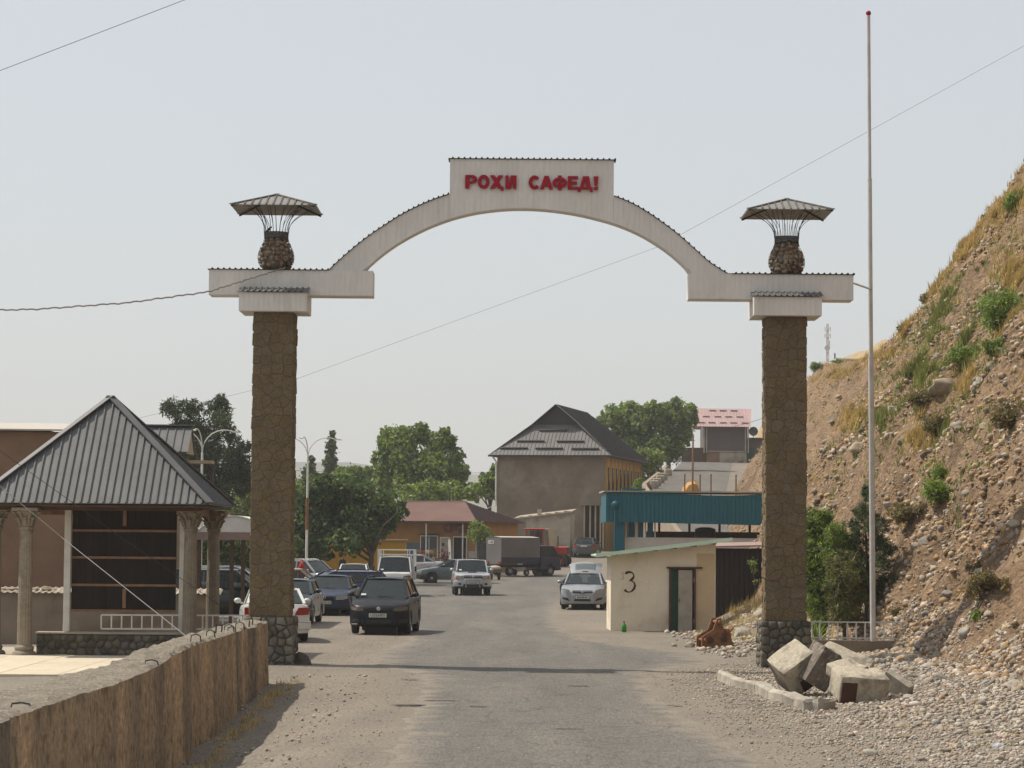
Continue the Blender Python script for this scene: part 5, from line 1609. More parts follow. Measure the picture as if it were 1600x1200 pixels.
rib_sheet('roof_slope', (X0, Y1, zE2), (X0, Y0, zE2), (X0 + 2.2, ym - .02, zR2), (X0 + 2.2, ym + .02, zR2), M['mauve_sheet'], 40, sp, h=.03)
M['pink_cap'] = mat('pink_ridge', (.48, .34, .29), None, 3, .6)
MB().bar((X0 + 2.1, ym, zR2 + .03), (xh + .05, ym, zR2 + .03), .24, .06).build('ridge_cap', M['pink_cap'], sp)
MB().bar((X0, Y0 + .02, zE2 - .06), (X1, Y0 + .02, zE2 - .06), .05, .14).build('fascia', M['soffit'], sp)
MB().box(((X0 + X1) / 2, -.65, zE2 - .12), (X1 - X0 - .2, 1.2, .04)).build('awning_soffit', M['soffit'], sp)
def sx(px, Y=SY): return (at(px, 850, SY).x - sc0.x) / math.cos(R(20))
for px in (675, 732.5):
    MB().tube([(sx(px), -1.15, -.1), (sx(px), -1.15, zE2 - .14)], .045, 8).build('post', M['white_paint'], sp)
def opening(pa, pb, z0_, z1_, name, panes=1, mf=None, mp=None):
    a, b = sx(pa), sx(pb); mf = mf or M['white_paint']
    w = MB().box(((a + b) / 2, -.03, (z0_ + z1_) / 2), (b - a, .08, z1_ - z0_)).build(name, mf, sp)
    for i in range(panes):
        x0_ = a + .06 + (b - a - .06) * i / panes; x1_ = a + (b - a - .06) * (i + 1) / panes
        MB().box(((x0_ + x1_) / 2, -.075, (z0_ + z1_) / 2), (x1_ - x0_, .02, z1_ - z0_ - .14)).build('pane', mp or M['glass'], w)
    return w
opening(656, 684, .85, 2.35, 'window', 2)
opening(687.5, 703, .15, 2.25, 'display_panel', 1, None, M['offwhite'])
opening(708, 730, 0, 2.30, 'door', 1, None, M['dark'])  # black pane stands in for the shade inside the doorway
MB().box(((sx(657) + sx(684)) / 2, -.2, 2.42), (sx(685) - sx(655), .35, .06)).build('window_hood', M['soffit'], sp)
M['signred'] = mat('dull_red_sign', (.16, .035, .035), (.10, .03, .03), 4, .7, c3=(.25, .17, .15), s3=6)
MB().box(((sx(696) + sx(731)) / 2, -.35, 2.78), (sx(731) - sx(696), .06, .50), b=.01).build('sign_board', M['signred'], sp)
MB().box((sx(645), -.02, 1.2), (1.0, .05, 1.3)).build('blue_poster', mat('blue_poster', (.11, .13, .17), (.08, .10, .14), 3, .8), sp)
for k in range(4):
    MB().box((sx(691.5) + (k % 2) * .06, -.1, .55 + .4 * k), (.16, .02, .22)).build('poster', [M['door_green'], M['ink'], M['signred'], M['ink']][k], sp)
# goods on a rack in front of the shop, leaning plank, crates of goods
rk0 = at(667, 880, SY - 3)
rk = thing('goods_rack', 'wooden rack of small goods standing in front of the shop window', 'rack', (rk0.x, SY - 3, g(rk0.x, SY - 3)), R(-20))
for x in (-.55, .55):
    for y in (-.2, .2): MB().box((x, y, .78), (.06, .06, 1.56)).build('upright', M['rail_wood'], rk)
for z in (.35, .8, 1.22): MB().box((0, 0, z), (1.16, .46, .05)).build('shelf', M['rail_wood'], rk)
rg = random.Random(4)
gm = [mat('goods_' + n_, c) for n_, c in (('white', (.6, .58, .52)), ('red', (.3, .05, .04)), ('amber', (.4, .24, .08)), ('dark', (.08, .06, .05)))]
for z in (.375, .825, 1.245):
    for i in range(7):
        h = rg.uniform(.12, .24)
        o = tag(MB().box((0, 0, h / 2), (.12, .24, h), b=.012).build('packet', gm[rg.randrange(4)]), 'small packet standing on the rack outside the shop', 'packet', 'packets on the shop rack')
        q = Matrix.Rotation(R(-20), 3, 'Z') @ Vector((-.45 + .15 * i, rg.uniform(-.05, .05), z + .002))
        o.location = (rk0.x + q.x, SY - 3 + q.y, g(rk0.x, SY - 3) + q.z); o.rotation_euler = (0, 0, R(-20) + rg.uniform(-.1, .1))
lp0 = at(703, 890, SY - 2.5); lp1 = at(704, 843, SY - 1.2)
gl_ = g(lp0.x, SY - 2.5)
lp = thing('leaning_plank', 'pale plank leaning upright beside the dark shop door', 'plank', (lp0.x, SY - 2.4, gl_))
MB().bar((.05, 0, 0), (lp1.x - lp0.x - .08, 1.0, lp1.z - gl_), .16, .05).build('board', M['white_paint'], lp)
fs = at(696, 872, SY - 1.5)
fl_ = thing('flower_stand', 'bucket of red flowers standing by the shop door', 'flowers', (fs.x, SY - 1.6, g(fs.x, SY - 1.6)))
MB().lathe([(.18, 0), (.24, .5), (.25, .52)], 12).build('bucket', M['offwhite'], fl_)
mb = MB(); rg = random.Random(2)
for k in range(46):
    a = rg.uniform(0, 6.28); r = rg.uniform(.05, .42); z = rg.uniform(.65, 1.35)
    mb.ball((r * math.cos(a), r * math.sin(a), z), rg.uniform(.05, .08), 6, 4)
mb.build('blossoms', M['signred'], fl_)
mb = MB()
for k in range(20):
    a = rg.uniform(0, 6.28); r = rg.uniform(.05, .35); mb.tube([(0, 0, .4), (r * math.cos(a), r * math.sin(a), rg.uniform(.7, 1.2))], .012, 4)
mb.build('stems', M['door_green'], fl_)
# grey metal kiosk box at the corner of the shop
gb = at(759, 850, SY - 4); 
gk = thing('metal_locker', 'dark grey metal locker box at the corner of the shop', 'locker', (gb.x, SY - 4, g(gb.x, SY - 4)), R(8))
M['gun'] = mat('gunmetal', (.10, .10, .10), (.075, .075, .075), 2, .6)
h_ = at(759, 845, SY - 4).z - g(gb.x, SY - 4)
MB().box((0, .4, h_ / 2), (1.15, .8, h_), b=.02).build('body', M['gun'], gk)
MB().box((-.27, -.01, h_ / 2), (.5, .02, h_ - .15)).build('door', M['gun'], gk); MB().box((.27, -.01, h_ / 2), (.5, .02, h_ - .15)).build('door', M['gun'], gk)
bs = at(743, 868, SY - 3.6)
bo = thing('blue_chest', 'small blue chest with a white panel beside the shop corner', 'chest', (bs.x, SY - 3.6, g(bs.x, SY - 3.6)), R(-15))
M['blue'] = mat('blue_paint', (.03, .06, .16), (.02, .05, .12), 3, .5)
MB().box((0, .3, .5), (.95, .6, 1.0), b=.04).build('body', M['blue'], bo)
MB().box((0, -.01, 1.22), (.95, .08, .45)).build('white_panel', M['offwhite'], bo)
MB().box((0, .3, 1.02), (1.0, .66, .06), b=.02).build('lid', M['blue'], bo)

# yellow wall behind the dark tree
yl = thing('yellow_wall', 'bright yellow painted wall in the shade behind the parked cars', 'wall', (at(560, 880, 158).x, 158, g(-9, 158)), R(-8))
M['bright_yellow'] = mat('bright_yellow_paint', (.62, .34, .03), (.52, .28, .03), 1.6, .9, fine=.1)
zt_ = 2.4
MB().box((0, .1, zt_ / 2), (5.6, .2, zt_)).build('body', M['bright_yellow'], yl)
MB().box((0, .1, zt_ + .05), (5.8, .34, .10), b=.01).build('coping', M['beige'], yl)

# ------------------------------------------------------------------ far house with the pink roof, on the climbing road
FYY = 300.0
f0 = at(1133, 705, FYY); fz = g(f0.x, FYY)
fh = thing('pink_roof_house', 'distant dark walled house with a pale pink roof up the side road', 'house', (f0.x, FYY, fz))
M['pink_sheet'] = mat('pink_roof_sheet', (.47, .32, .305), (.40, .275, .26), .6, .6, fine=.08)
def q_(px, py, Y=FYY):
    p = at(px, py, Y); return Vector((p.x - f0.x, Y - FYY, p.z - fz))
a, b, c, d = q_(1089, 666, 298.6), q_(1173, 667, 298.6), q_(1174, 639, 302.5), q_(1090, 638, 302.5)
rsl = seamed('roof_slope', a, b, c, d, M['pink_sheet'], fh, .35)
seamed('roof_slope', (b.x, 6.4, b.z), (a.x, 6.4, a.z), d, c, M['pink_sheet'], fh, .35)
w0, w1 = q_(1099, 666), q_(1168, 666)
M['dark_render'] = mat('dark_render', (.14, .12, .115), (.11, .095, .09), .8, .95, fine=.1)
zb_ = q_(1130, 706).z
MB().box(((w0.x + w1.x) / 2, 2.5, (zb_ + w0.z) / 2), (w1.x - w0.x, 5, w0.z - zb_)).build('wall', M['dark_render'], fh)
a2, b2, c2 = q_(1104, 706), q_(1124, 706), q_(1166, 706)
MB().box(((a2.x + b2.x) / 2, -.1, zb_ / 2 - .2), (b2.x - a2.x, .6, zb_ + .4)).build('base_wall', M['plaster_brown'], fh)
MB().box(((b2.x + c2.x) / 2, -.1, zb_ / 2 - .2), (c2.x - b2.x, .598, zb_ + .4)).build('base_wall', M['offwhite'], fh)
MB().box(((w0.x + w1.x) / 2, 2.55, zb_ / 2 - .2), (w1.x - w0.x, 4.7, zb_ + .4)).build('base_wall', M['dark_render'], fh)
MB().box(((a2.x + c2.x) / 2, -.15, zb_ + .04), (c2.x - a2.x, .8, .09)).build('ledge', M['offwhite'], fh)
for px in (1099.5, 1103.5, 1164, 1168.5):
    p = q_(px, 690); MB().box((p.x, -.6, (zb_ + w0.z) / 2), (.12, .12, w0.z - zb_ + .3)).build('post', M['offwhite'], fh)
nn = (b - a).cross(d - a).normalized()
for (py, xs_) in ((642, (1112.5, 1129, 1146)), (651.5, (1103, 1121, 1138, 1155.5)), (661, (1096, 1112, 1130, 1146, 1164))):
    for px in xs_:
        u = (px - 1089) / 84; v = (666 - py) / 28
        p = a.lerp(b, u).lerp(d.lerp(c, u), v) + nn * (.08 if nn.z > 0 else -.08)
        MB().box(p, (.78, .10, .09)).build('snow_guard', M['maroon_shade_sheet'], rsl)
an = thing('annex', 'low flat roofed annex with a green gate beside the pink roofed house', 'annex', (q_(1182, 730).x + f0.x, 301, fz - .1))
MB().box((.6, 2, 1.4), (2.8, 4, 2.8)).build('wall', M['dark_render'], an)
MB().box((.6, 1.9, 2.84), (3.2, 4.6, .14)).build('roof', M['soffit'], an)
for k in range(4): MB().box((-.95 + k * .24, -.05, .9), (.2, .06, 1.8)).build('gate_board', M['door_green'], an)
dish = thing('satellite_dish', 'dark round satellite dish on the annex roof', 'dish', (q_(1179, 690).x + f0.x, 301.5, fz + 2.8))
mb = MB(); V_ = []
mb.lathe([(.02, .12), (.25, .09), (.42, .03), (.52, -.04), (.5, -.06), (.25, .06), (.02, .09)], 18, axis='Y'); mb.v = [(x, y, z + .75) for x, y, z in mb.v]
mb.build('reflector', M['gun'], dish, smooth=50)
MB().tube([(0, .1, 0), (0, .1, .75)], .04, 6).build('stand', M['gun'], dish)
dw = thing('dark_wall', 'dark low yard wall under the trees beside the pink roofed house', 'wall', (q_(1085, 730).x + f0.x, 300, fz))
MB().box((0, 0, .75), (2.9, .3, 1.7)).build('body', M['soffit'], dw)
MB().box((-2.35, .2, .6), (1.7, .3, 1.3)).build('pier', M['offwhite'], dw)
for (px, w_) in ((1155, .45), (1183, .6)):
    p = q_(px, 730)
    rock((p.x + f0.x, 298.2, fz), w_, 'pale boulder in front of the far house' if px < 1160 else 'pale boulder in front of the green gate', sink=.2, m=None)

# ------------------------------------------------------------------ things on the skyline of the hill
ms = at(1293, 506, 290); mz = hz(ms.x, 290) - .5
mast = thing('radio_mast', 'thin lattice radio mast with antenna panels on the hill crest', 'mast', (ms.x, 290, mz))
h_ = ms.z - mz
M['mast'] = mat('mast_red_white', (.45, .33, .31), (.5, .46, .44), .25, .6)
mb = MB()
for (dx_, dy_) in ((-.16, -.1), (.16, -.1), (0, .17)):
    mb.tube([(dx_, dy_, 0), (dx_ * .6, dy_ * .6, h_)], .035, 5)
k = int(h_ / .8)
for i in range(k):
    z0, z1 = i * .8, (i + 1) * .8
    mb.tube([(-.15, -.1, z0), (.15, -.1, z1)], .02, 4); mb.tube([(.15, -.1, z0), (0, .16, z1)], .02, 4)
mb.build('lattice', M['mast'], mast)
for (dz_, dx_) in ((-.6, -.28), (-.6, .28), (-1.3, -.28), (-1.3, .28), (-2.1, .2)):
    MB().box((dx_, -.1, h_ + dz_), (.09, .08, .5)).build('antenna_panel', M['white_paint'], mast)
MB().lathe([(.3, 0), (.32, .05), (.1, .14)], 12, (-.05, -.25, h_ - 2.6), 'Y').build('drum_antenna', M['white_paint'], mast)
p = at(1335, 562, 270); z0 = hz(p.x, 270) - .6
hh_ = thing('hilltop_house', 'tiny flat roofed house on the crest of the hill', 'house', (p.x, 270, z0))
h_ = p.z - z0
MB().box((0, 1.5, h_ / 2), (3.4, 3, h_)).build('wall', M['plaster_brown'], hh_); MB().box((0, 1.5, h_ + .04), (3.8, 3.4, .12)).build('roof', M['white_paint'], hh_)
MB().box((-2.6, 1.4, h_ / 2 - .2), (2.2, 2.4, h_ - .5)).build('wing', M['dark_render'], hh_)
p = at(1304.5, 552, 280); z0 = hz(p.x, 280) - .5
up_ = thing('hilltop_pole', 'short dark pole on the crest of the hill', 'pole', (p.x, 280, z0))
MB().tube([(0, 0, 0), (0, 0, p.z - z0)], .08, 6).build('shaft', M['soffit'], up_)

# ------------------------------------------------------------------ street lamps with three curved arms
def lamp(pb, pt, Y, label, red=None):
    b0 = at(*pt, Y); zg = g(b0.x, Y)
    t = thing('street_lamp', label, 'street lamp', (b0.x, Y, zg), 0, 'street lamps with curved arms')
    H = b0.z - zg
    pm = M['white_paint']
    MB().tube([(0, 0, 0), (0, 0, H)], [.075, .05], 10).build('pole', pm, t, smooth=60)
    if red: MB().tube([(0, 0, red[0] - zg), (0, 0, red[1] - zg)], .078, 10).build('rusty_sleeve', M['rust'], t)
    MB().tube([(0, 0, -.02), (0, 0, 1.1)], .085, 10).build('green_foot', M['door_green'], t)
    for a in (4, 176, 262):
        ca, sa = math.cos(R(a)), math.sin(R(a))
        pts = []
        for i in range(9):
            u = i / 8
            r = 1.15 * (1 - math.cos(u * math.pi * .56)) ; z = H + 1.0 * math.sin(u * math.pi * .62)
            pts.append((r * ca, r * sa, z))
        arm = MB().tube(pts, .028, 6).build('arm', pm, t)
        e = pts[-1]
        MB().bar((e[0] - .05 * ca, e[1] - .05 * sa, e[2]), (e[0] + .3 * ca, e[1] + .3 * sa, e[2] - .03), .13, .06).build('lamp_head', pm, arm)
    return t
YL = 134.0
lamp(None, (481, 715, ), YL, 'street lamp with three curved arms in front of the dark mulberry tree', (at(481, 828, YL).z, at(481, 778, YL).z))
lamp(None, (316, 707), 118.0, 'street lamp with three curved arms beside the dark pine tree')

# ------------------------------------------------------------------ cables
def cable(pts, r, label, m, name='cable', sag=0.0, wob=0.0, n=40):
    o0 = Vector(pts[0])
    P_ = []
    for i in range(n + 1):
        u = i / n * (len(pts) - 1); k = min(int(u), len(pts) - 2); t = u - k
        p = Vector(pts[k]).lerp(Vector(pts[k + 1]), t)
        p.z -= sag * 4 * t * (1 - t)
        if wob: p.z += wob * math.sin(i * 2.1) + wob * .6 * math.sin(i * .9)
        P_.append(p - o0)
    o = MB().tube(P_, r, 6).build(name, m)
    o.location = o0
    return tag(o, label, 'cable')
cable([at(-900, 470, 56), at(-400, 492, 56.8), at(-60, 486, 57.3), at(60, 483, 57.5), at(200, 473, 57.7), at(325, 456, 57.9), at(398, 433, 57.95), at(446, 418, 58.1)], .018, 'slack pale cable running in from the edge to the stone urn', M['cable'], wob=.010, n=160)
cable([at(-900, 452, 60), at(1200, -353, 60)], .007, 'thin cable crossing the upper sky corner', M['wire'], sag=.05)
cable([at(-300, 775, 112), at(190, 660, 100), at(458, 594, 92), at(1030, 385, 82), at(1630, 55, 74), at(2300, -330, 67)], .0045, 'long thin cable crossing the sky behind the arch', M['wire'])
cable([at(458, 735, 190), at(775, 738, 208)], .015, 'thin cable running from the trees to the grey house', M['wire'], sag=.15)
cable([at(-330, 490, 59.0), at(-30, 735, 57.0), at(103, 845, 56.0), at(292, 995, 45.0)], .008, 'steel guy wire slanting down to the concrete wall', M['guy'])
cable([at(-320, 480, 57.8), at(-20, 690, 58.5), at(190, 840, 59.0), at(350, 950, 59.6)], .007, 'faint dark wire slanting across the pavilion roof', M['wire'])
cable([at(1145, 667, 298), at(1230, 640, 240)], .02, 'thin cable running from the pink roofed house to the hill', M['wire'], sag=.1)
# ------------------------------------------------------------------ trees and shrubs
def leafmat(name, c, c2, c3=None, sc=.55):
    return mat(name, c, c2, sc, .7, c3=c3, s3=sc * 2.3, lo=.38, hi=.62, transl=.3, fine=.2, fscale=6, spec=.25, island=.38)
M['leaf_mid'] = leafmat('green_leaf', (.23, .32, .075), (.14, .21, .05), (.32, .39, .10))
M['leaf_dark'] = leafmat('dark_leaf', (.10, .155, .042), (.052, .09, .028), (.18, .25, .065))
M['leaf_light'] = leafmat('light_leaf', (.25, .34, .07), (.16, .23, .05), (.34, .39, .10))
M['pine'] = leafmat('pine_needle', (.095, .13, .06), (.055, .08, .038), (.15, .18, .08), .8)
M['poplar'] = leafmat('poplar_leaf', (.13, .18, .065), (.08, .12, .045))
M['arbor'] = leafmat('cypress_leaf', (.25, .34, .07), (.15, .22, .05), (.32, .39, .10), 1.0)
M['olive'] = leafmat('olive_shrub', (.24, .20, .085), (.15, .125, .06), (.32, .25, .10), 1.5)
M['olive_green'] = leafmat('olive_green_leaf', (.22, .23, .08), (.14, .15, .055), (.27, .24, .09), 1.5)
M['drygrass'] = mat('dry_grass', (.60, .45, .18), (.46, .34, .13), .6, .9, transl=.25)
M['greengrass'] = mat('green_grass', (.27, .29, .08), (.20, .22, .062), .6, .9, transl=.25)
M['bark'] = mat('bark', (.10, .075, .055), (.06, .045, .035), 6, .95, bump=.5, bscale=20, stretch=(1, 1, .3))
def leaves(centers, radii, dens, size, seed, long=1.0, squash=1.0, up=0.0):
    rs = np.random.RandomState(seed)
    C, Rr = [], []
    for c, r in zip(centers, radii):
        n = max(12, int(dens * r * r))
        d = rs.normal(size=(n, 3)); d /= np.linalg.norm(d, axis=1)[:, None]
        rad = r * rs.rand(n) ** .36 * (1 + .18 * rs.normal(size=n))
        p = np.asarray(c) + d * rad[:, None] * np.array([1, 1, squash])
        C.append(p)
    C = np.concatenate(C); n = len(C)
    a = rs.normal(size=(n, 3)); a[:, 2] += up; a /= np.linalg.norm(a, axis=1)[:, None]
    b = rs.normal(size=(n, 3)); b -= (b * a).sum(1)[:, None] * a; b /= np.linalg.norm(b, axis=1)[:, None]
    s = size * rs.uniform(.55, 1.35, n)
    A = a * (s * long)[:, None]; B = b * (s / long * .62)[:, None]
    V = np.stack([C - A, C + B * .9 - A * .1, C + A, C - B + A * .12], 1).reshape(-1, 3)
    return V, np.arange(4 * n).reshape(n, 4)
def tree(name, label, Y, lobes, m, base_px, size=.16, dens=260, seed=1, spread=.55, group='trees around the square', trunk_r=.16, long=1.0, squash=1.0, cat='tree', limbs=8, fill=1.0, zbase=None):
    rng = random.Random(seed)
    bx = at(base_px[0], base_px[1], Y).x
    zg = g(bx, Y) if zbase is None else zbase
    t = thing(name, label, cat, (bx, Y, zg), 0, group)
    cen, rad = [], []
    wid = max(abs(at(l[0], l[1], Y).x - bx) for l in lobes) + .3
    for (px, py, r) in lobes:
        p = at(px, py, Y); rm = r / FPX * Y
        dep = rng.uniform(-1, 1) * spread * wid * math.sqrt(max(.08, 1 - min(1, abs(p.x - bx) / (wid * 1.15)) ** 2))
        cen.append((p.x - bx, dep, p.z - zg)); rad.append(rm)
    c0, r0 = list(cen), list(rad)
    for c, r in zip(c0, r0):                 # little outlying sprays that break the outline
        for k in range(int(13 * fill)):
            d = Vector((rng.gauss(0, 1), rng.gauss(0, 1), rng.gauss(.25, 1))).normalized()
            cen.append(tuple(Vector(c) + d * r * rng.uniform(.75, 1.28))); rad.append(r * rng.uniform(.12, .30))
        for k in range(int(2 * fill)):
            cen.append((c[0] + rng.uniform(-.5, .5) * r, c[1] + rng.uniform(-1, 1) * spread * wid * .6, c[2] + rng.uniform(-.4, .4) * r)); rad.append(r * rng.uniform(.6, .9))
    V, F = leaves(cen, rad, dens * 1.5, size * .8, seed, long, squash)
    link('crown', np_mesh('crown', V, F, m), None, t)
    zc = sum(c[2] for c in c0) / len(c0)
    low = min(c[2] - r for c, r in zip(c0, r0))
    tb = MB()
    fork = max(.5, min(zc * .55, low + .6))
    tb.tube([(0, 0, -.2), (rng.uniform(-.08, .08), 0, fork * .5), (0, .03, fork), (.1, 0, zc)], [trunk_r * 1.3, trunk_r, trunk_r * .85, trunk_r * .35], 9)
    for c in rng.sample(c0, min(limbs, len(c0))):
        q = Vector(c); s_ = Vector((0, 0, fork + rng.uniform(-.2, .5)))
        md = s_.lerp(q, .5) + Vector((rng.uniform(-.2, .2), rng.uniform(-.2, .2), .25))
        tb.tube([s_, md, q], [trunk_r * .5, trunk_r * .32, trunk_r * .12], 6)
    tb.build('trunk', M['bark'], t, smooth=60)
    return t
tree('pine_tree', 'dark irregular pine tree rising behind the pavilion', 150,
     [(275, 640, 17), (290, 665, 20), (303, 640, 14), (315, 668, 20), (340, 640, 18), (346, 626, 8), (350, 662, 18), (362, 680, 13), (330, 700, 26), (300, 700, 26), (358, 712, 20), (372, 730, 18), (340, 735, 28), (310, 740, 26), (366, 752, 20), (386, 700, 8), (392, 735, 18), (385, 760, 18), (280, 690, 16), (345, 770, 24), (300, 770, 24)],
     M['pine'], (330, 880), size=.13, dens=420, seed=3, trunk_r=.2, long=1.7)
tree('mulberry_tree', 'broad dark leafy tree overhanging the parked cars', 152,
     [(470, 790, 28), (500, 775, 30), (530, 768, 26), (560, 775, 28), (590, 790, 26), (615, 800, 18), (630, 796, 9), (480, 825, 34), (520, 815, 34), (560, 820, 32), (595, 815, 20), (462, 850, 26), (495, 850, 26), (545, 845, 22), (580, 835, 18), (475, 875, 14), (455, 815, 24), (540, 757, 13), (508, 757, 14)],
     M['leaf_dark'], (580, 905), size=.17, dens=330, seed=5, trunk_r=.17)
tree('leafy_tree', 'tall full green tree behind the mauve roofed shop', 222,
     [(612, 690, 22), (635, 690, 22), (655, 680, 15), (662, 676, 10), (680, 695, 20), (700, 690, 12), (697, 676, 7), (712, 715, 15), (722, 740, 13), (605, 715, 20), (640, 720, 28), (680, 725, 26), (705, 745, 22), (610, 745, 24), (645, 755, 28), (685, 760, 24), (720, 765, 14), (595, 730, 12), (598, 690, 9), (628, 678, 9)],
     M['leaf_mid'], (655, 860), size=.24, dens=190, seed=7, trunk_r=.3)
tree('poplar_tree', 'slim columnar poplar behind the dark mulberry tree', 262,
     [(520, 678, 4), (519, 687, 6), (518, 698, 8), (517, 710, 9), (516, 722, 10), (515, 735, 11), (514, 748, 12), (516, 762, 14)],
     M['poplar'], (517, 850), size=.22, dens=300, seed=9, trunk_r=.14, spread=.9, limbs=3, fill=.8)
tree('poplar_tree', 'shorter pointed poplar just beside the street lamp pole', 240,
     [(487, 718, 4), (486, 728, 7), (484, 740, 11), (483, 752, 14), (484, 768, 16)],
     M['poplar'], (485, 850), size=.22, dens=260, seed=10, trunk_r=.14, spread=.9, limbs=3, fill=.8)
tree('bushy_tree', 'light green bushy tree low behind the gate pillar and the lamp', 205,
     [(462, 770, 15), (448, 765, 16), (430, 768, 18), (405, 770, 18), (385, 772, 16), (375, 768, 11), (395, 785, 18), (425, 790, 20), (380, 800, 18), (360, 790, 14), (455, 800, 18)],
     M['leaf_light'], (420, 870), size=.2, dens=220, seed=12, trunk_r=.15)
tree('hedge', 'dark green hedge of shrubs behind the carport and the pavilion', 128,
     [(300, 850, 22), (330, 845, 22), (360, 848, 22), (390, 846, 22), (420, 850, 22), (445, 852, 20), (310, 880, 22), (345, 878, 22), (380, 880, 22), (415, 880, 22), (445, 882, 18), (280, 860, 22), (270, 885, 20), (330, 900, 16), (375, 902, 16), (420, 902, 16), (290, 902, 16)],
     M['leaf_dark'], (365, 900), size=.13, dens=420, seed=41, trunk_r=.08, cat='hedge', group='bushes', spread=.25)
tree('leafy_shrub', 'light green leafy tree beside the lamp pole, left of the dark mulberry tree', 158,
     [(462, 800, 16), (475, 785, 14), (458, 825, 18), (470, 850, 16), (455, 870, 14), (485, 810, 14), (470, 870, 12), (452, 845, 16)],
     M['leaf_mid'], (462, 890), size=.15, dens=330, seed=33, trunk_r=.1)
tree('low_tree', 'low mixed green tree line between the poplar and the tall leafy tree', 240,
     [(535, 748, 15), (550, 742, 13), (556, 734, 6), (570, 746, 15), (585, 758, 17), (575, 738, 7), (530, 738, 7), (545, 768, 18), (600, 775, 18), (500, 765, 16)],
     M['leaf_mid'], (560, 855), size=.22, dens=190, seed=14)
tree('low_tree', 'low light green bush behind the shop roof, right of the tall tree', 214,
     [(660, 768, 14), (690, 770, 15), (720, 772, 14), (740, 768, 13), (705, 758, 10), (675, 760, 10), (640, 772, 14)],
     M['leaf_light'], (700, 850), size=.2, dens=210, seed=15)
tree('slim_tree', 'green tree just left of the grey house wall', 232,
     [(768, 745, 10), (772, 732, 7), (760, 752, 10), (765, 768, 13), (748, 762, 10), (775, 760, 12), (738, 772, 9), (755, 745, 5)],
     M['leaf_mid'], (765, 850), size=.22, dens=210, seed=16)
tree('hillside_tree', 'big spreading green tree behind the grey house roof', 262,
     [(960, 650, 16), (985, 648, 18), (1005, 655, 20), (1020, 640, 10), (1035, 650, 20), (1060, 645, 18), (1075, 655, 14), (1080, 638, 6), (1055, 632, 8), (1010, 640, 8), (985, 635, 7), (945, 662, 12), (975, 675, 22), (1010, 680, 24), (1045, 680, 24), (1070, 680, 16), (985, 705, 22), (1020, 705, 24), (1050, 705, 18)],
     M['leaf_mid'], (1015, 790), size=.27, dens=170, seed=18, trunk_r=.3, zbase=2.2)
tree('hillside_tree', 'smaller light green tree below the spreading tree beside the side road', 236,
     [(985, 720, 14), (1000, 728, 14), (1010, 715, 14), (1020, 730, 12), (995, 745, 13), (1008, 750, 8), (1025, 715, 12)],
     M['leaf_light'], (1000, 800), size=.2, dens=220, seed=19, zbase=2.0)
tree('small_tree', 'small sparse sapling in front of the orange shop corner', 172,
     [(742, 822, 9), (750, 828, 10), (760, 834, 9), (748, 840, 10), (738, 836, 8), (766, 842, 6)],
     M['leaf_light'], (748, 895), size=.12, dens=260, seed=20, trunk_r=.05, limbs=4)
tree('roadside_bush', 'bright green bush on the retaining wall below the side road', 208,
     [(1000, 757, 9), (1007, 762, 7), (994, 763, 7)], M['leaf_light'], (1000, 775), size=.13, dens=300, seed=21, trunk_r=.04, limbs=2, cat='bush', group='bushes', zbase=4.2)
# evergreens right of the gate
tree('cypress', 'bright green feathery conifer just right of the gate pillar', 64.5,
     [(1272, 812, 18), (1290, 808, 14), (1280, 840, 26), (1305, 835, 18), (1275, 875, 28), (1305, 870, 24), (1268, 905, 26), (1320, 855, 14), (1300, 900, 26), (1282, 925, 20), (1270, 945, 20), (1296, 950, 18), (1278, 970, 14), (1310, 925, 20), (1262, 865, 18)],
     M['arbor'], (1285, 990), size=.045, dens=6000, seed=23, trunk_r=.05, long=1.8, group='conifers by the gate')
tree('cypress', 'dull olive conifer between the bright one and the flag pole', 63.5,
     [(1310, 885, 18), (1325, 880, 20), (1318, 905, 24), (1335, 905, 20), (1312, 930, 22), (1335, 930, 20), (1325, 950, 16), (1340, 890, 10), (1312, 965, 16), (1335, 965, 14)],
     M['olive_green'], (1322, 995), size=.045, dens=5000, seed=24, trunk_r=.05, long=1.8, group='conifers by the gate')
tree('young_pine', 'young dark pine with open branches behind the flag pole', 64.0,
     [(1355, 775, 10), (1350, 800, 14), (1338, 825, 14), (1365, 820, 16), (1340, 850, 16), (1372, 850, 16), (1385, 858, 9), (1350, 875, 18), (1378, 880, 14), (1336, 880, 12), (1345, 905, 14), (1385, 912, 16), (1400, 905, 9), (1365, 925, 16), (1390, 935, 9), (1352, 765, 4)],
     M['pine'], (1356, 1000), size=.05, dens=2600, seed=25, trunk_r=.045, long=2.2, group='conifers by the gate', limbs=14)
yu = at(1275, 975, 62); yuz = yu.z - .25
yc = thing('yucca', 'spiky yucca plant at the foot of the gate pillar', 'plant', (yu.x, 62, .1))
mb = MB(); rg = random.Random(8)
for k in range(60):
    a = rg.uniform(0, 6.28); el = rg.uniform(.2, 1.35); ln = rg.uniform(.4, .75)
    d = Vector((math.cos(a) * math.cos(el), math.sin(a) * math.cos(el), math.sin(el)))
    sd = d.cross(Vector((0, 0, 1))).normalized() * .02
    o = Vector((0, 0, .35)); e = o + d * ln - Vector((0, 0, .12 * math.cos(el)))
    m_ = o + d * ln * .55
    mb.add([o - sd, o + sd, m_ + sd, m_ - sd, e], [(0, 1, 2, 3), (3, 2, 4)])
mb.build('leaves', M['arbor'], yc, fix=False)
MB().tube([(0, 0, 0), (0, 0, .45)], .06, 7).build('stem', M['bark'], yc)

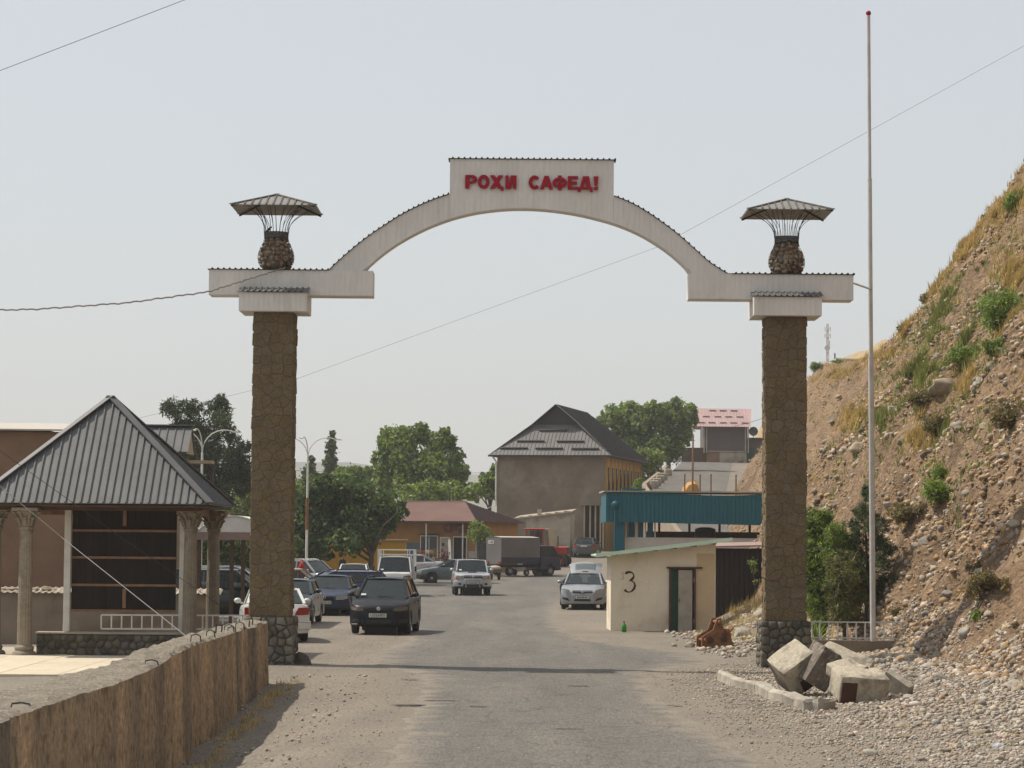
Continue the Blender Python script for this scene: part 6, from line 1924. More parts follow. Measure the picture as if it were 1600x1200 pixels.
# shrubs on the slope
def shrub(px, py, rp, m, label, seed, size=.05, dens=2600, cat='shrub', tall=.8, long=1.5, group='shrubs on the earth slope', pt=None):
    p = pt or hit(px, py + rp * .6)
    r = rp * 1.25 / FPX * p.y
    rng = random.Random(seed)
    t = thing('shrub', label, cat, (p.x, p.y, p.z - .1), 0, group)
    cen, rad = [], []
    for k in range(14):
        cen.append((rng.uniform(-.8, .8) * r, rng.uniform(-.5, .5) * r, (.25 + rng.uniform(0, .9) * tall) * r)); rad.append(r * rng.uniform(.3, .55))
    V, F = leaves(cen, rad, dens, size, seed, long)
    link('foliage', np_mesh('foliage', V, F, m), None, t)
    mb = MB()
    for c in cen: mb.tube([(0, 0, 0), Vector(c) * .5 + Vector((0, 0, .1 * r)), c], [.014, .01, .005], 4)
    mb.build('stems', M['bark'], t)
    return t
SH = [(1575, 485, 34, 'leaf_light', 'bright green leafy shrub high on the slope at the picture edge'), (1552, 470, 22, 'leaf_mid', 'green leafy shrub beside the brightest one high on the slope'),
      (1478, 770, 26, 'leaf_light', 'light green upright shrub in the middle of the slope'), (1475, 740, 16, 'leaf_light', 'thin light green shrub directly above the upright one'),
      (1425, 800, 22, 'olive', 'dry olive brown shrub left of the upright green one'), (1545, 910, 26, 'olive', 'dry straw coloured shrub low on the slope at the edge'),
      (1585, 650, 28, 'olive', 'dry golden shrub at the picture edge halfway up'), (1468, 660, 20, 'olive', 'brown twiggy shrub below the largest stone'),
      (1445, 620, 22, 'olive', 'brown shrub left of the largest stone'), (1448, 445, 11, 'olive', 'small brown bush on the skyline of the slope'), (1412, 487, 7, 'poplar', 'tiny grey green bush on the skyline near the flag pole'),
      (1452, 418, 7, 'poplar', 'tiny bush on the skyline above the brown one'), (1510, 555, 20, 'leaf_light', 'green weedy shrub above the largest stone'), (1590, 310, 16, 'leaf_light', 'green shrub near the top edge of the slope'),
      (1535, 960, 12, 'leaf_light', 'small pale green weed near the foot of the slope'), (1530, 880, 14, 'olive', 'small straw tuft shrub low on the slope'), (1405, 955, 12, 'olive', 'dry tuft at the end of the white fence'),
      (1540, 320, 5, 'poplar', 'tiny twig bush on the high skyline'), (1550, 540, 16, 'leaf_mid', 'green shrub left of the pale stone pair'), (1275, 572, 8, 'leaf_mid', 'small round bush on the far crest beside the pillar'), (1310, 568, 9, 'leaf_mid', 'low bush on the far crest beside the mast')]
for i, (px, py, rp, mk, lb) in enumerate(SH):
    if py < 450 and rp < 17 or py in (487, 572, 568):
        yy = 97 if px > 1390 else 265
        best = None
        for k in range(60):
            Y_ = (75 + k) if px > 1390 else (180 + 2 * k)
            q = at(px, py + rp * .6, Y_)
            dz = q.z - surf(q.x, Y_)
            if best is None or abs(dz) < best[0]: best = (abs(dz), Vector((q.x, Y_, surf(q.x, Y_))))
        shrub(px, py, rp, M[mk], lb, 60 + i, pt=best[1])
    else: shrub(px, py, rp, M[mk], lb, 60 + i)
def tufts(name, pts, hs, m, label, seed, blades=7, w=.012):
    rs = np.random.RandomState(seed); n = len(pts) * blades
    P_ = np.repeat(np.asarray(pts), blades, 0); H = np.repeat(np.asarray(hs), blades) * rs.uniform(.5, 1.2, n)
    P_ = P_ + np.stack([rs.normal(0, .07, n), rs.normal(0, .07, n), np.zeros(n)], 1)
    a = rs.uniform(0, 6.28, n); lean = rs.uniform(.1, .7, n)
    d = np.stack([np.cos(a) * lean, np.sin(a) * lean, np.ones(n)], 1) * H[:, None]
    s_ = np.stack([-np.sin(a), np.cos(a), np.zeros(n)], 1) * w
    V = np.stack([P_ - s_, P_ + s_, P_ + d], 1).reshape(-1, 3)
    return tag(link(name, np_mesh(name, V, np.arange(3 * n).reshape(n, 3), m), None), label, kind='stuff')
rs = np.random.RandomState(77)
P1, H1, P2, H2 = [], [], [], []
tries = 0
while (len(P1) < 5200 or len(P2) < 2600) and tries < 90000:
    tries += 1
    y = rs.uniform(62, 108) if rs.rand() < .75 else rs.uniform(108, 210)
    d = 19 * rs.rand(); x = foot(y) + d
    z = hz(x, y)
    p = (x, y, z - .03)
    if not in_frame(p, 40): continue
    k = fbm(x * .22 + 9, y * .16, 7.0, 3); top = sst(10.0, 15.5, z) if y < 108 else sst(8, 14, z)
    k2 = fbm(x * .3 - 4, y * .22, 2.0, 3)
    if k2 > .12 and rs.rand() < .55 * (1 - top * .6) and z > 3.0 and len(P2) < 2600: P2.append(p); H2.append(rs.uniform(.12, .3))
    elif (rs.rand() < top * .9 or (k > .10 and rs.rand() < .35)) and len(P1) < 5200: P1.append(p); H1.append(rs.uniform(.12, .32))
def patch_hits(regions, n, seed):
    rg = random.Random(seed); out = []
    wsum = sum(r[4] for r in regions)
    for (cx, cy, rx, ry, w_, ang) in regions:
        for k in range(int(n * w_ / wsum)):
            a = rg.uniform(0, 6.283); r = min(1.5, abs(rg.gauss(0, .55)))
            u, v = rx * r * math.cos(a), ry * r * math.sin(a)
            px = cx + u * math.cos(R(ang)) - v * math.sin(R(ang)); py = cy + u * math.sin(R(ang)) + v * math.cos(R(ang))
            p = hit(px, py, 70, 215, .5)
            if p.x > foot(p.y): out.append((p.x, p.y, surf(p.x, p.y) - .02))
    return out
GR = patch_hits([(1470, 500, 14, 70, 3, 25), (1440, 590, 50, 26, 3, -25), (1375, 660, 40, 14, 1.5, -40), (1575, 490, 36, 30, 2, 0), (1510, 555, 14, 40, 1.5, 10), (1590, 318, 18, 10, .8, -20), (1480, 770, 18, 40, 1, 0), (1540, 955, 16, 16, .5, 0)], 1700, 3)
P2 += GR; H2 += [random.uniform(.14, .34) for _ in GR]
DR = patch_hits([(1575, 330, 40, 12, 2, -40), (1515, 385, 42, 12, 2.4, -45), (1460, 445, 30, 14, 1.8, -50), (1415, 515, 26, 9, 1, -60), (1370, 562, 36, 7, 1, -12), (1310, 590, 50, 9, 1, -10), (1585, 440, 22, 26, 1.4, -40), (1520, 610, 26, 22, .8, -30), (1590, 640, 26, 30, 1, 0), (1440, 690, 30, 20, .8, -30), (1560, 900, 34, 22, .9, -20), (1330, 660, 40, 26, .8, -30)], 4200, 4)
P1 += DR; H1 += [random.uniform(.14, .34) for _ in DR]
tufts('dry_grass', P1, H1, M['drygrass'], 'golden dry grass along the top of the earth slope', 5, w=.02)
tufts('green_grass', P2, H2, M['greengrass'], 'patches of green grass on the earth slope', 6, w=.02)
P1, H1 = [], []
for k in range(520):
    x = rs.uniform(5.2, 8.0); y = rs.uniform(72, 86)
    if x < 6.3 and y > 81: continue
    P1.append((x, y, surf(x, y))); H1.append(rs.uniform(.12, .4) * sst(4.8, 6.8, x))
for k in range(260):
    y = rs.uniform(26, 52); x = -4.3 + abs(rs.normal(0, .14)); P1.append((x, y, g(x, y))); H1.append(rs.uniform(.05, .14))
tufts('weeds', P1, H1, M['drygrass'], 'dry weeds beside the dark shed and at the foot of the concrete wall', 9, w=.008)
wv = thing('weed', 'tall thin green weed standing in front of the dark shed', 'plant', (at(1178, 920, 84.5).x, 84.5, .6))
zt_ = at(1174, 880, 84.5).z - .6
mb = MB().tube([(0, 0, 0), (.03, 0, zt_ * .5), (-.04, 0, zt_)], .012, 5); mb.build('stem', M['bark'], wv)
V, F = leaves([(-.04, 0, zt_), (0, 0, zt_ * .85), (.05, 0, zt_ * .6)], [.15, .12, .10], 2500, .05, 4)
link('leaves', np_mesh('leaves', V, F, M['leaf_mid']), None, wv)

# ------------------------------------------------------------------ scrap bracket, bottle, loose rocks near the kiosk
c0 = at(1118, 1003, 69.5)
rb = thing('rusty_bracket', 'rusty iron excavator bracket lying by the rubble heap', 'scrap iron', (c0.x, 69.5, g(c0.x, 69.5)), R(12))
for y in (-.2, .28):
    pl_ = MB()
    outer = [(-.42, 0), (-.42, .28), (-.12, .46), (-.02, .74), (.08, .76), (.16, .5), (.34, .42), (.40, .1), (.34, 0)]
    pl_.prism(outer, y, y + .05); pl_.build('side_plate', M['rust'], rb)
    for (cx_, cz_, r_) in ((-.2, .2, .09), (.16, .22, .08), (.04, .64, .05)):
        MB().lathe([(r_, -.015), (r_, .02)], 12, (cx_, y - .012, cz_), 'Y').build('boss', M['soffit'], rb)
for (x, z, r_) in ((.04, .66, .045), (.26, .40, .05), (-.34, .2, .04), (.3, .08, .05)):
    MB().tube([(x, -.3, z), (x, .4, z)], r_, 8).build('pin', M['rust'], rb)
MB().box((.18, .05, .30), (.10, .5, .3), rot=Matrix.Rotation(.4, 3, 'Y')).build('cross_plate', M['rust'], rb)
MB().tube([(.36, -.1, .42), (.46, 0, .5), (.44, .2, .46), (.3, .3, .44)], .03, 7).build('hook', M['rust'], rb)
bt = at(975, 984, 80.6)
bo_ = thing('bottle', 'green plastic bottle standing by the kiosk wall', 'bottle', (bt.x, 80.6, g(bt.x, 80.6)))
M['bottle'] = mat('green_plastic', (.05, .32, .03), None, 5, .15, coat=.5, alpha=(.35, (.2, .8, .2)))
MB().lathe([(.06, 0), (.075, .02), (.075, .16), (.07, .19), (.035, .25), (.022, .27), (.022, .30)], 14).build('body', M['bottle'], bo_, smooth=50)
MB().lathe([(.026, .295), (.026, .325), (.01, .33)], 10).build('cap', M['door_green'], bo_)
for (px, py, w_, lb) in ((1078, 1011, 18, 'small reddish stone on the asphalt near the rusty bracket'), (1160, 998, 40, 'pale pointed boulder beside the rusty bracket'), (1186, 968, 38, 'white stone lump behind the gate plinth'), (1053, 1010, 10, 'tiny stone lying on the asphalt edge'), (1138, 1010, 30, 'flat stone slab at the edge of the rubble heap')):
    p = hit(px, py)
    rock(p, w_ / 2 / FPX * p.y, lb, k=6 + px % 3 if w_ > 25 else None, sink=.25)
G_ = 'big cobbles on the gravel verge'
for (px, py, w_) in ((1400, 1018, 24), (1425, 1030, 26), (1450, 1045, 30), (1400, 1045, 22), (1465, 1030, 24), (1425, 1062, 24), (1450, 1068, 24), (1478, 1088, 22), (1420, 1092, 20), (1400, 1100, 20), (1350, 1100, 20), (1330, 1104, 18), (1375, 1108, 22), (1440, 1110, 20), (1500, 1100, 24), (1530, 1110, 22), (1560, 1105, 20), (1590, 1130, 26),
                     (1290, 1122, 18), (1350, 1128, 20), (1410, 1138, 24), (1470, 1140, 22), (1530, 1150, 26), (1580, 1165, 28), (1360, 1182, 34), (1480, 1176, 24), (1300, 1160, 18), (1250, 1130, 16), (1560, 1190, 30), (1440, 1190, 22), (1272, 1124, 16), (1330, 1150, 16)):
    p = hit(px, py); rock(p, w_ / 2 / FPX * p.y * .9, 'large rounded cobble lying on the gravel verge', G_, flat=.6, sink=.3)
lt = at(1553, 1180, 33)
lb_ = hit(1560, 1172)
tr = thing('plastic_bag', 'crumpled clear plastic bag lying on the gravel', 'litter', (lb_.x, lb_.y, lb_.z))
mb = MB(); mb.ball((0, 0, .04), (.09, .07, .05), 14, 9); mb.v = [tuple(Vector(v) + Vector((mnoise.noise(Vector(v) * 22), mnoise.noise(Vector(v) * 22 + Vector((4, 0, 0))), .5 * mnoise.noise(Vector(v) * 25))) * .035) for v in mb.v]
mb.build('film', mat('clear_plastic', (.7, .74, .8), None, 9, .15, alpha=(.4, (1, 1, 1))), tr)
# ------------------------------------------------------------------ vehicles
def paint(name, c, metal=.25, rough=.32, dust=.12, coat=.45, spec=.4):
    return mat('paint_' + name, c, tuple(k * .9 + dust * .05 for k in c), 1.5, rough, metal=metal, coat=coat, spec=spec, fine=.06, fscale=8)
M['p_black'] = paint('navy_black', (.005, .0065, .012), .0, .42, .01, .12, .22); M['p_navy'] = paint('navy', (.014, .023, .055), .1, .38, .02, .22, .3); M['p_blue'] = paint('blue', (.018, .03, .12))
M['p_white'] = paint('white', (.66, .66, .64), 0); M['p_slate'] = paint('slate', (.03, .05, .065)); M['p_beige'] = paint('beige', (.30, .26, .13), 0)
M['p_silver'] = paint('silver', (.42, .43, .44), .5); M['p_grey'] = paint('greygreen', (.11, .15, .16), .3); M['p_dgrey'] = paint('dark_grey', (.10, .105, .11), .4)
M['p_truck'] = paint('truck_navy', (.010, .010, .04), 0, .4, .02, .2); M['p_dark'] = paint('dark_green', (.012, .02, .018)); M['p_red'] = paint('tractor_red', (.40, .03, .02), 0)
M['p_astra'] = paint('silver_hatch', (.33, .345, .365), .4)
M['p_silver2'] = paint('pale_silver', (.46, .47, .49), .35)
M['tarp'] = mat('grey_tarp', (.155, .14, .125), (.125, .112, .10), .8, .85, bump=.3, bscale=3)
M['tarp_rear'] = mat('grey_rear_tarp', (.14, .135, .13), (.11, .108, .105), .8, .85, bump=.3, bscale=3)

def wheel(parent, x, y, r, w=.20, rim=None, cover=False):
    sg = 1 if x > 0 else -1
    wh = bpy.data.objects.new('wheel', None); COL.objects.link(wh); wh.parent = parent; wh.location = (x, y, r)
    t = MB().lathe([(r * .62, -w / 2 + .01), (r * .70, -w / 2), (r * .93, -w / 2 + .01), (r, -w / 2 + .04), (r, w / 2 - .04), (r * .93, w / 2 - .01), (r * .70, w / 2), (r * .62, w / 2 - .01)], 26, axis='X')
    t.build('tyre', M['rubber'], wh, smooth=40)
    rm = MB(); o = sg * (w / 2 - .012)
    rm.lathe([(r * .64, o - sg * .05), (r * .64, o), (r * .56, o - sg * .004), (r * .54, o - sg * .04)], 22, axis='X')
    if cover: rm.lathe([(r * .52, o - sg * .03), (r * .50, o - sg * .006), (r * .2, o + sg * .004), (r * .05, o + sg * .006)], 20, axis='X')
    else:
        for k in range(6):
            a = 2 * math.pi * k / 6
            rm.bar((o - sg * .012, .02 * math.cos(a), .02 * math.sin(a)), (o - sg * .012, r * .56 * math.cos(a), r * .56 * math.sin(a)), .05, .03, up=(1, 0, 0))
        rm.lathe([(r * .16, o - sg * .02), (r * .14, o + sg * .004), (r * .02, o + sg * .006)], 12, axis='X')
    rm.build('rim', rim or M['rimmat'], wh, smooth=40)
    return wh

def text_obj(body, size, parent, loc, rot, m, name='plate_text'):
    cu = bpy.data.curves.new(name, 'FONT'); cu.body = body; cu.size = size; cu.align_x = 'CENTER'; cu.align_y = 'CENTER'; cu.extrude = .002
    cu.materials.append(m)
    tmp = bpy.data.objects.new(name, cu); COL.objects.link(tmp); bpy.context.view_layer.update()
    me = bpy.data.meshes.new_from_object(tmp.evaluated_get(bpy.context.evaluated_depsgraph_get())); bpy.data.objects.remove(tmp)
    o = bpy.data.objects.new(name, me); COL.objects.link(o); o.parent = parent; o.location = loc; o.rotation_euler = rot
    return o

def car(name, label, px, Y, rot, L_=4.2, W_=1.68, H=1.45, wr=.30, clr=.22, top=None, t0=1.1, t1=1.9, t2=3.2, t3=3.8, bp=(2.35,), wheels=None, pm=None, glass=None,
        head=None, grille=None, tail=None, plate=(0, .48), rplate=None, rails=False, bumper=None, mirror=True, nr=.30, rr=.25, sticker=False, group='cars parked in the square',
        rack=None, rim=None, cover=False, belt=None, wscale=.70, fog=None, rearglass=True, cat='car', emblem=None, extra=None, plate_text=None, hoodscoop=False, driver=True, side_stripe=False, bscale=.86):
    x = at(px, 900, Y).x
    root = thing(name, label, cat, (x, Y, g(x, Y) + .012), R(rot), group)
    pm = pm or M['p_white']; glass = glass or M['glass']
    hy = L_ / 2
    wheels = wheels or [.78, L_ - .85]
    W2 = W_ / 2
    zt = lambda t: lerp_tab(top, t)
    def hw(t):
        k = 1.0
        if t < nr: k = max(.52, (max(t, 0) / nr) ** .26)
        if t > L_ - rr: k = min(k, max(.60, (max(L_ - t, 0) / rr) ** .24))
        return W2 * k
    Ra = wr * 1.17
    def zb(t):
        z = clr
        if t < .25: z = clr + .05 * (1 - t / .25)
        for tw in wheels:
            if abs(t - tw) < Ra: z = max(z, wr + math.sqrt(max(0, Ra * Ra - (t - tw) ** 2)))
        return z
    ts = {0.0, .004, nr * .06, nr * .2, nr * .45, nr * .75, nr, L_ - rr, L_ - rr * .6, L_ - rr * .3, L_ - rr * .08, L_ - .004, L_}
    ts |= {p[0] for p in top if 0 <= p[0] <= L_}
    for tw in wheels:
        for k in range(13):
            ts.add(round(tw + Ra * math.cos(math.pi * k / 12) * .999, 4))
        ts.add(tw - Ra - .004); ts.add(tw + Ra + .004)
    k = 0.0
    while k < L_: ts.add(round(k, 3)); k += .3
    ts = sorted(t for t in ts if 0 <= t <= L_)
    ss = []
    for t in ts:
        if not ss or t - ss[-1] > .0025: ss.append(t)
    mb = MB(); V_, F_ = [], []
    for t in ss:
        h0, a, b = hw(t), zb(t), zt(t)
        e = 0.0
        if t <= .004: e = .05
        elif t >= L_ - .004: e = .04
        a2, b2 = a + e, b - e
        h = max(.03, b2 - a2)
        sec = [(0, a2), (h0 * .80, a2), (h0 * .955, a2 + .03 * h), (h0 * .992, a2 + .14 * h), (h0, a2 + .45 * h), (h0 * .992, a2 + .70 * h), (h0 * .972, a2 + .88 * h), (h0 * .93, a2 + .97 * h), (h0 * .82, b2 + .006), (h0 * .42, b2 + .02), (0, b2 + .026)]
        full = [(-p, q) for p, q in sec[::-1][:-1]] + sec
        V_ += [(p, t - hy, q) for p, q in full[:-1]]
    n = 20
    for j in range(len(ss) - 1):
        for i in range(n):
            F_.append((j * n + i, j * n + (i + 1) % n, (j + 1) * n + (i + 1) % n, (j + 1) * n + i))
    F_.append(tuple(range(n))[::-1]); F_.append(tuple((len(ss) - 1) * n + i for i in range(n)))
    mb.add(V_, F_)
    body = mb.build('body', pm, root, smooth=36)
    MB().box((0, 0, clr + .10), (W_ * .62, L_ * .84, .22)).build('underbody', M['blackplastic'], root)
    for tw in wheels:
        MB().box((0, tw - hy, wr + .02), (W_ * .52, Ra * 2.1, Ra * 1.9)).build('wheel_well', M['blackplastic'], root)
        for s in (-1, 1): wheel(root, s * (W2 - .105), tw - hy, wr, rim=rim, cover=cover)
    # greenhouse
    w0, w3, wt = hw(t0) * bscale, hw(min(t3, L_ - .3)) * bscale, W2 * wscale
    z0, z3, zr = zt(t0) + .012, zt(t3) + .012, H - .062
    A0, A1 = (w0, t0, z0), (wt, t1, zr); D1, D0 = (wt, t2, zr), (w3, t3, z3)
    def sx_(t, z):
        wbt = w0 + (w3 - w0) * max(0, min(1, (t - t0) / (t3 - t0)))
        zbt = z0 + (z3 - z0) * max(0, min(1, (t - t0) / (t3 - t0)))
        return wbt + (wt - wbt) * max(0, min(1, (z - zbt) / (zr - zbt)))
    zbelt = lambda t: z0 + (z3 - z0) * (t - t0) / (t3 - t0)
    def ztop(t):
        if t < t1: return z0 + (zr - z0) * (t - t0) / (t1 - t0)
        if t > t2: return z3 + (zr - z3) * (t3 - t) / (t3 - t2)
        return zr
    rf = MB(); V_, F_ = [], []
    NX, NT = 9, 7
    for j in range(NT):
        v = j / (NT - 1); t = t1 + (t2 - t1) * v
        for i in range(NX):
            u = -1 + 2 * i / (NX - 1)
            V_.append((u * wt * 1.02, t - hy + (.04 * (1 - u * u) * (-1 if v < .5 else 1) if j in (0, NT - 1) else 0), zr + .060 * (1 - abs(u) ** 2.6) * (1 - .35 * abs(2 * v - 1) ** 3)))
    o_ = len(V_)
    V_ += [(a, b, c - .035) for a, b, c in V_]
    for j in range(NT - 1):
        for i in range(NX - 1):
            q = j * NX + i
            F_ += [(q, q + 1, q + NX + 1, q + NX), (o_ + q, o_ + q + NX, o_ + q + NX + 1, o_ + q + 1)]
    rim_ = [i for i in range(NX)] + [j * NX + NX - 1 for j in range(1, NT)] + [(NT - 1) * NX + i for i in range(NX - 2, -1, -1)] + [j * NX for j in range(NT - 2, 0, -1)]
    for a, b in zip(rim_, rim_[1:] + rim_[:1]): F_.append((a, b, b + o_, a + o_))
    rf.add(V_, F_); rf.build('roof', pm, root, smooth=40)
    for s in (-1, 1):
        pil = MB()
        pil.bar((s * A0[0], A0[1] - hy, A0[2] - .01), (s * A1[0], A1[1] - hy, A1[2] + .0), .07, .06, up=(s, 0, 0))
        pil.bar((s * D1[0], D1[1] - hy, D1[2]), (s * D0[0], D0[1] - hy, D0[2] - .01), .085, .07, up=(s, 0, 0))
        for b in bp:
            pil.bar((s * sx_(b, zbelt(b)), b - hy, zbelt(b) - .01), (s * sx_(b, zr), b - hy, zr), .075, .04, up=(s, 0, 0))
        pil.bar((s * wt * 1.0, t1 - hy, zr - .005), (s * wt * 1.0, t2 - hy, zr - .005), .05, .05)
        pil.build('pillars', pm, root)
    # panes
    def pane(nm, pts, th=.008, g_=None):
        mb = MB(); n_ = len(pts); pts = [Vector(p) for p in pts]
        nn = (pts[1] - pts[0]).cross(pts[2] - pts[0]).normalized() * th
        mb.add(pts + [p + nn for p in pts], [tuple(range(n_)), tuple(range(n_, 2 * n_))[::-1]] + [(i, i + n_, (i + 1) % n_ + n_, (i + 1) % n_) for i in range(n_)])
        return mb.build(nm, g_ or glass, root)
    def curved(nm, ya, za, wa, yb_, zb_, wb_, bow):
        mb = MB(); V_, F_ = [], []; k = 8
        for i in range(k + 1):
            u = -1 + 2 * i / k; d = bow * (1 - u * u)
            V_ += [(u * wa, ya + d, za), (u * wb_, yb_ + d * .7, zb_)]
        for i in range(k): F_.append((2 * i, 2 * i + 2, 2 * i + 3, 2 * i + 1))
        mb.add(V_, F_); return mb.build(nm, glass, root, smooth=60)
    ws_ = curved('windscreen', t0 - hy + .01, z0 + .0, w0 - .02, t1 - hy + .02, zr - .0, wt - .01, -.06)
    if rearglass: curved('rear_window', t3 - hy - .01, z3 + .03, w3 - .05, t2 - hy - .01, zr - .01, wt - .03, .05)
    cut = [t0 + .07] + list(bp) + [t3 - .06]
    for s in (-1, 1):
        for a, b in zip(cut, cut[1:]):
            ta, tb = a + .04, b - .04
            pts = [(ta, zbelt(ta) + .015), (tb, zbelt(tb) + .015), (tb, ztop(tb) - .04)]
            if tb > t2 > ta: pts.append((t2, zr - .04))
            if ta < t1 < tb: pts.append((t1, zr - .04))
            pts.append((ta, ztop(ta) - .04))
            pts = [p for p in pts if p[1] >= zbelt(p[0]) + .012]
            if len(pts) < 3: continue
            pane('side_window', [(s * (sx_(p[0], p[1]) - .006), p[0] - hy, p[1]) for p in pts], g_=glass if glass is not M['glass'] else M['sideglass'])
    # interior
    it = MB(); it.box((0, (t0 + t3) / 2 - hy + .1, min(z0, z3) + .025), (min(w0, w3) * 1.9, (t3 - t0) * .9, .03))
    for s in (-1, 1):
        for q in (.40, .70):
            t = t0 + (t3 - t0) * q
            if t > t2 - .1: continue
            it.box((s * .36, t - hy, z0 + .12), (.46, .14, .34), b=.05); it.box((s * .36, t - hy, z0 + .36), (.24, .10, .16), b=.04)
    it.box((0, t0 - hy + .26, z0 + .03), (w0 * 1.7, .3, .06), b=.02)
    it.build('seats', M['interior'], root)
    mb = MB(); mb.tube([(.36 + .17 * math.cos(a * .5236), t0 - hy + .42 + .05 * math.sin(a * .5236), z0 + .06 + .16 * math.sin(a * .5236)) for a in range(13)], .015, 5, cap=False)
    mb.build('steering_wheel', M['interior'], root)
    # front and rear fittings laid on the plan curve
    def fy(x, d=0.0): return -hy + nr * min(1, abs(x) / W2) ** 3.85 - d
    def ry(x, d=0.0): return hy - rr * min(1, abs(x) / W2) ** 4.1 + d
    def patch(nm, poly, m, d=.018, rear=False, th=.07, mirror_=True, parent=None, sub=3):
        outs = []
        for s in ((-1, 1) if mirror_ else (1,)):
            mb = MB()
            pl = []
            for (a, b) in zip(poly, poly[1:] + poly[:1]):
                for k in range(sub): pl.append((a[0] + (b[0] - a[0]) * k / sub, a[1] + (b[1] - a[1]) * k / sub))
            cx_ = sum(p[0] for p in pl) / len(pl); cz_ = sum(p[1] for p in pl) / len(pl)
            F1 = (ry if rear else fy); sgn = -1 if rear else 1
            n_ = len(pl)
            V_ = [(s * p, F1(p, d), q) for p, q in pl] + [(s * p, F1(p, d) + sgn * th, q) for p, q in pl] + [(s * cx_, F1(cx_, d * 1.35), cz_)]
            mb.add(V_, [(i, (i + 1) % n_, (i + 1) % n_ + n_, i + n_) for i in range(n_)] + [(i, (i + 1) % n_, 2 * n_) for i in range(n_)])
            outs.append(mb.build(nm, m, parent or root))
        return outs
    def band(nm, z0_, z1_, m, d=.02, rear=False, wrap=.55, u0=1.0):
        mb = MB(); V_, F_ = [], []
        F1 = (ry if rear else fy)
        pts = []
        sgn = -1 if rear else 1
        for i in range(25):
            u = -1 + 2 * i / 24; pts.append((u * W2 * u0 * (1 + d / W2), F1(u * W2 * u0, d)))
        if wrap and u0 > .97:
            e = (-hy + wrap) if not rear else (hy - wrap)
            pts = [(-W2 - d * .6, e)] + pts + [(W2 + d * .6, e)]
        zm = (z0_ + z1_) / 2
        for (a, b) in pts:
            V_ += [(a * .985, b + sgn * .05, z0_), (a, b + sgn * .006, z0_ + .02), (a, b, zm), (a, b + sgn * .006, z1_ - .02), (a * .985, b + sgn * .05, z1_)]
        for i in range(len(pts) - 1):
            for k in range(4): F_.append((5 * i + k, 5 * i + 5 + k, 5 * i + 6 + k, 5 * i + 1 + k))
        mb.add(V_, F_); return mb.build(nm, m, root, smooth=50)
    if bumper: band('bumper', bumper[0], bumper[1], bumper[2], .035); band('bumper', bumper[0] + .03, bumper[1] + .05, bumper[2], .035, True)
    if grille:
        gr = patch('grille', [(-grille[0], grille[1]), (grille[0], grille[1]), (grille[0] * .96, grille[2]), (-grille[0] * .96, grille[2])], M['blackplastic'], .014, mirror_=False, sub=6)[0]
        ns_ = grille[3] if len(grille) > 3 else 2
        for k in range(ns_):
            z = grille[1] + (grille[2] - grille[1]) * (k + .5) / ns_
            patch('grille_bar', [(-grille[0] * .97, z - .012), (grille[0] * .97, z - .012), (grille[0] * .97, z + .012), (-grille[0] * .97, z + .012)], grille[4] if len(grille) > 4 else M['chrome'], .028, mirror_=False, sub=6, parent=root)
    if head:
        for (poly, mk) in head: patch('headlight' if mk in ('lamp_glass', 'lamp_dull') else 'indicator', poly, M[mk], .020)
    if tail:
        for (poly, mk) in tail: patch('tail_light', poly, M[mk], .016, True)
    if fog:
        for poly in fog: patch('lower_intake', poly, M['blackplastic'], .046 if bumper else .022)
    if emblem:
        mb = MB().lathe([(.045, -.008), (.055, 0), (.045, .008), (.03, 0)], 16, (0, fy(0, .034), emblem), 'Y'); eb = mb.build('emblem', M['chrome'], root)
        MB().bar((-.035, fy(0, .036), emblem - .025), (.035, fy(0, .036), emblem + .025), .015, .012, up=(0, 1, 0)).build('emblem_bar', M['chrome'], eb)
    if plate:
        d_ = .045 if not bumper else .06
        pl_ = MB().box((plate[0], fy(0, d_), plate[1]), (.50, .012, .112), b=.004).build('number_plate', M['plate'], root)
        if plate_text: text_obj(plate_text, .105, pl_, (plate[0], fy(0, d_ + .009), plate[1]), (R(90), 0, 0), M['ink'])
        else:
            mb = MB()
            for k in range(7): mb.box((plate[0] - .18 + k * .06, fy(0, d_ + .008), plate[1]), (.034, .004, .065))
            mb.build('plate_marks', M['ink'], pl_)
    if rplate: MB().box((0, ry(0, .05), rplate), (.50, .012, .112), b=.004).build('number_plate', M['plate'], root)
    if mirror:
        for s in (-1, 1):
            m_ = MB(); m_.ball((s * (W2 + .08), t0 - hy + .30, z0 + .10), (.10, .075, .075), 12, 8)
            m_.bar((s * (W2 - .06), t0 - hy + .33, z0 + .03), (s * (W2 + .03), t0 - hy + .31, z0 + .07), .06, .05)
            m_.build('mirror', pm if mirror is True else mirror, root, smooth=60)
    # wipers, sticker, aerial
    mb = MB()
    for s in (-.35, .30):
        mb.tube([(s, t0 - hy - .07, z0 + .02), (s - .42, t0 - hy + .01, z0 + .065)], .011, 5)
    mb.build('wipers', M['blackplastic'], root)
    if sticker:
        v = .12; yy = (t0 + (t1 - t0) * v) - hy - .055; zz = z0 + (zr - z0) * v
        MB().box((-w0 * .74, yy + .012, zz + .03), (.14, .012, .07), rot=Matrix.Rotation(-math.atan2(t1 - t0, zr - z0) * .9, 3, 'X')).build('window_sticker', M['sticker'], root)
    if rails:
        for s in (-1, 1):
            xr_ = s * (wt * .93)
            MB().tube([(xr_, t1 - hy + .1, zr + .03), (xr_, t1 - hy + .25, zr + .085), (xr_, t2 - hy - .3, zr + .085), (xr_, t2 - hy - .1, zr + .03)], .02, 6).build('roof_rail', rails, root)
    if hoodscoop: MB().box((0, t0 - hy - .5, zt(t0 - .5) + .035), (.42, .25, .05), b=.015).build('hood_scoop', M['blackplastic'], root)
    # door seams, handles, side moulding
    dm = MB()
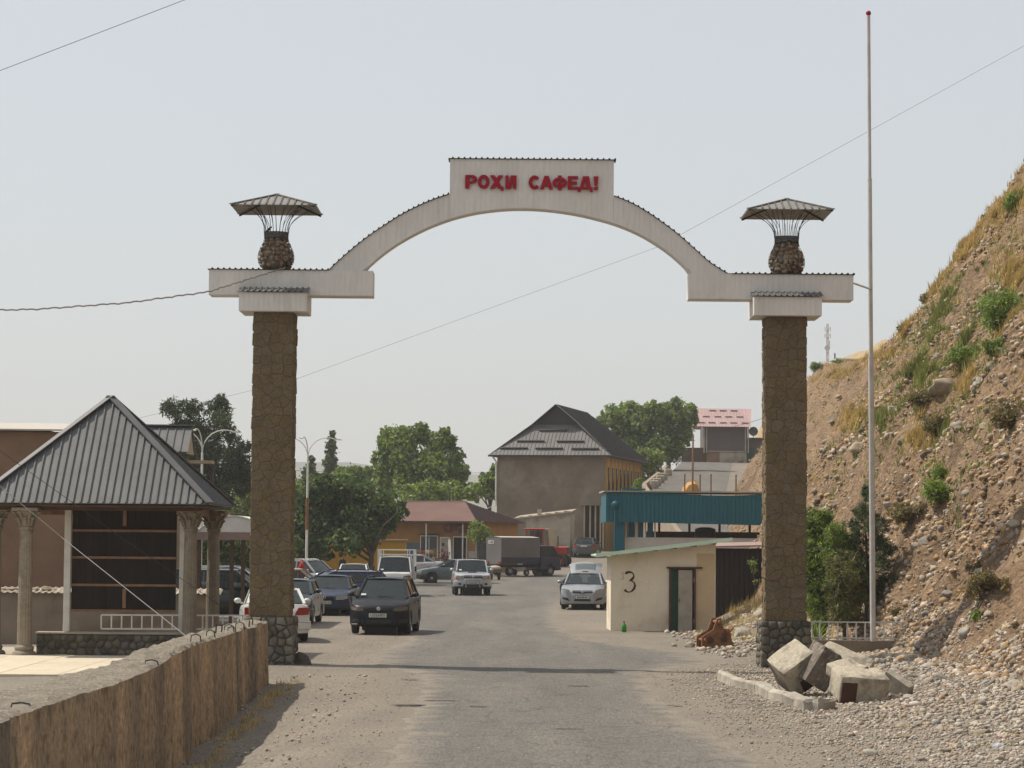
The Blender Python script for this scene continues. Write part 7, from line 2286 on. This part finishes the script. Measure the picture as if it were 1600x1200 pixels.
    for s in (-1, 1):
        for b in bp:
            dm.bar((s * (W2 - .002), b - hy, clr + .16), (s * (W2 - .012), b - hy, zbelt(b) - .06), .012, .008, up=(s, 0, 0))
        tb_ = wheels[0] + Ra + .12
        dm.bar((s * (W2 - .002), tb_ - hy, clr + .16), (s * (W2 - .012), tb_ - hy, zbelt(max(tb_, t0)) - .08), .012, .008, up=(s, 0, 0))
    if len(bp) or True: dm.build('door_seams', M['blackplastic'], root)
    for s in (-1, 1):
        for b in bp:
            if b < wheels[-1]: MB().box((s * (W2 + .004), b - hy - .16, zbelt(b) - .13), (.03, .16, .035), b=.008).build('door_handle', pm, root)
    if extra: extra(root, dict(hy=hy, W2=W2, fy=fy, ry=ry, patch=patch, band=band, zt=zt, z0=z0, zr=zr, wt=wt, t0=t0, t1=t1, t2=t2, t3=t3, H=H, L=L_))
    return root

BP = M['blackplastic']
# dark minivan coming through the square
car('minivan', 'dark navy minivan with roof rails driving towards the gate', 604, 78.4, -3.2, 4.2, 1.70, 1.60, .31, .22,
    [(0, .66), (.10, .80), (.45, .93), (1.0, 1.02), (1.2, 1.03), (4.1, 1.04), (4.2, .9)], .95, 1.78, 3.75, 4.08, (2.15, 3.2), [.82, 3.42], M['p_black'],
    head=[([(.42, .68), (.60, .66), (.80, .70), (.82, .80), (.62, .80), (.44, .76)], 'lamp_dull')],
    grille=(.36, .66, .75, 1, BP), tail=[([(.70, .75), (.84, .75), (.84, 1.0), (.72, 1.0)], 'redlens')], plate=(-.02, .545), plate_text='1335AP01', rails=BP, sticker=True, emblem=.735, mirror=BP, group='cars driving in the square', wscale=.66,
    fog=[[(.55, .34), (.80, .34), (.80, .44), (.58, .44)]],
    extra=lambda r, k: (k['band']('lower_grille', .30, .44, BP, .012, u0=.55), MB().tube([(-.1, k['t1'] - k['hy'] + .1, k['H'] - .01), (-.1, k['t1'] - k['hy'] + .22, k['H'] + .14)], .006, 5).build('aerial', BP, r),
                        MB().bar((-.78, -k['hy'] + .10, .30), (-.60, -k['hy'] + .02, .30), .02, .03).build('bumper_trim', M['chrome'], r)))
car('sedan', 'navy blue sedan with a silver badge parked behind the dark minivan', 519, 97.2, -3.0, 4.4, 1.70, 1.41, .30, .20,
    [(0, .58), (.10, .68), (.5, .80), (1.1, .90), (3.75, .95), (4.2, .95), (4.4, .80)], 1.15, 1.95, 3.05, 3.75, (2.35,), [.85, 3.45], M['p_navy'],
    head=[([(.40, .56), (.66, .56), (.80, .60), (.80, .69), (.62, .70), (.42, .68)], 'lamp_glass')], grille=(.34, .57, .67, 2, BP), plate=(0, .46), plate_text='1145AB 02', sticker=True, emblem=.635, bumper=(.26, .52, M['p_navy']), tail=[([(.5, .7), (.8, .7), (.8, .85), (.5, .85)], 'redlens')])
car('station_wagon', 'deep blue station wagon standing crossways behind the navy sedan', 521, 107.5, -68, 4.5, 1.72, 1.46, .30, .20,
    [(0, .60), (.10, .70), (.5, .82), (1.2, .94), (4.4, 1.0), (4.5, .8)], 1.2, 2.05, 4.05, 4.42, (2.5, 3.45), [.85, 3.5], M['p_blue'],
    head=[([(.42, .58), (.78, .60), (.78, .70), (.45, .70)], 'lamp_glass')], grille=(.34, .6, .68), rails=BP, tail=[([(.6, .7), (.8, .7), (.8, .95), (.62, .95)], 'redlens')])
car('sedan', 'white sedan with a big red tail light, half hidden behind the gate pillar', 428, 72.3, 187.5, 4.35, 1.72, 1.40, .29, .22,
    [(0, .58), (.10, .68), (.5, .80), (1.1, .90), (3.7, .97), (4.2, .97), (4.35, .74)], 1.15, 1.95, 3.0, 3.72, (2.35,), [.85, 3.45], M['p_white'],
    tail=[([(.46, .70), (.84, .72), (.84, .90), (.56, .90), (.50, .80)], 'redlens')], rplate=.62, bumper=(.30, .50, M['p_white']), head=[([(.45, .56), (.8, .6), (.8, .68), (.45, .68)], 'lamp_glass')], rr=.18,
    extra=lambda r, k: k['band']('bumper_strip', .505, .545, BP, .042, True))
car('hatchback', 'slate blue hatchback facing out beside the white sedan', 457, 86.8, -2, 3.9, 1.66, 1.42, .28, .20,
    [(0, .58), (.10, .70), (.5, .84), (1.0, .93), (3.75, .98), (3.9, .8)], 1.0, 1.8, 3.3, 3.8, (2.2,), [.75, 3.15], M['p_slate'], head=[([(.40, .58), (.72, .58), (.80, .66), (.74, .74), (.44, .72)], 'lamp_glass')], grille=(.3, .6, .68, 1, BP), plate=(0, .45), bumper=(.24, .50, M['p_slate']))
car('old_car', 'old beige boxy car standing side on beside the gate pillar', 463, 113.5, 88, 4.0, 1.62, 1.46, .30, .24,
    [(0, .74), (.06, .84), (1.2, .92), (3.3, .95), (3.95, .93), (4.0, .7)], 1.2, 1.75, 3.1, 3.6, (2.3,), [.75, 3.1], M['p_beige'], glass=M['clearglass'], head=[([(.45, .60), (.68, .60), (.68, .76), (.45, .76)], 'lamp_glass')], grille=(.4, .6, .76, 4), nr=.12, rr=.12, wscale=.76, bscale=.92, bumper=(.38, .50, M['chrome']), cover=True)
car('suv', 'silver four wheel drive with roof rails parked under the mulberry tree', 482, 128, 58, 4.6, 1.80, 1.72, .36, .30,
    [(0, .80), (.10, .95), (.5, 1.02), (1.3, 1.10), (4.5, 1.12), (4.6, .9)], 1.35, 2.0, 4.1, 4.5, (2.5, 3.45), [.85, 3.65], M['p_silver'], head=[([(.45, .80), (.82, .82), (.82, .96), (.45, .94)], 'lamp_glass')], grille=(.4, .8, .93, 3), rails=M['p_silver'], bumper=(.40, .68, M['p_silver']))
car('sedan', 'small white car facing out in front of the yellow wall', 553, 138.5, 0, 4.1, 1.62, 1.44, .29, .22,
    [(0, .66), (.06, .78), (.6, .86), (1.1, .92), (3.5, .95), (4.05, .94), (4.1, .7)], 1.1, 1.7, 2.95, 3.5, (2.2,), [.75, 3.2], M['p_white'], head=[([(.40, .60), (.74, .60), (.74, .74), (.40, .74)], 'lamp_glass')], grille=(.36, .6, .74, 3), nr=.12, wscale=.76, bscale=.92, plate=(0, .45), bumper=(.34, .5, BP))
car('sedan', 'white sedan standing side on outside the shop, behind the pale truck', 640, 166.5, -92, 4.4, 1.68, 1.42, .29, .20,
    [(0, .58), (.10, .68), (.5, .82), (1.1, .92), (3.75, .98), (4.25, .97), (4.4, .78)], 1.15, 1.95, 3.05, 3.8, (2.35, 3.15), [.85, 3.45], M['p_silver2'], head=[([(.45, .58), (.8, .6), (.8, .68), (.45, .68)], 'lamp_glass')])
car('sedan', 'grey green sedan standing side on in front of the shop door', 709, 157, -82, 4.45, 1.66, 1.40, .29, .20,
    [(0, .60), (.08, .70), (.4, .80), (1.2, .93), (3.75, .98), (4.3, .97), (4.45, .78)], 1.25, 2.05, 3.15, 3.85, (2.45,), [.85, 3.45], M['p_grey'], head=[([(.42, .56), (.78, .58), (.80, .69), (.45, .68)], 'lamp_glass')], grille=(.36, .58, .68, 2), bumper=(.24, .50, BP), rim=M['rimmat'], cover=True)
car('suv', 'silver four wheel drive with a bull bar driving out of the square', 736, 133.4, 3.2, 4.6, 1.78, 1.76, .38, .34,
    [(0, .88), (.08, 1.0), (.4, 1.06), (1.3, 1.13), (4.5, 1.16), (4.6, .9)], 1.32, 1.88, 4.15, 4.52, (2.45, 3.4), [.85, 3.6], M['p_silver2'],
    head=[([(.46, .80), (.80, .80), (.83, .96), (.46, .97)], 'lamp_glass'), ([(.72, .80), (.83, .82), (.84, .93), (.74, .94)], 'amber')], grille=(.46, .80, .98, 2), plate=(0, .62), fog=[[(-.5, .40), (.0, .40), (.0, .56), (-.46, .56)], [(.56, .52), (.78, .52), (.78, .62), (.58, .62)]], bumper=(.44, .72, M['p_silver2']), sticker=True, hoodscoop=True, emblem=.93, mirror=M['p_silver2'], group='cars driving in the square', wscale=.76,
    extra=lambda r, k: [MB().tube([(-.34, -k['hy'] - .09, .42), (-.30, -k['hy'] - .11, .80), (.30, -k['hy'] - .11, .80), (.34, -k['hy'] - .09, .42)], .03, 8).build('bull_bar', M['chrome'], r)] + [k['band']('lower_valance', .34, .47, BP, .03)])
car('station_wagon', 'dusty dark grey estate car parked by the porch of the grey house', 917, 203.5, 172, 4.4, 1.68, 1.45, .29, .20,
    [(0, .60), (.10, .70), (.5, .82), (1.1, .92), (4.25, .98), (4.4, .8)], 1.15, 1.95, 3.9, 4.3, (2.35, 3.35), [.85, 3.45], M['p_dgrey'], tail=[([(.58, .66), (.84, .66), (.84, .86), (.60, .86)], 'redlens')], rplate=.78, bumper=(.30, .55, M['p_dgrey']))
def astra_gate(r, k):
    tg = bpy.data.objects.new('tailgate', None); COL.objects.link(tg); tg.parent = r
    y0, z0_ = k['t2'] - k['hy'] + .02, k['H'] - .02
    tg.location = (0, y0, z0_)
    sh = MB(); V_, F_ = [], []
    for j in range(7):
        v = j / 6; yy = .86 * v; zz = .40 * v + .10 * math.sin(v * 3.1)
        for i in range(9):
            u = -1 + 2 * i / 8; V_.append((u * (.58 + .12 * v), yy - .05 * u * u, zz - .10 * abs(u) ** 3))
    for j in range(6):
        for i in range(8):
            F_.append((j * 9 + i, j * 9 + i + 1, (j + 1) * 9 + i + 1, (j + 1) * 9 + i))
    sh.add(V_, F_)
    bdy = sh.build('tailgate_frame', M['p_astra'], tg, smooth=60)
    gl = MB(); gl.add([(p[0] * .86, p[1], p[2] + .012) for p in V_[9:45]], [(j * 9 + i, j * 9 + i + 1, (j + 1) * 9 + i + 1, (j + 1) * 9 + i) for j in range(3) for i in range(8)])
    gl.build('tailgate_glass', M['clearglass'], tg, smooth=60)
    MB().box((0, -.02, .03), (.24, .05, .04)).build('brake_light', M['redlens'], tg)
    for s in (-1, 1): MB().tube([(s * .55, .06, -.16), (s * .60, .42, .10)], .012, 5).build('gas_strut', M['blackplastic'], tg)
car('hatchback', 'silver hatchback with its tailgate open beside the small kiosk', 913, 108.3, -3.5, 4.25, 1.74, 1.46, .31, .20,
    [(0, .62), (.10, .74), (.5, .86), (1.0, .97), (4.1, 1.02), (4.25, .8)], 1.0, 1.9, 3.45, 4.1, (2.25, 3.3), [.88, 3.5], M['p_astra'],
    head=[([(.46, .64), (.70, .68), (.84, .80), (.72, .84), (.52, .78)], 'lamp_glass')], grille=(.40, .68, .76, 1), plate=(0, .49), fog=[[(.50, .34), (.78, .42), (.80, .50), (.58, .46)], [(-.34, .34), (.0, .34), (.0, .43), (-.30, .43)]], emblem=.72, mirror=True, rearglass=False, extra=astra_gate, sticker=False)
car('suv', 'black four wheel drive seen between the pavilion columns', 362, 84, 84, 4.5, 1.76, 1.74, .36, .30,
    [(0, .80), (.10, .95), (.5, 1.02), (1.3, 1.10), (4.4, 1.12), (4.5, .9)], 1.35, 2.0, 4.0, 4.4, (2.5, 3.4), [.85, 3.6], M['p_dark'], glass=M['clearglass'], rails=M['p_silver'])
car('station_wagon', 'pale silver estate car behind the black four wheel drive', 372, 104, 86, 4.5, 1.72, 1.60, .31, .24,
    [(0, .66), (.10, .78), (.5, .9), (1.2, 1.0), (4.4, 1.04), (4.5, .8)], 1.2, 2.05, 4.05, 4.42, (2.5, 3.45), [.85, 3.5], M['p_silver'], rails=M['p_silver'])

# pale flatbed truck with a pipe rack
def flatbed(r, k):
    y0 = k['hy'] + .08
    MB().box((0, y0 + 1.4, .62), (.7, 3.3, .16)).build('chassis', M['blackplastic'], r)
    bed = MB().box((0, y0 + 1.45, .78), (1.72, 2.9, .10)).build('bed', M['p_white'], r)
    for s in (-1, 1):
        MB().box((s * .85, y0 + 1.45, 1.02), (.04, 2.88, .38)).build('side_board', M['p_white'], r)
        wheel(r, s * .68, y0 + 1.9, .29, .24)
    MB().box((0, y0 + .04, 1.30), (1.70, .05, .95)).build('head_board', M['p_white'], r)
    zt_ = 2.20
    for s in (-1, 1):
        for y in (y0 - .02, y0 + 1.4, y0 + 2.85): MB().bar((s * .86, y, .8), (s * .86, y, zt_), .05, .05).build('rack_post', M['p_white'], r)
        for z in (zt_, 1.95): MB().bar((s * .86, y0 - .02, z), (s * .86, y0 + 2.85, z), .045, .045).build('rack_rail', M['p_white'], r)
    for y in (y0 - .02, y0 + 2.85):
        for z in (zt_ + .01, 1.97): MB().bar((-.88, y, z), (.88, y, z), .045, .045).build('rack_rail', M['p_white'], r)
    for x in (-.6, .56, .66): MB().bar((x, y0 - .02, 1.75), (x, y0 - .02, zt_), .04, .04).build('rack_post', M['p_white'], r)
    for s in (-1, 1):
        MB().box((s * 1.0, -k['hy'] + .35, 1.32), (.10, .06, .26), b=.03).build('wing_mirror', M['blackplastic'], r)
car('flatbed_truck', 'white flatbed truck with a pipe rack over its cab', 617, 129, 0, 1.75, 1.66, 1.92, .31, .34,
    [(0, .95), (.05, 1.08), (.30, 1.16), (.5, 1.2), (1.7, 1.2), (1.75, 1.1)], .28, .70, 1.55, 1.68, (), [.95], M['p_white'], head=[([(.52, .74), (.80, .74), (.80, .90), (.56, .90)], 'lamp_glass'), ([(.54, .91), (.80, .91), (.80, 1.0), (.60, 1.0)], 'amber')], grille=(.4, .62, .72, 1, BP), plate=(0, .48), sticker=True, mirror=False, nr=.22, rr=.06, wscale=.82, bscale=.95, bumper=(.36, .58, BP), extra=flatbed, cat='truck', group='trucks in the square')
# tarpaulin truck
def tilt(r, k):
    y0 = k['hy'] + .05
    MB().box((0, y0 + 1.4, .62), (.7, 3.2, .18)).build('chassis', M['blackplastic'], r)
    MB().box((0, y0 + 1.45, .95), (1.72, 2.9, .40), b=.01).build('side_boards', M['p_truck'], r)
    tp = MB(); V_, F_ = [], []
    prof = [(-.86, 1.15), (-.865, 1.7), (-.85, 2.32), (-.80, 2.40), (0, 2.46), (.80, 2.40), (.85, 2.32), (.865, 1.7), (.86, 1.15)]
    for j in range(9):
        y = y0 + 2.9 * j / 8; q = 1 + .008 * math.cos(j * math.pi)
        V_ += [(x * q, y, z - (.012 if j % 2 and z > 2.3 else 0)) for x, z in prof]
    n = len(prof)
    for j in range(8):
        for i in range(n - 1): F_.append((j * n + i, (j + 1) * n + i, (j + 1) * n + i + 1, j * n + i + 1))
    F_.append(tuple(range(n))); F_.append(tuple(8 * n + i for i in range(n))[::-1])
    tp.add(V_, F_); tp.build('tarpaulin', M['tarp'], r)
    tp = MB(); tp.slab((-.84, y0 + .02, 2.405), (.84, y0 + .02, 2.405), (.84, y0 + 2.9, 2.405), (-.84, y0 + 2.9, 2.405), .01)
    MB().box((0, y0 + 2.92, 1.55), (1.70, .03, 1.66)).build('rear_flap', M['tarp_rear'], r)
    M['tarp_top'] = mat('pale_tarp_top', (.52, .48, .42), None, 3, .8)
    mb = MB()
    for sx_ in (-1, 1): mb.slab((0, y0, 2.472), (sx_ * .82, y0, 2.41), (sx_ * .82, y0 + 2.93, 2.41), (0, y0 + 2.93, 2.472), .008)
    mb.build('roof_sheet', M['tarp_top'], r)
    pnl = MB().box((.30, y0 + 2.945, 2.10), (.62, .012, .20)).build('label_panel', M['plate'], r)
    for i, w_ in enumerate((.07, .10, .07, .05, .03)): MB().box((.08 + .115 * i, y0 + 2.953, 2.10), (w_, .006, .12)).build('label_mark', M['ink'], pnl)
    pn2 = MB().box((.872, y0 + 1.75, 2.10), (.012, .9, .17)).build('label_panel', M['offwhite'], r)
    for i in range(6): MB().box((.880, y0 + 1.42 + .13 * i, 2.10), (.006, .08, .10)).build('label_mark', M['gun'], pn2)
    for s in (-1, 1):
        wheel(r, s * .68, y0 + 2.2, .29, .24); wheel(r, s * .68, y0 + .9, .20, .16)
        MB().box((s * .66, y0 + 2.96, .82), (.26, .05, .14)).build('tail_light', M['redlens'], r)
        MB().box((s * 1.0, -k['hy'] + .42, 1.35), (.10, .06, .26), b=.03).build('wing_mirror', M['blackplastic'], r)
    MB().box((0, y0 + 2.98, .62), (1.5, .06, .10)).build('rear_bar', M['blackplastic'], r)
car('covered_truck', 'dark blue truck with a grey tarpaulin body parked in front of the shed', 850, 171.5, 124, 1.75, 1.68, 1.92, .31, .34,
    [(0, .95), (.05, 1.08), (.30, 1.16), (.5, 1.2), (1.7, 1.2), (1.75, 1.1)], .28, .70, 1.55, 1.68, (), [.95], M['p_truck'], head=[([(.52, .74), (.80, .74), (.80, .90), (.56, .90)], 'lamp_glass')], grille=(.4, .72, .82, 1, BP), mirror=False, nr=.22, rr=.06, wscale=.82, bscale=.95, bumper=(.36, .58, M['p_truck']), extra=tilt, cat='truck', group='trucks in the square')
# red tractor behind it
tx = at(851, 860, 187); tz = g(tx.x, 187)
tr_ = thing('tractor', 'red tractor with a glazed cab standing behind the covered truck', 'tractor', (tx.x, 187, tz), R(75))
ht = at(850, 827, 187).z - tz
MB().box((0, -.9, 1.1), (.62, 1.6, .62), b=.08).build('bonnet', M['p_red'], tr_)
MB().box((0, .5, .75), (.7, 1.6, .5), b=.05).build('chassis', M['blackplastic'], tr_)
MB().box((0, .55, ht), (1.45, 1.5, .12), b=.04).build('cab_roof', M['p_red'], tr_)
for sx_ in (-1, 1):
    for (ya, yb) in ((-.15, -.02), (.6, .6), (1.2, 1.15)):
        MB().bar((sx_ * .68, ya, 1.2), (sx_ * .62, yb, ht - .03), .08, .08).build('cab_post', M['p_red'], tr_)
    MB().box((sx_ * .66, .55, (1.4 + ht) / 2), (.012, 1.1, ht - 1.5)).build('side_glass', M['clearglass'], tr_)
    MB().box((sx_ * .72, .9, 1.25), (.4, 1.2, .10), b=.04).build('mudguard', M['p_red'], tr_)
    wheel(tr_, sx_ * .75, .9, .68, .36, rim=M['p_red']); wheel(tr_, sx_ * .62, -1.35, .42, .24, rim=M['p_red'])
MB().box((0, -.10, (1.4 + ht) / 2), (1.1, .012, ht - 1.5)).build('front_glass', M['clearglass'], tr_)
MB().box((0, .55, 1.2), (1.3, 1.3, .10)).build('cab_floor', M['p_red'], tr_)
MB().box((0, .75, 1.5), (.5, .12, .6), b=.04).build('seat', M['interior'], tr_)
MB().tube([(.2, -.9, 1.4), (.2, -.9, 2.1)], .04, 8).build('exhaust', M['blackplastic'], tr_)
MB().box((0, -1.72, 1.1), (.5, .03, .5)).build('radiator_grille', M['blackplastic'], tr_)

# red trailer hitch seen between the silver four wheel drive and the covered truck
hx = at(772, 897, 163); hzz = g(hx.x, 163)
tl = thing('hand_cart', 'low red metal cart with a grey sack beside the covered truck', 'cart', (hx.x, 163, hzz), R(15))
MB().box((0, 0, .55), (1.0, .7, .06)).build('deck', M['rust'], tl)
for y in (-.3, .3): MB().bar((-.7, y, .5), (.55, y, .5), .06, .08).build('frame_rail', M['rust'], tl)
for s in (-1, 1): wheel(tl, s * .3, .0, .28, .1)
MB().ball((.05, 0, .72), (.42, .3, .17), 14, 8).build('sack', M['offwhite'], tl, smooth=60)
MB().tube([(-.6, 0, .5), (-1.1, 0, .62)], .03, 6).build('drawbar', M['rust'], tl)

# ------------------------------------------------------------------ people
def zmat(name, bands):
    m = bpy.data.materials.new(name); m.use_nodes = True
    N = m.node_tree.nodes; K = m.node_tree.links
    tc = N.new('ShaderNodeTexCoord'); sp_ = N.new('ShaderNodeSeparateXYZ'); dv = N.new('ShaderNodeMath'); dv.operation = 'DIVIDE'; dv.inputs[1].default_value = 2.0
    r = N.new('ShaderNodeValToRGB'); r.color_ramp.interpolation = 'CONSTANT'
    K.new(tc.outputs['Object'], sp_.inputs[0]); K.new(sp_.outputs[2], dv.inputs[0]); K.new(dv.outputs[0], r.inputs[0])
    e = r.color_ramp.elements
    while len(e) < len(bands): e.new(.5)
    for el, (z, c) in zip(e, bands): el.position = z / 2.0; el.color = c4(c)
    b = N['Principled BSDF']; b.inputs['Roughness'].default_value = .85
    K.new(r.outputs[0], b.inputs['Base Color']); return m
def skin_body(parent, joints, edges, m, root_i=0):
    me = bpy.data.meshes.new('body'); me.from_pydata([j[0] for j in joints], edges, [])
    o = bpy.data.objects.new('body', me); COL.objects.link(o); o.parent = parent
    me.materials.append(m)
    sk_ = o.modifiers.new('skin', 'SKIN'); sk_.use_smooth_shade = True
    for i, j in enumerate(joints):
        r = j[1]; me.skin_vertices[0].data[i].radius = (r, r if len(j) < 3 else j[2])
    me.skin_vertices[0].data[root_i].use_root = True
    sb = o.modifiers.new('sub', 'SUBSURF'); sb.levels = 2; sb.render_levels = 2
    return o
def person(label, px, Y, rot, mskin, pose='stand', hair=(.02, .015, .012), scarf=None, group=None, skirt=None, dz=0.0):
    x = at(px, 900, Y).x
    t = thing('person', label, 'person', (x, Y, g(x, Y) + dz), R(rot), group)
    if pose == 'stand':
        J = [((0, 0, .95), .14, .11), ((0, .01, 1.18), .13, .10), ((0, .0, 1.38), .165, .11), ((0, -.01, 1.50), .055, .055), ((0, -.02, 1.58), .075, .085), ((0, -.025, 1.68), .075, .09),
             ((-.19, 0, 1.40), .06), ((-.25, .02, 1.12), .045), ((-.24, -.08, .88), .035), ((-.23, -.10, .80), .035, .02),
             ((.19, 0, 1.40), .06), ((.25, .02, 1.12), .045), ((.24, -.08, .88), .035), ((.23, -.10, .80), .035, .02),
             ((-.09, 0, .88), .085), ((-.10, -.01, .48), .06), ((-.10, .02, .09), .045), ((-.11, -.13, .04), .04, .03),
             ((.09, 0, .88), .085), ((.11, -.01, .48), .06), ((.12, .03, .09), .045), ((.13, -.11, .04), .04, .03)]
        hd = Vector((0, -.02, 1.66))
    else:
        J = [((0, .25, .95), .15, .12), ((0, .08, 1.12), .14, .11), ((0, -.15, 1.22), .17, .12), ((0, -.30, 1.20), .055, .055), ((0, -.38, 1.18), .075, .085), ((0, -.47, 1.14), .075, .09),
             ((-.19, -.15, 1.20), .06), ((-.22, -.30, .98), .045), ((-.18, -.5, .88), .035), ((-.17, -.57, .86), .035, .02),
             ((.19, -.15, 1.20), .06), ((.22, -.30, .98), .045), ((.18, -.5, .88), .035), ((.17, -.57, .86), .035, .02),
             ((-.09, .25, .88), .085), ((-.10, .22, .48), .06), ((-.10, .27, .09), .045), ((-.11, .12, .04), .04, .03),
             ((.09, .25, .88), .085), ((.11, .22, .48), .06), ((.12, .28, .09), .045), ((.13, .13, .04), .04, .03)]
        hd = Vector((0, -.46, 1.16))
    E = [(0, 1), (1, 2), (2, 3), (3, 4), (4, 5), (2, 6), (6, 7), (7, 8), (8, 9), (2, 10), (10, 11), (11, 12), (12, 13), (0, 14), (14, 15), (15, 16), (16, 17), (0, 18), (18, 19), (19, 20), (20, 21)]
    b = skin_body(t, J, E, mskin)
    for sgn in (-1, 1):          # fingers
        h = Vector(J[9 if sgn < 0 else 13][0])
        fm = MB()
        for k in range(4):
            a = h + Vector((sgn * (.0), -.025 + .016 * k, -.01)); fm.tube([a, a + Vector((sgn * .006, -.01, -.045 + .004 * abs(k - 1))), a + Vector((-sgn * .004, -.018, -.075 + .006 * abs(k - 1)))], [.009, .0085, .006], 6)
        a = h + Vector((0, -.035, .01)); fm.tube([a, a + Vector((0, -.03, -.02)), a + Vector((0, -.035, -.045))], [.010, .009, .007], 6)
        fm.build('fingers', M['skin'], t, smooth=60)
    hm = MB(); hm.ball(hd + Vector((0, .02, .045)), (.098, .112, .10), 16, 10)
    hm.v = [v for v in hm.v]
    hm.build('headscarf' if scarf else 'hair', mat('scarf_cloth', scarf, None, 6, .85) if scarf else mat('hair', hair, None, 20, .8), t, smooth=80)
    if not scarf:
        fm = MB(); fm.ball(hd + Vector((0, -.045, -.015)), (.078, .075, .105), 14, 9); fm.build('face', M['skin'], t, smooth=80)
        nm = MB(); nm.ball(hd + Vector((0, -.12, -.02)), (.014, .02, .024), 8, 6); nm.build('nose', M['skin'], t, smooth=80)
        for s in (-1, 1): MB().ball(hd + Vector((s * .032, -.108, .012)), (.013, .01, .008), 8, 5).build('eye', M['ink'], t)
        MB().box(hd + Vector((0, -.112, -.062)), (.045, .012, .01), b=.003).build('mouth', mat('lip', (.25, .09, .07)), t)
    else:
        fm = MB(); fm.ball(hd + Vector((0, -.055, -.01)), (.066, .068, .088), 14, 9); fm.build('face', M['skin'], t, smooth=80)
        sc_ = MB().lathe([(.06, 1.46), (.13, 1.50), (.115, 1.56), (.10, 1.62)], 16); sc_.build('scarf_fold', mat('scarf_cloth', scarf, None, 6, .85), t, smooth=60)
    if skirt: MB().lathe([(.17, 1.02), (.22, .85), (.27, .5), (.32, .12), (.31, .10)], 20).build('skirt', skirt, t, smooth=60)
    return t
M['skin'] = mat('skin', (.34, .19, .12), (.30, .165, .10), 8, .6)
dk = (.022, .02, .024)
person('person in dark clothes standing before the yellow wall, turned aside', 535, 150, 50, zmat('dark_clothes', [(0, (.03, .022, .018)), (.09, (.03, .032, .045)), (.92, dk), (1.49, (.34, .19, .12))]))
person('person in dark clothes bending behind the open tailgate hatchback', 887, 111.2, 80, zmat('dark_coat', [(0, (.03, .022, .018)), (.09, (.02, .02, .025)), (.9, (.028, .024, .024))]), 'bend')
red_c = (.42, .02, .03)
person('person in a red headscarf and red dress behind the beige car', 471, 117.2, 15, zmat('red_dress', [(0, (.1, .06, .04)), (.12, (.08, .10, .25)), (.95, red_c), (1.49, (.34, .19, .12))]), scarf=(.50, .012, .025), skirt=mat('blue_skirt', (.06, .08, .22), (.25, .03, .05), 3, .9))
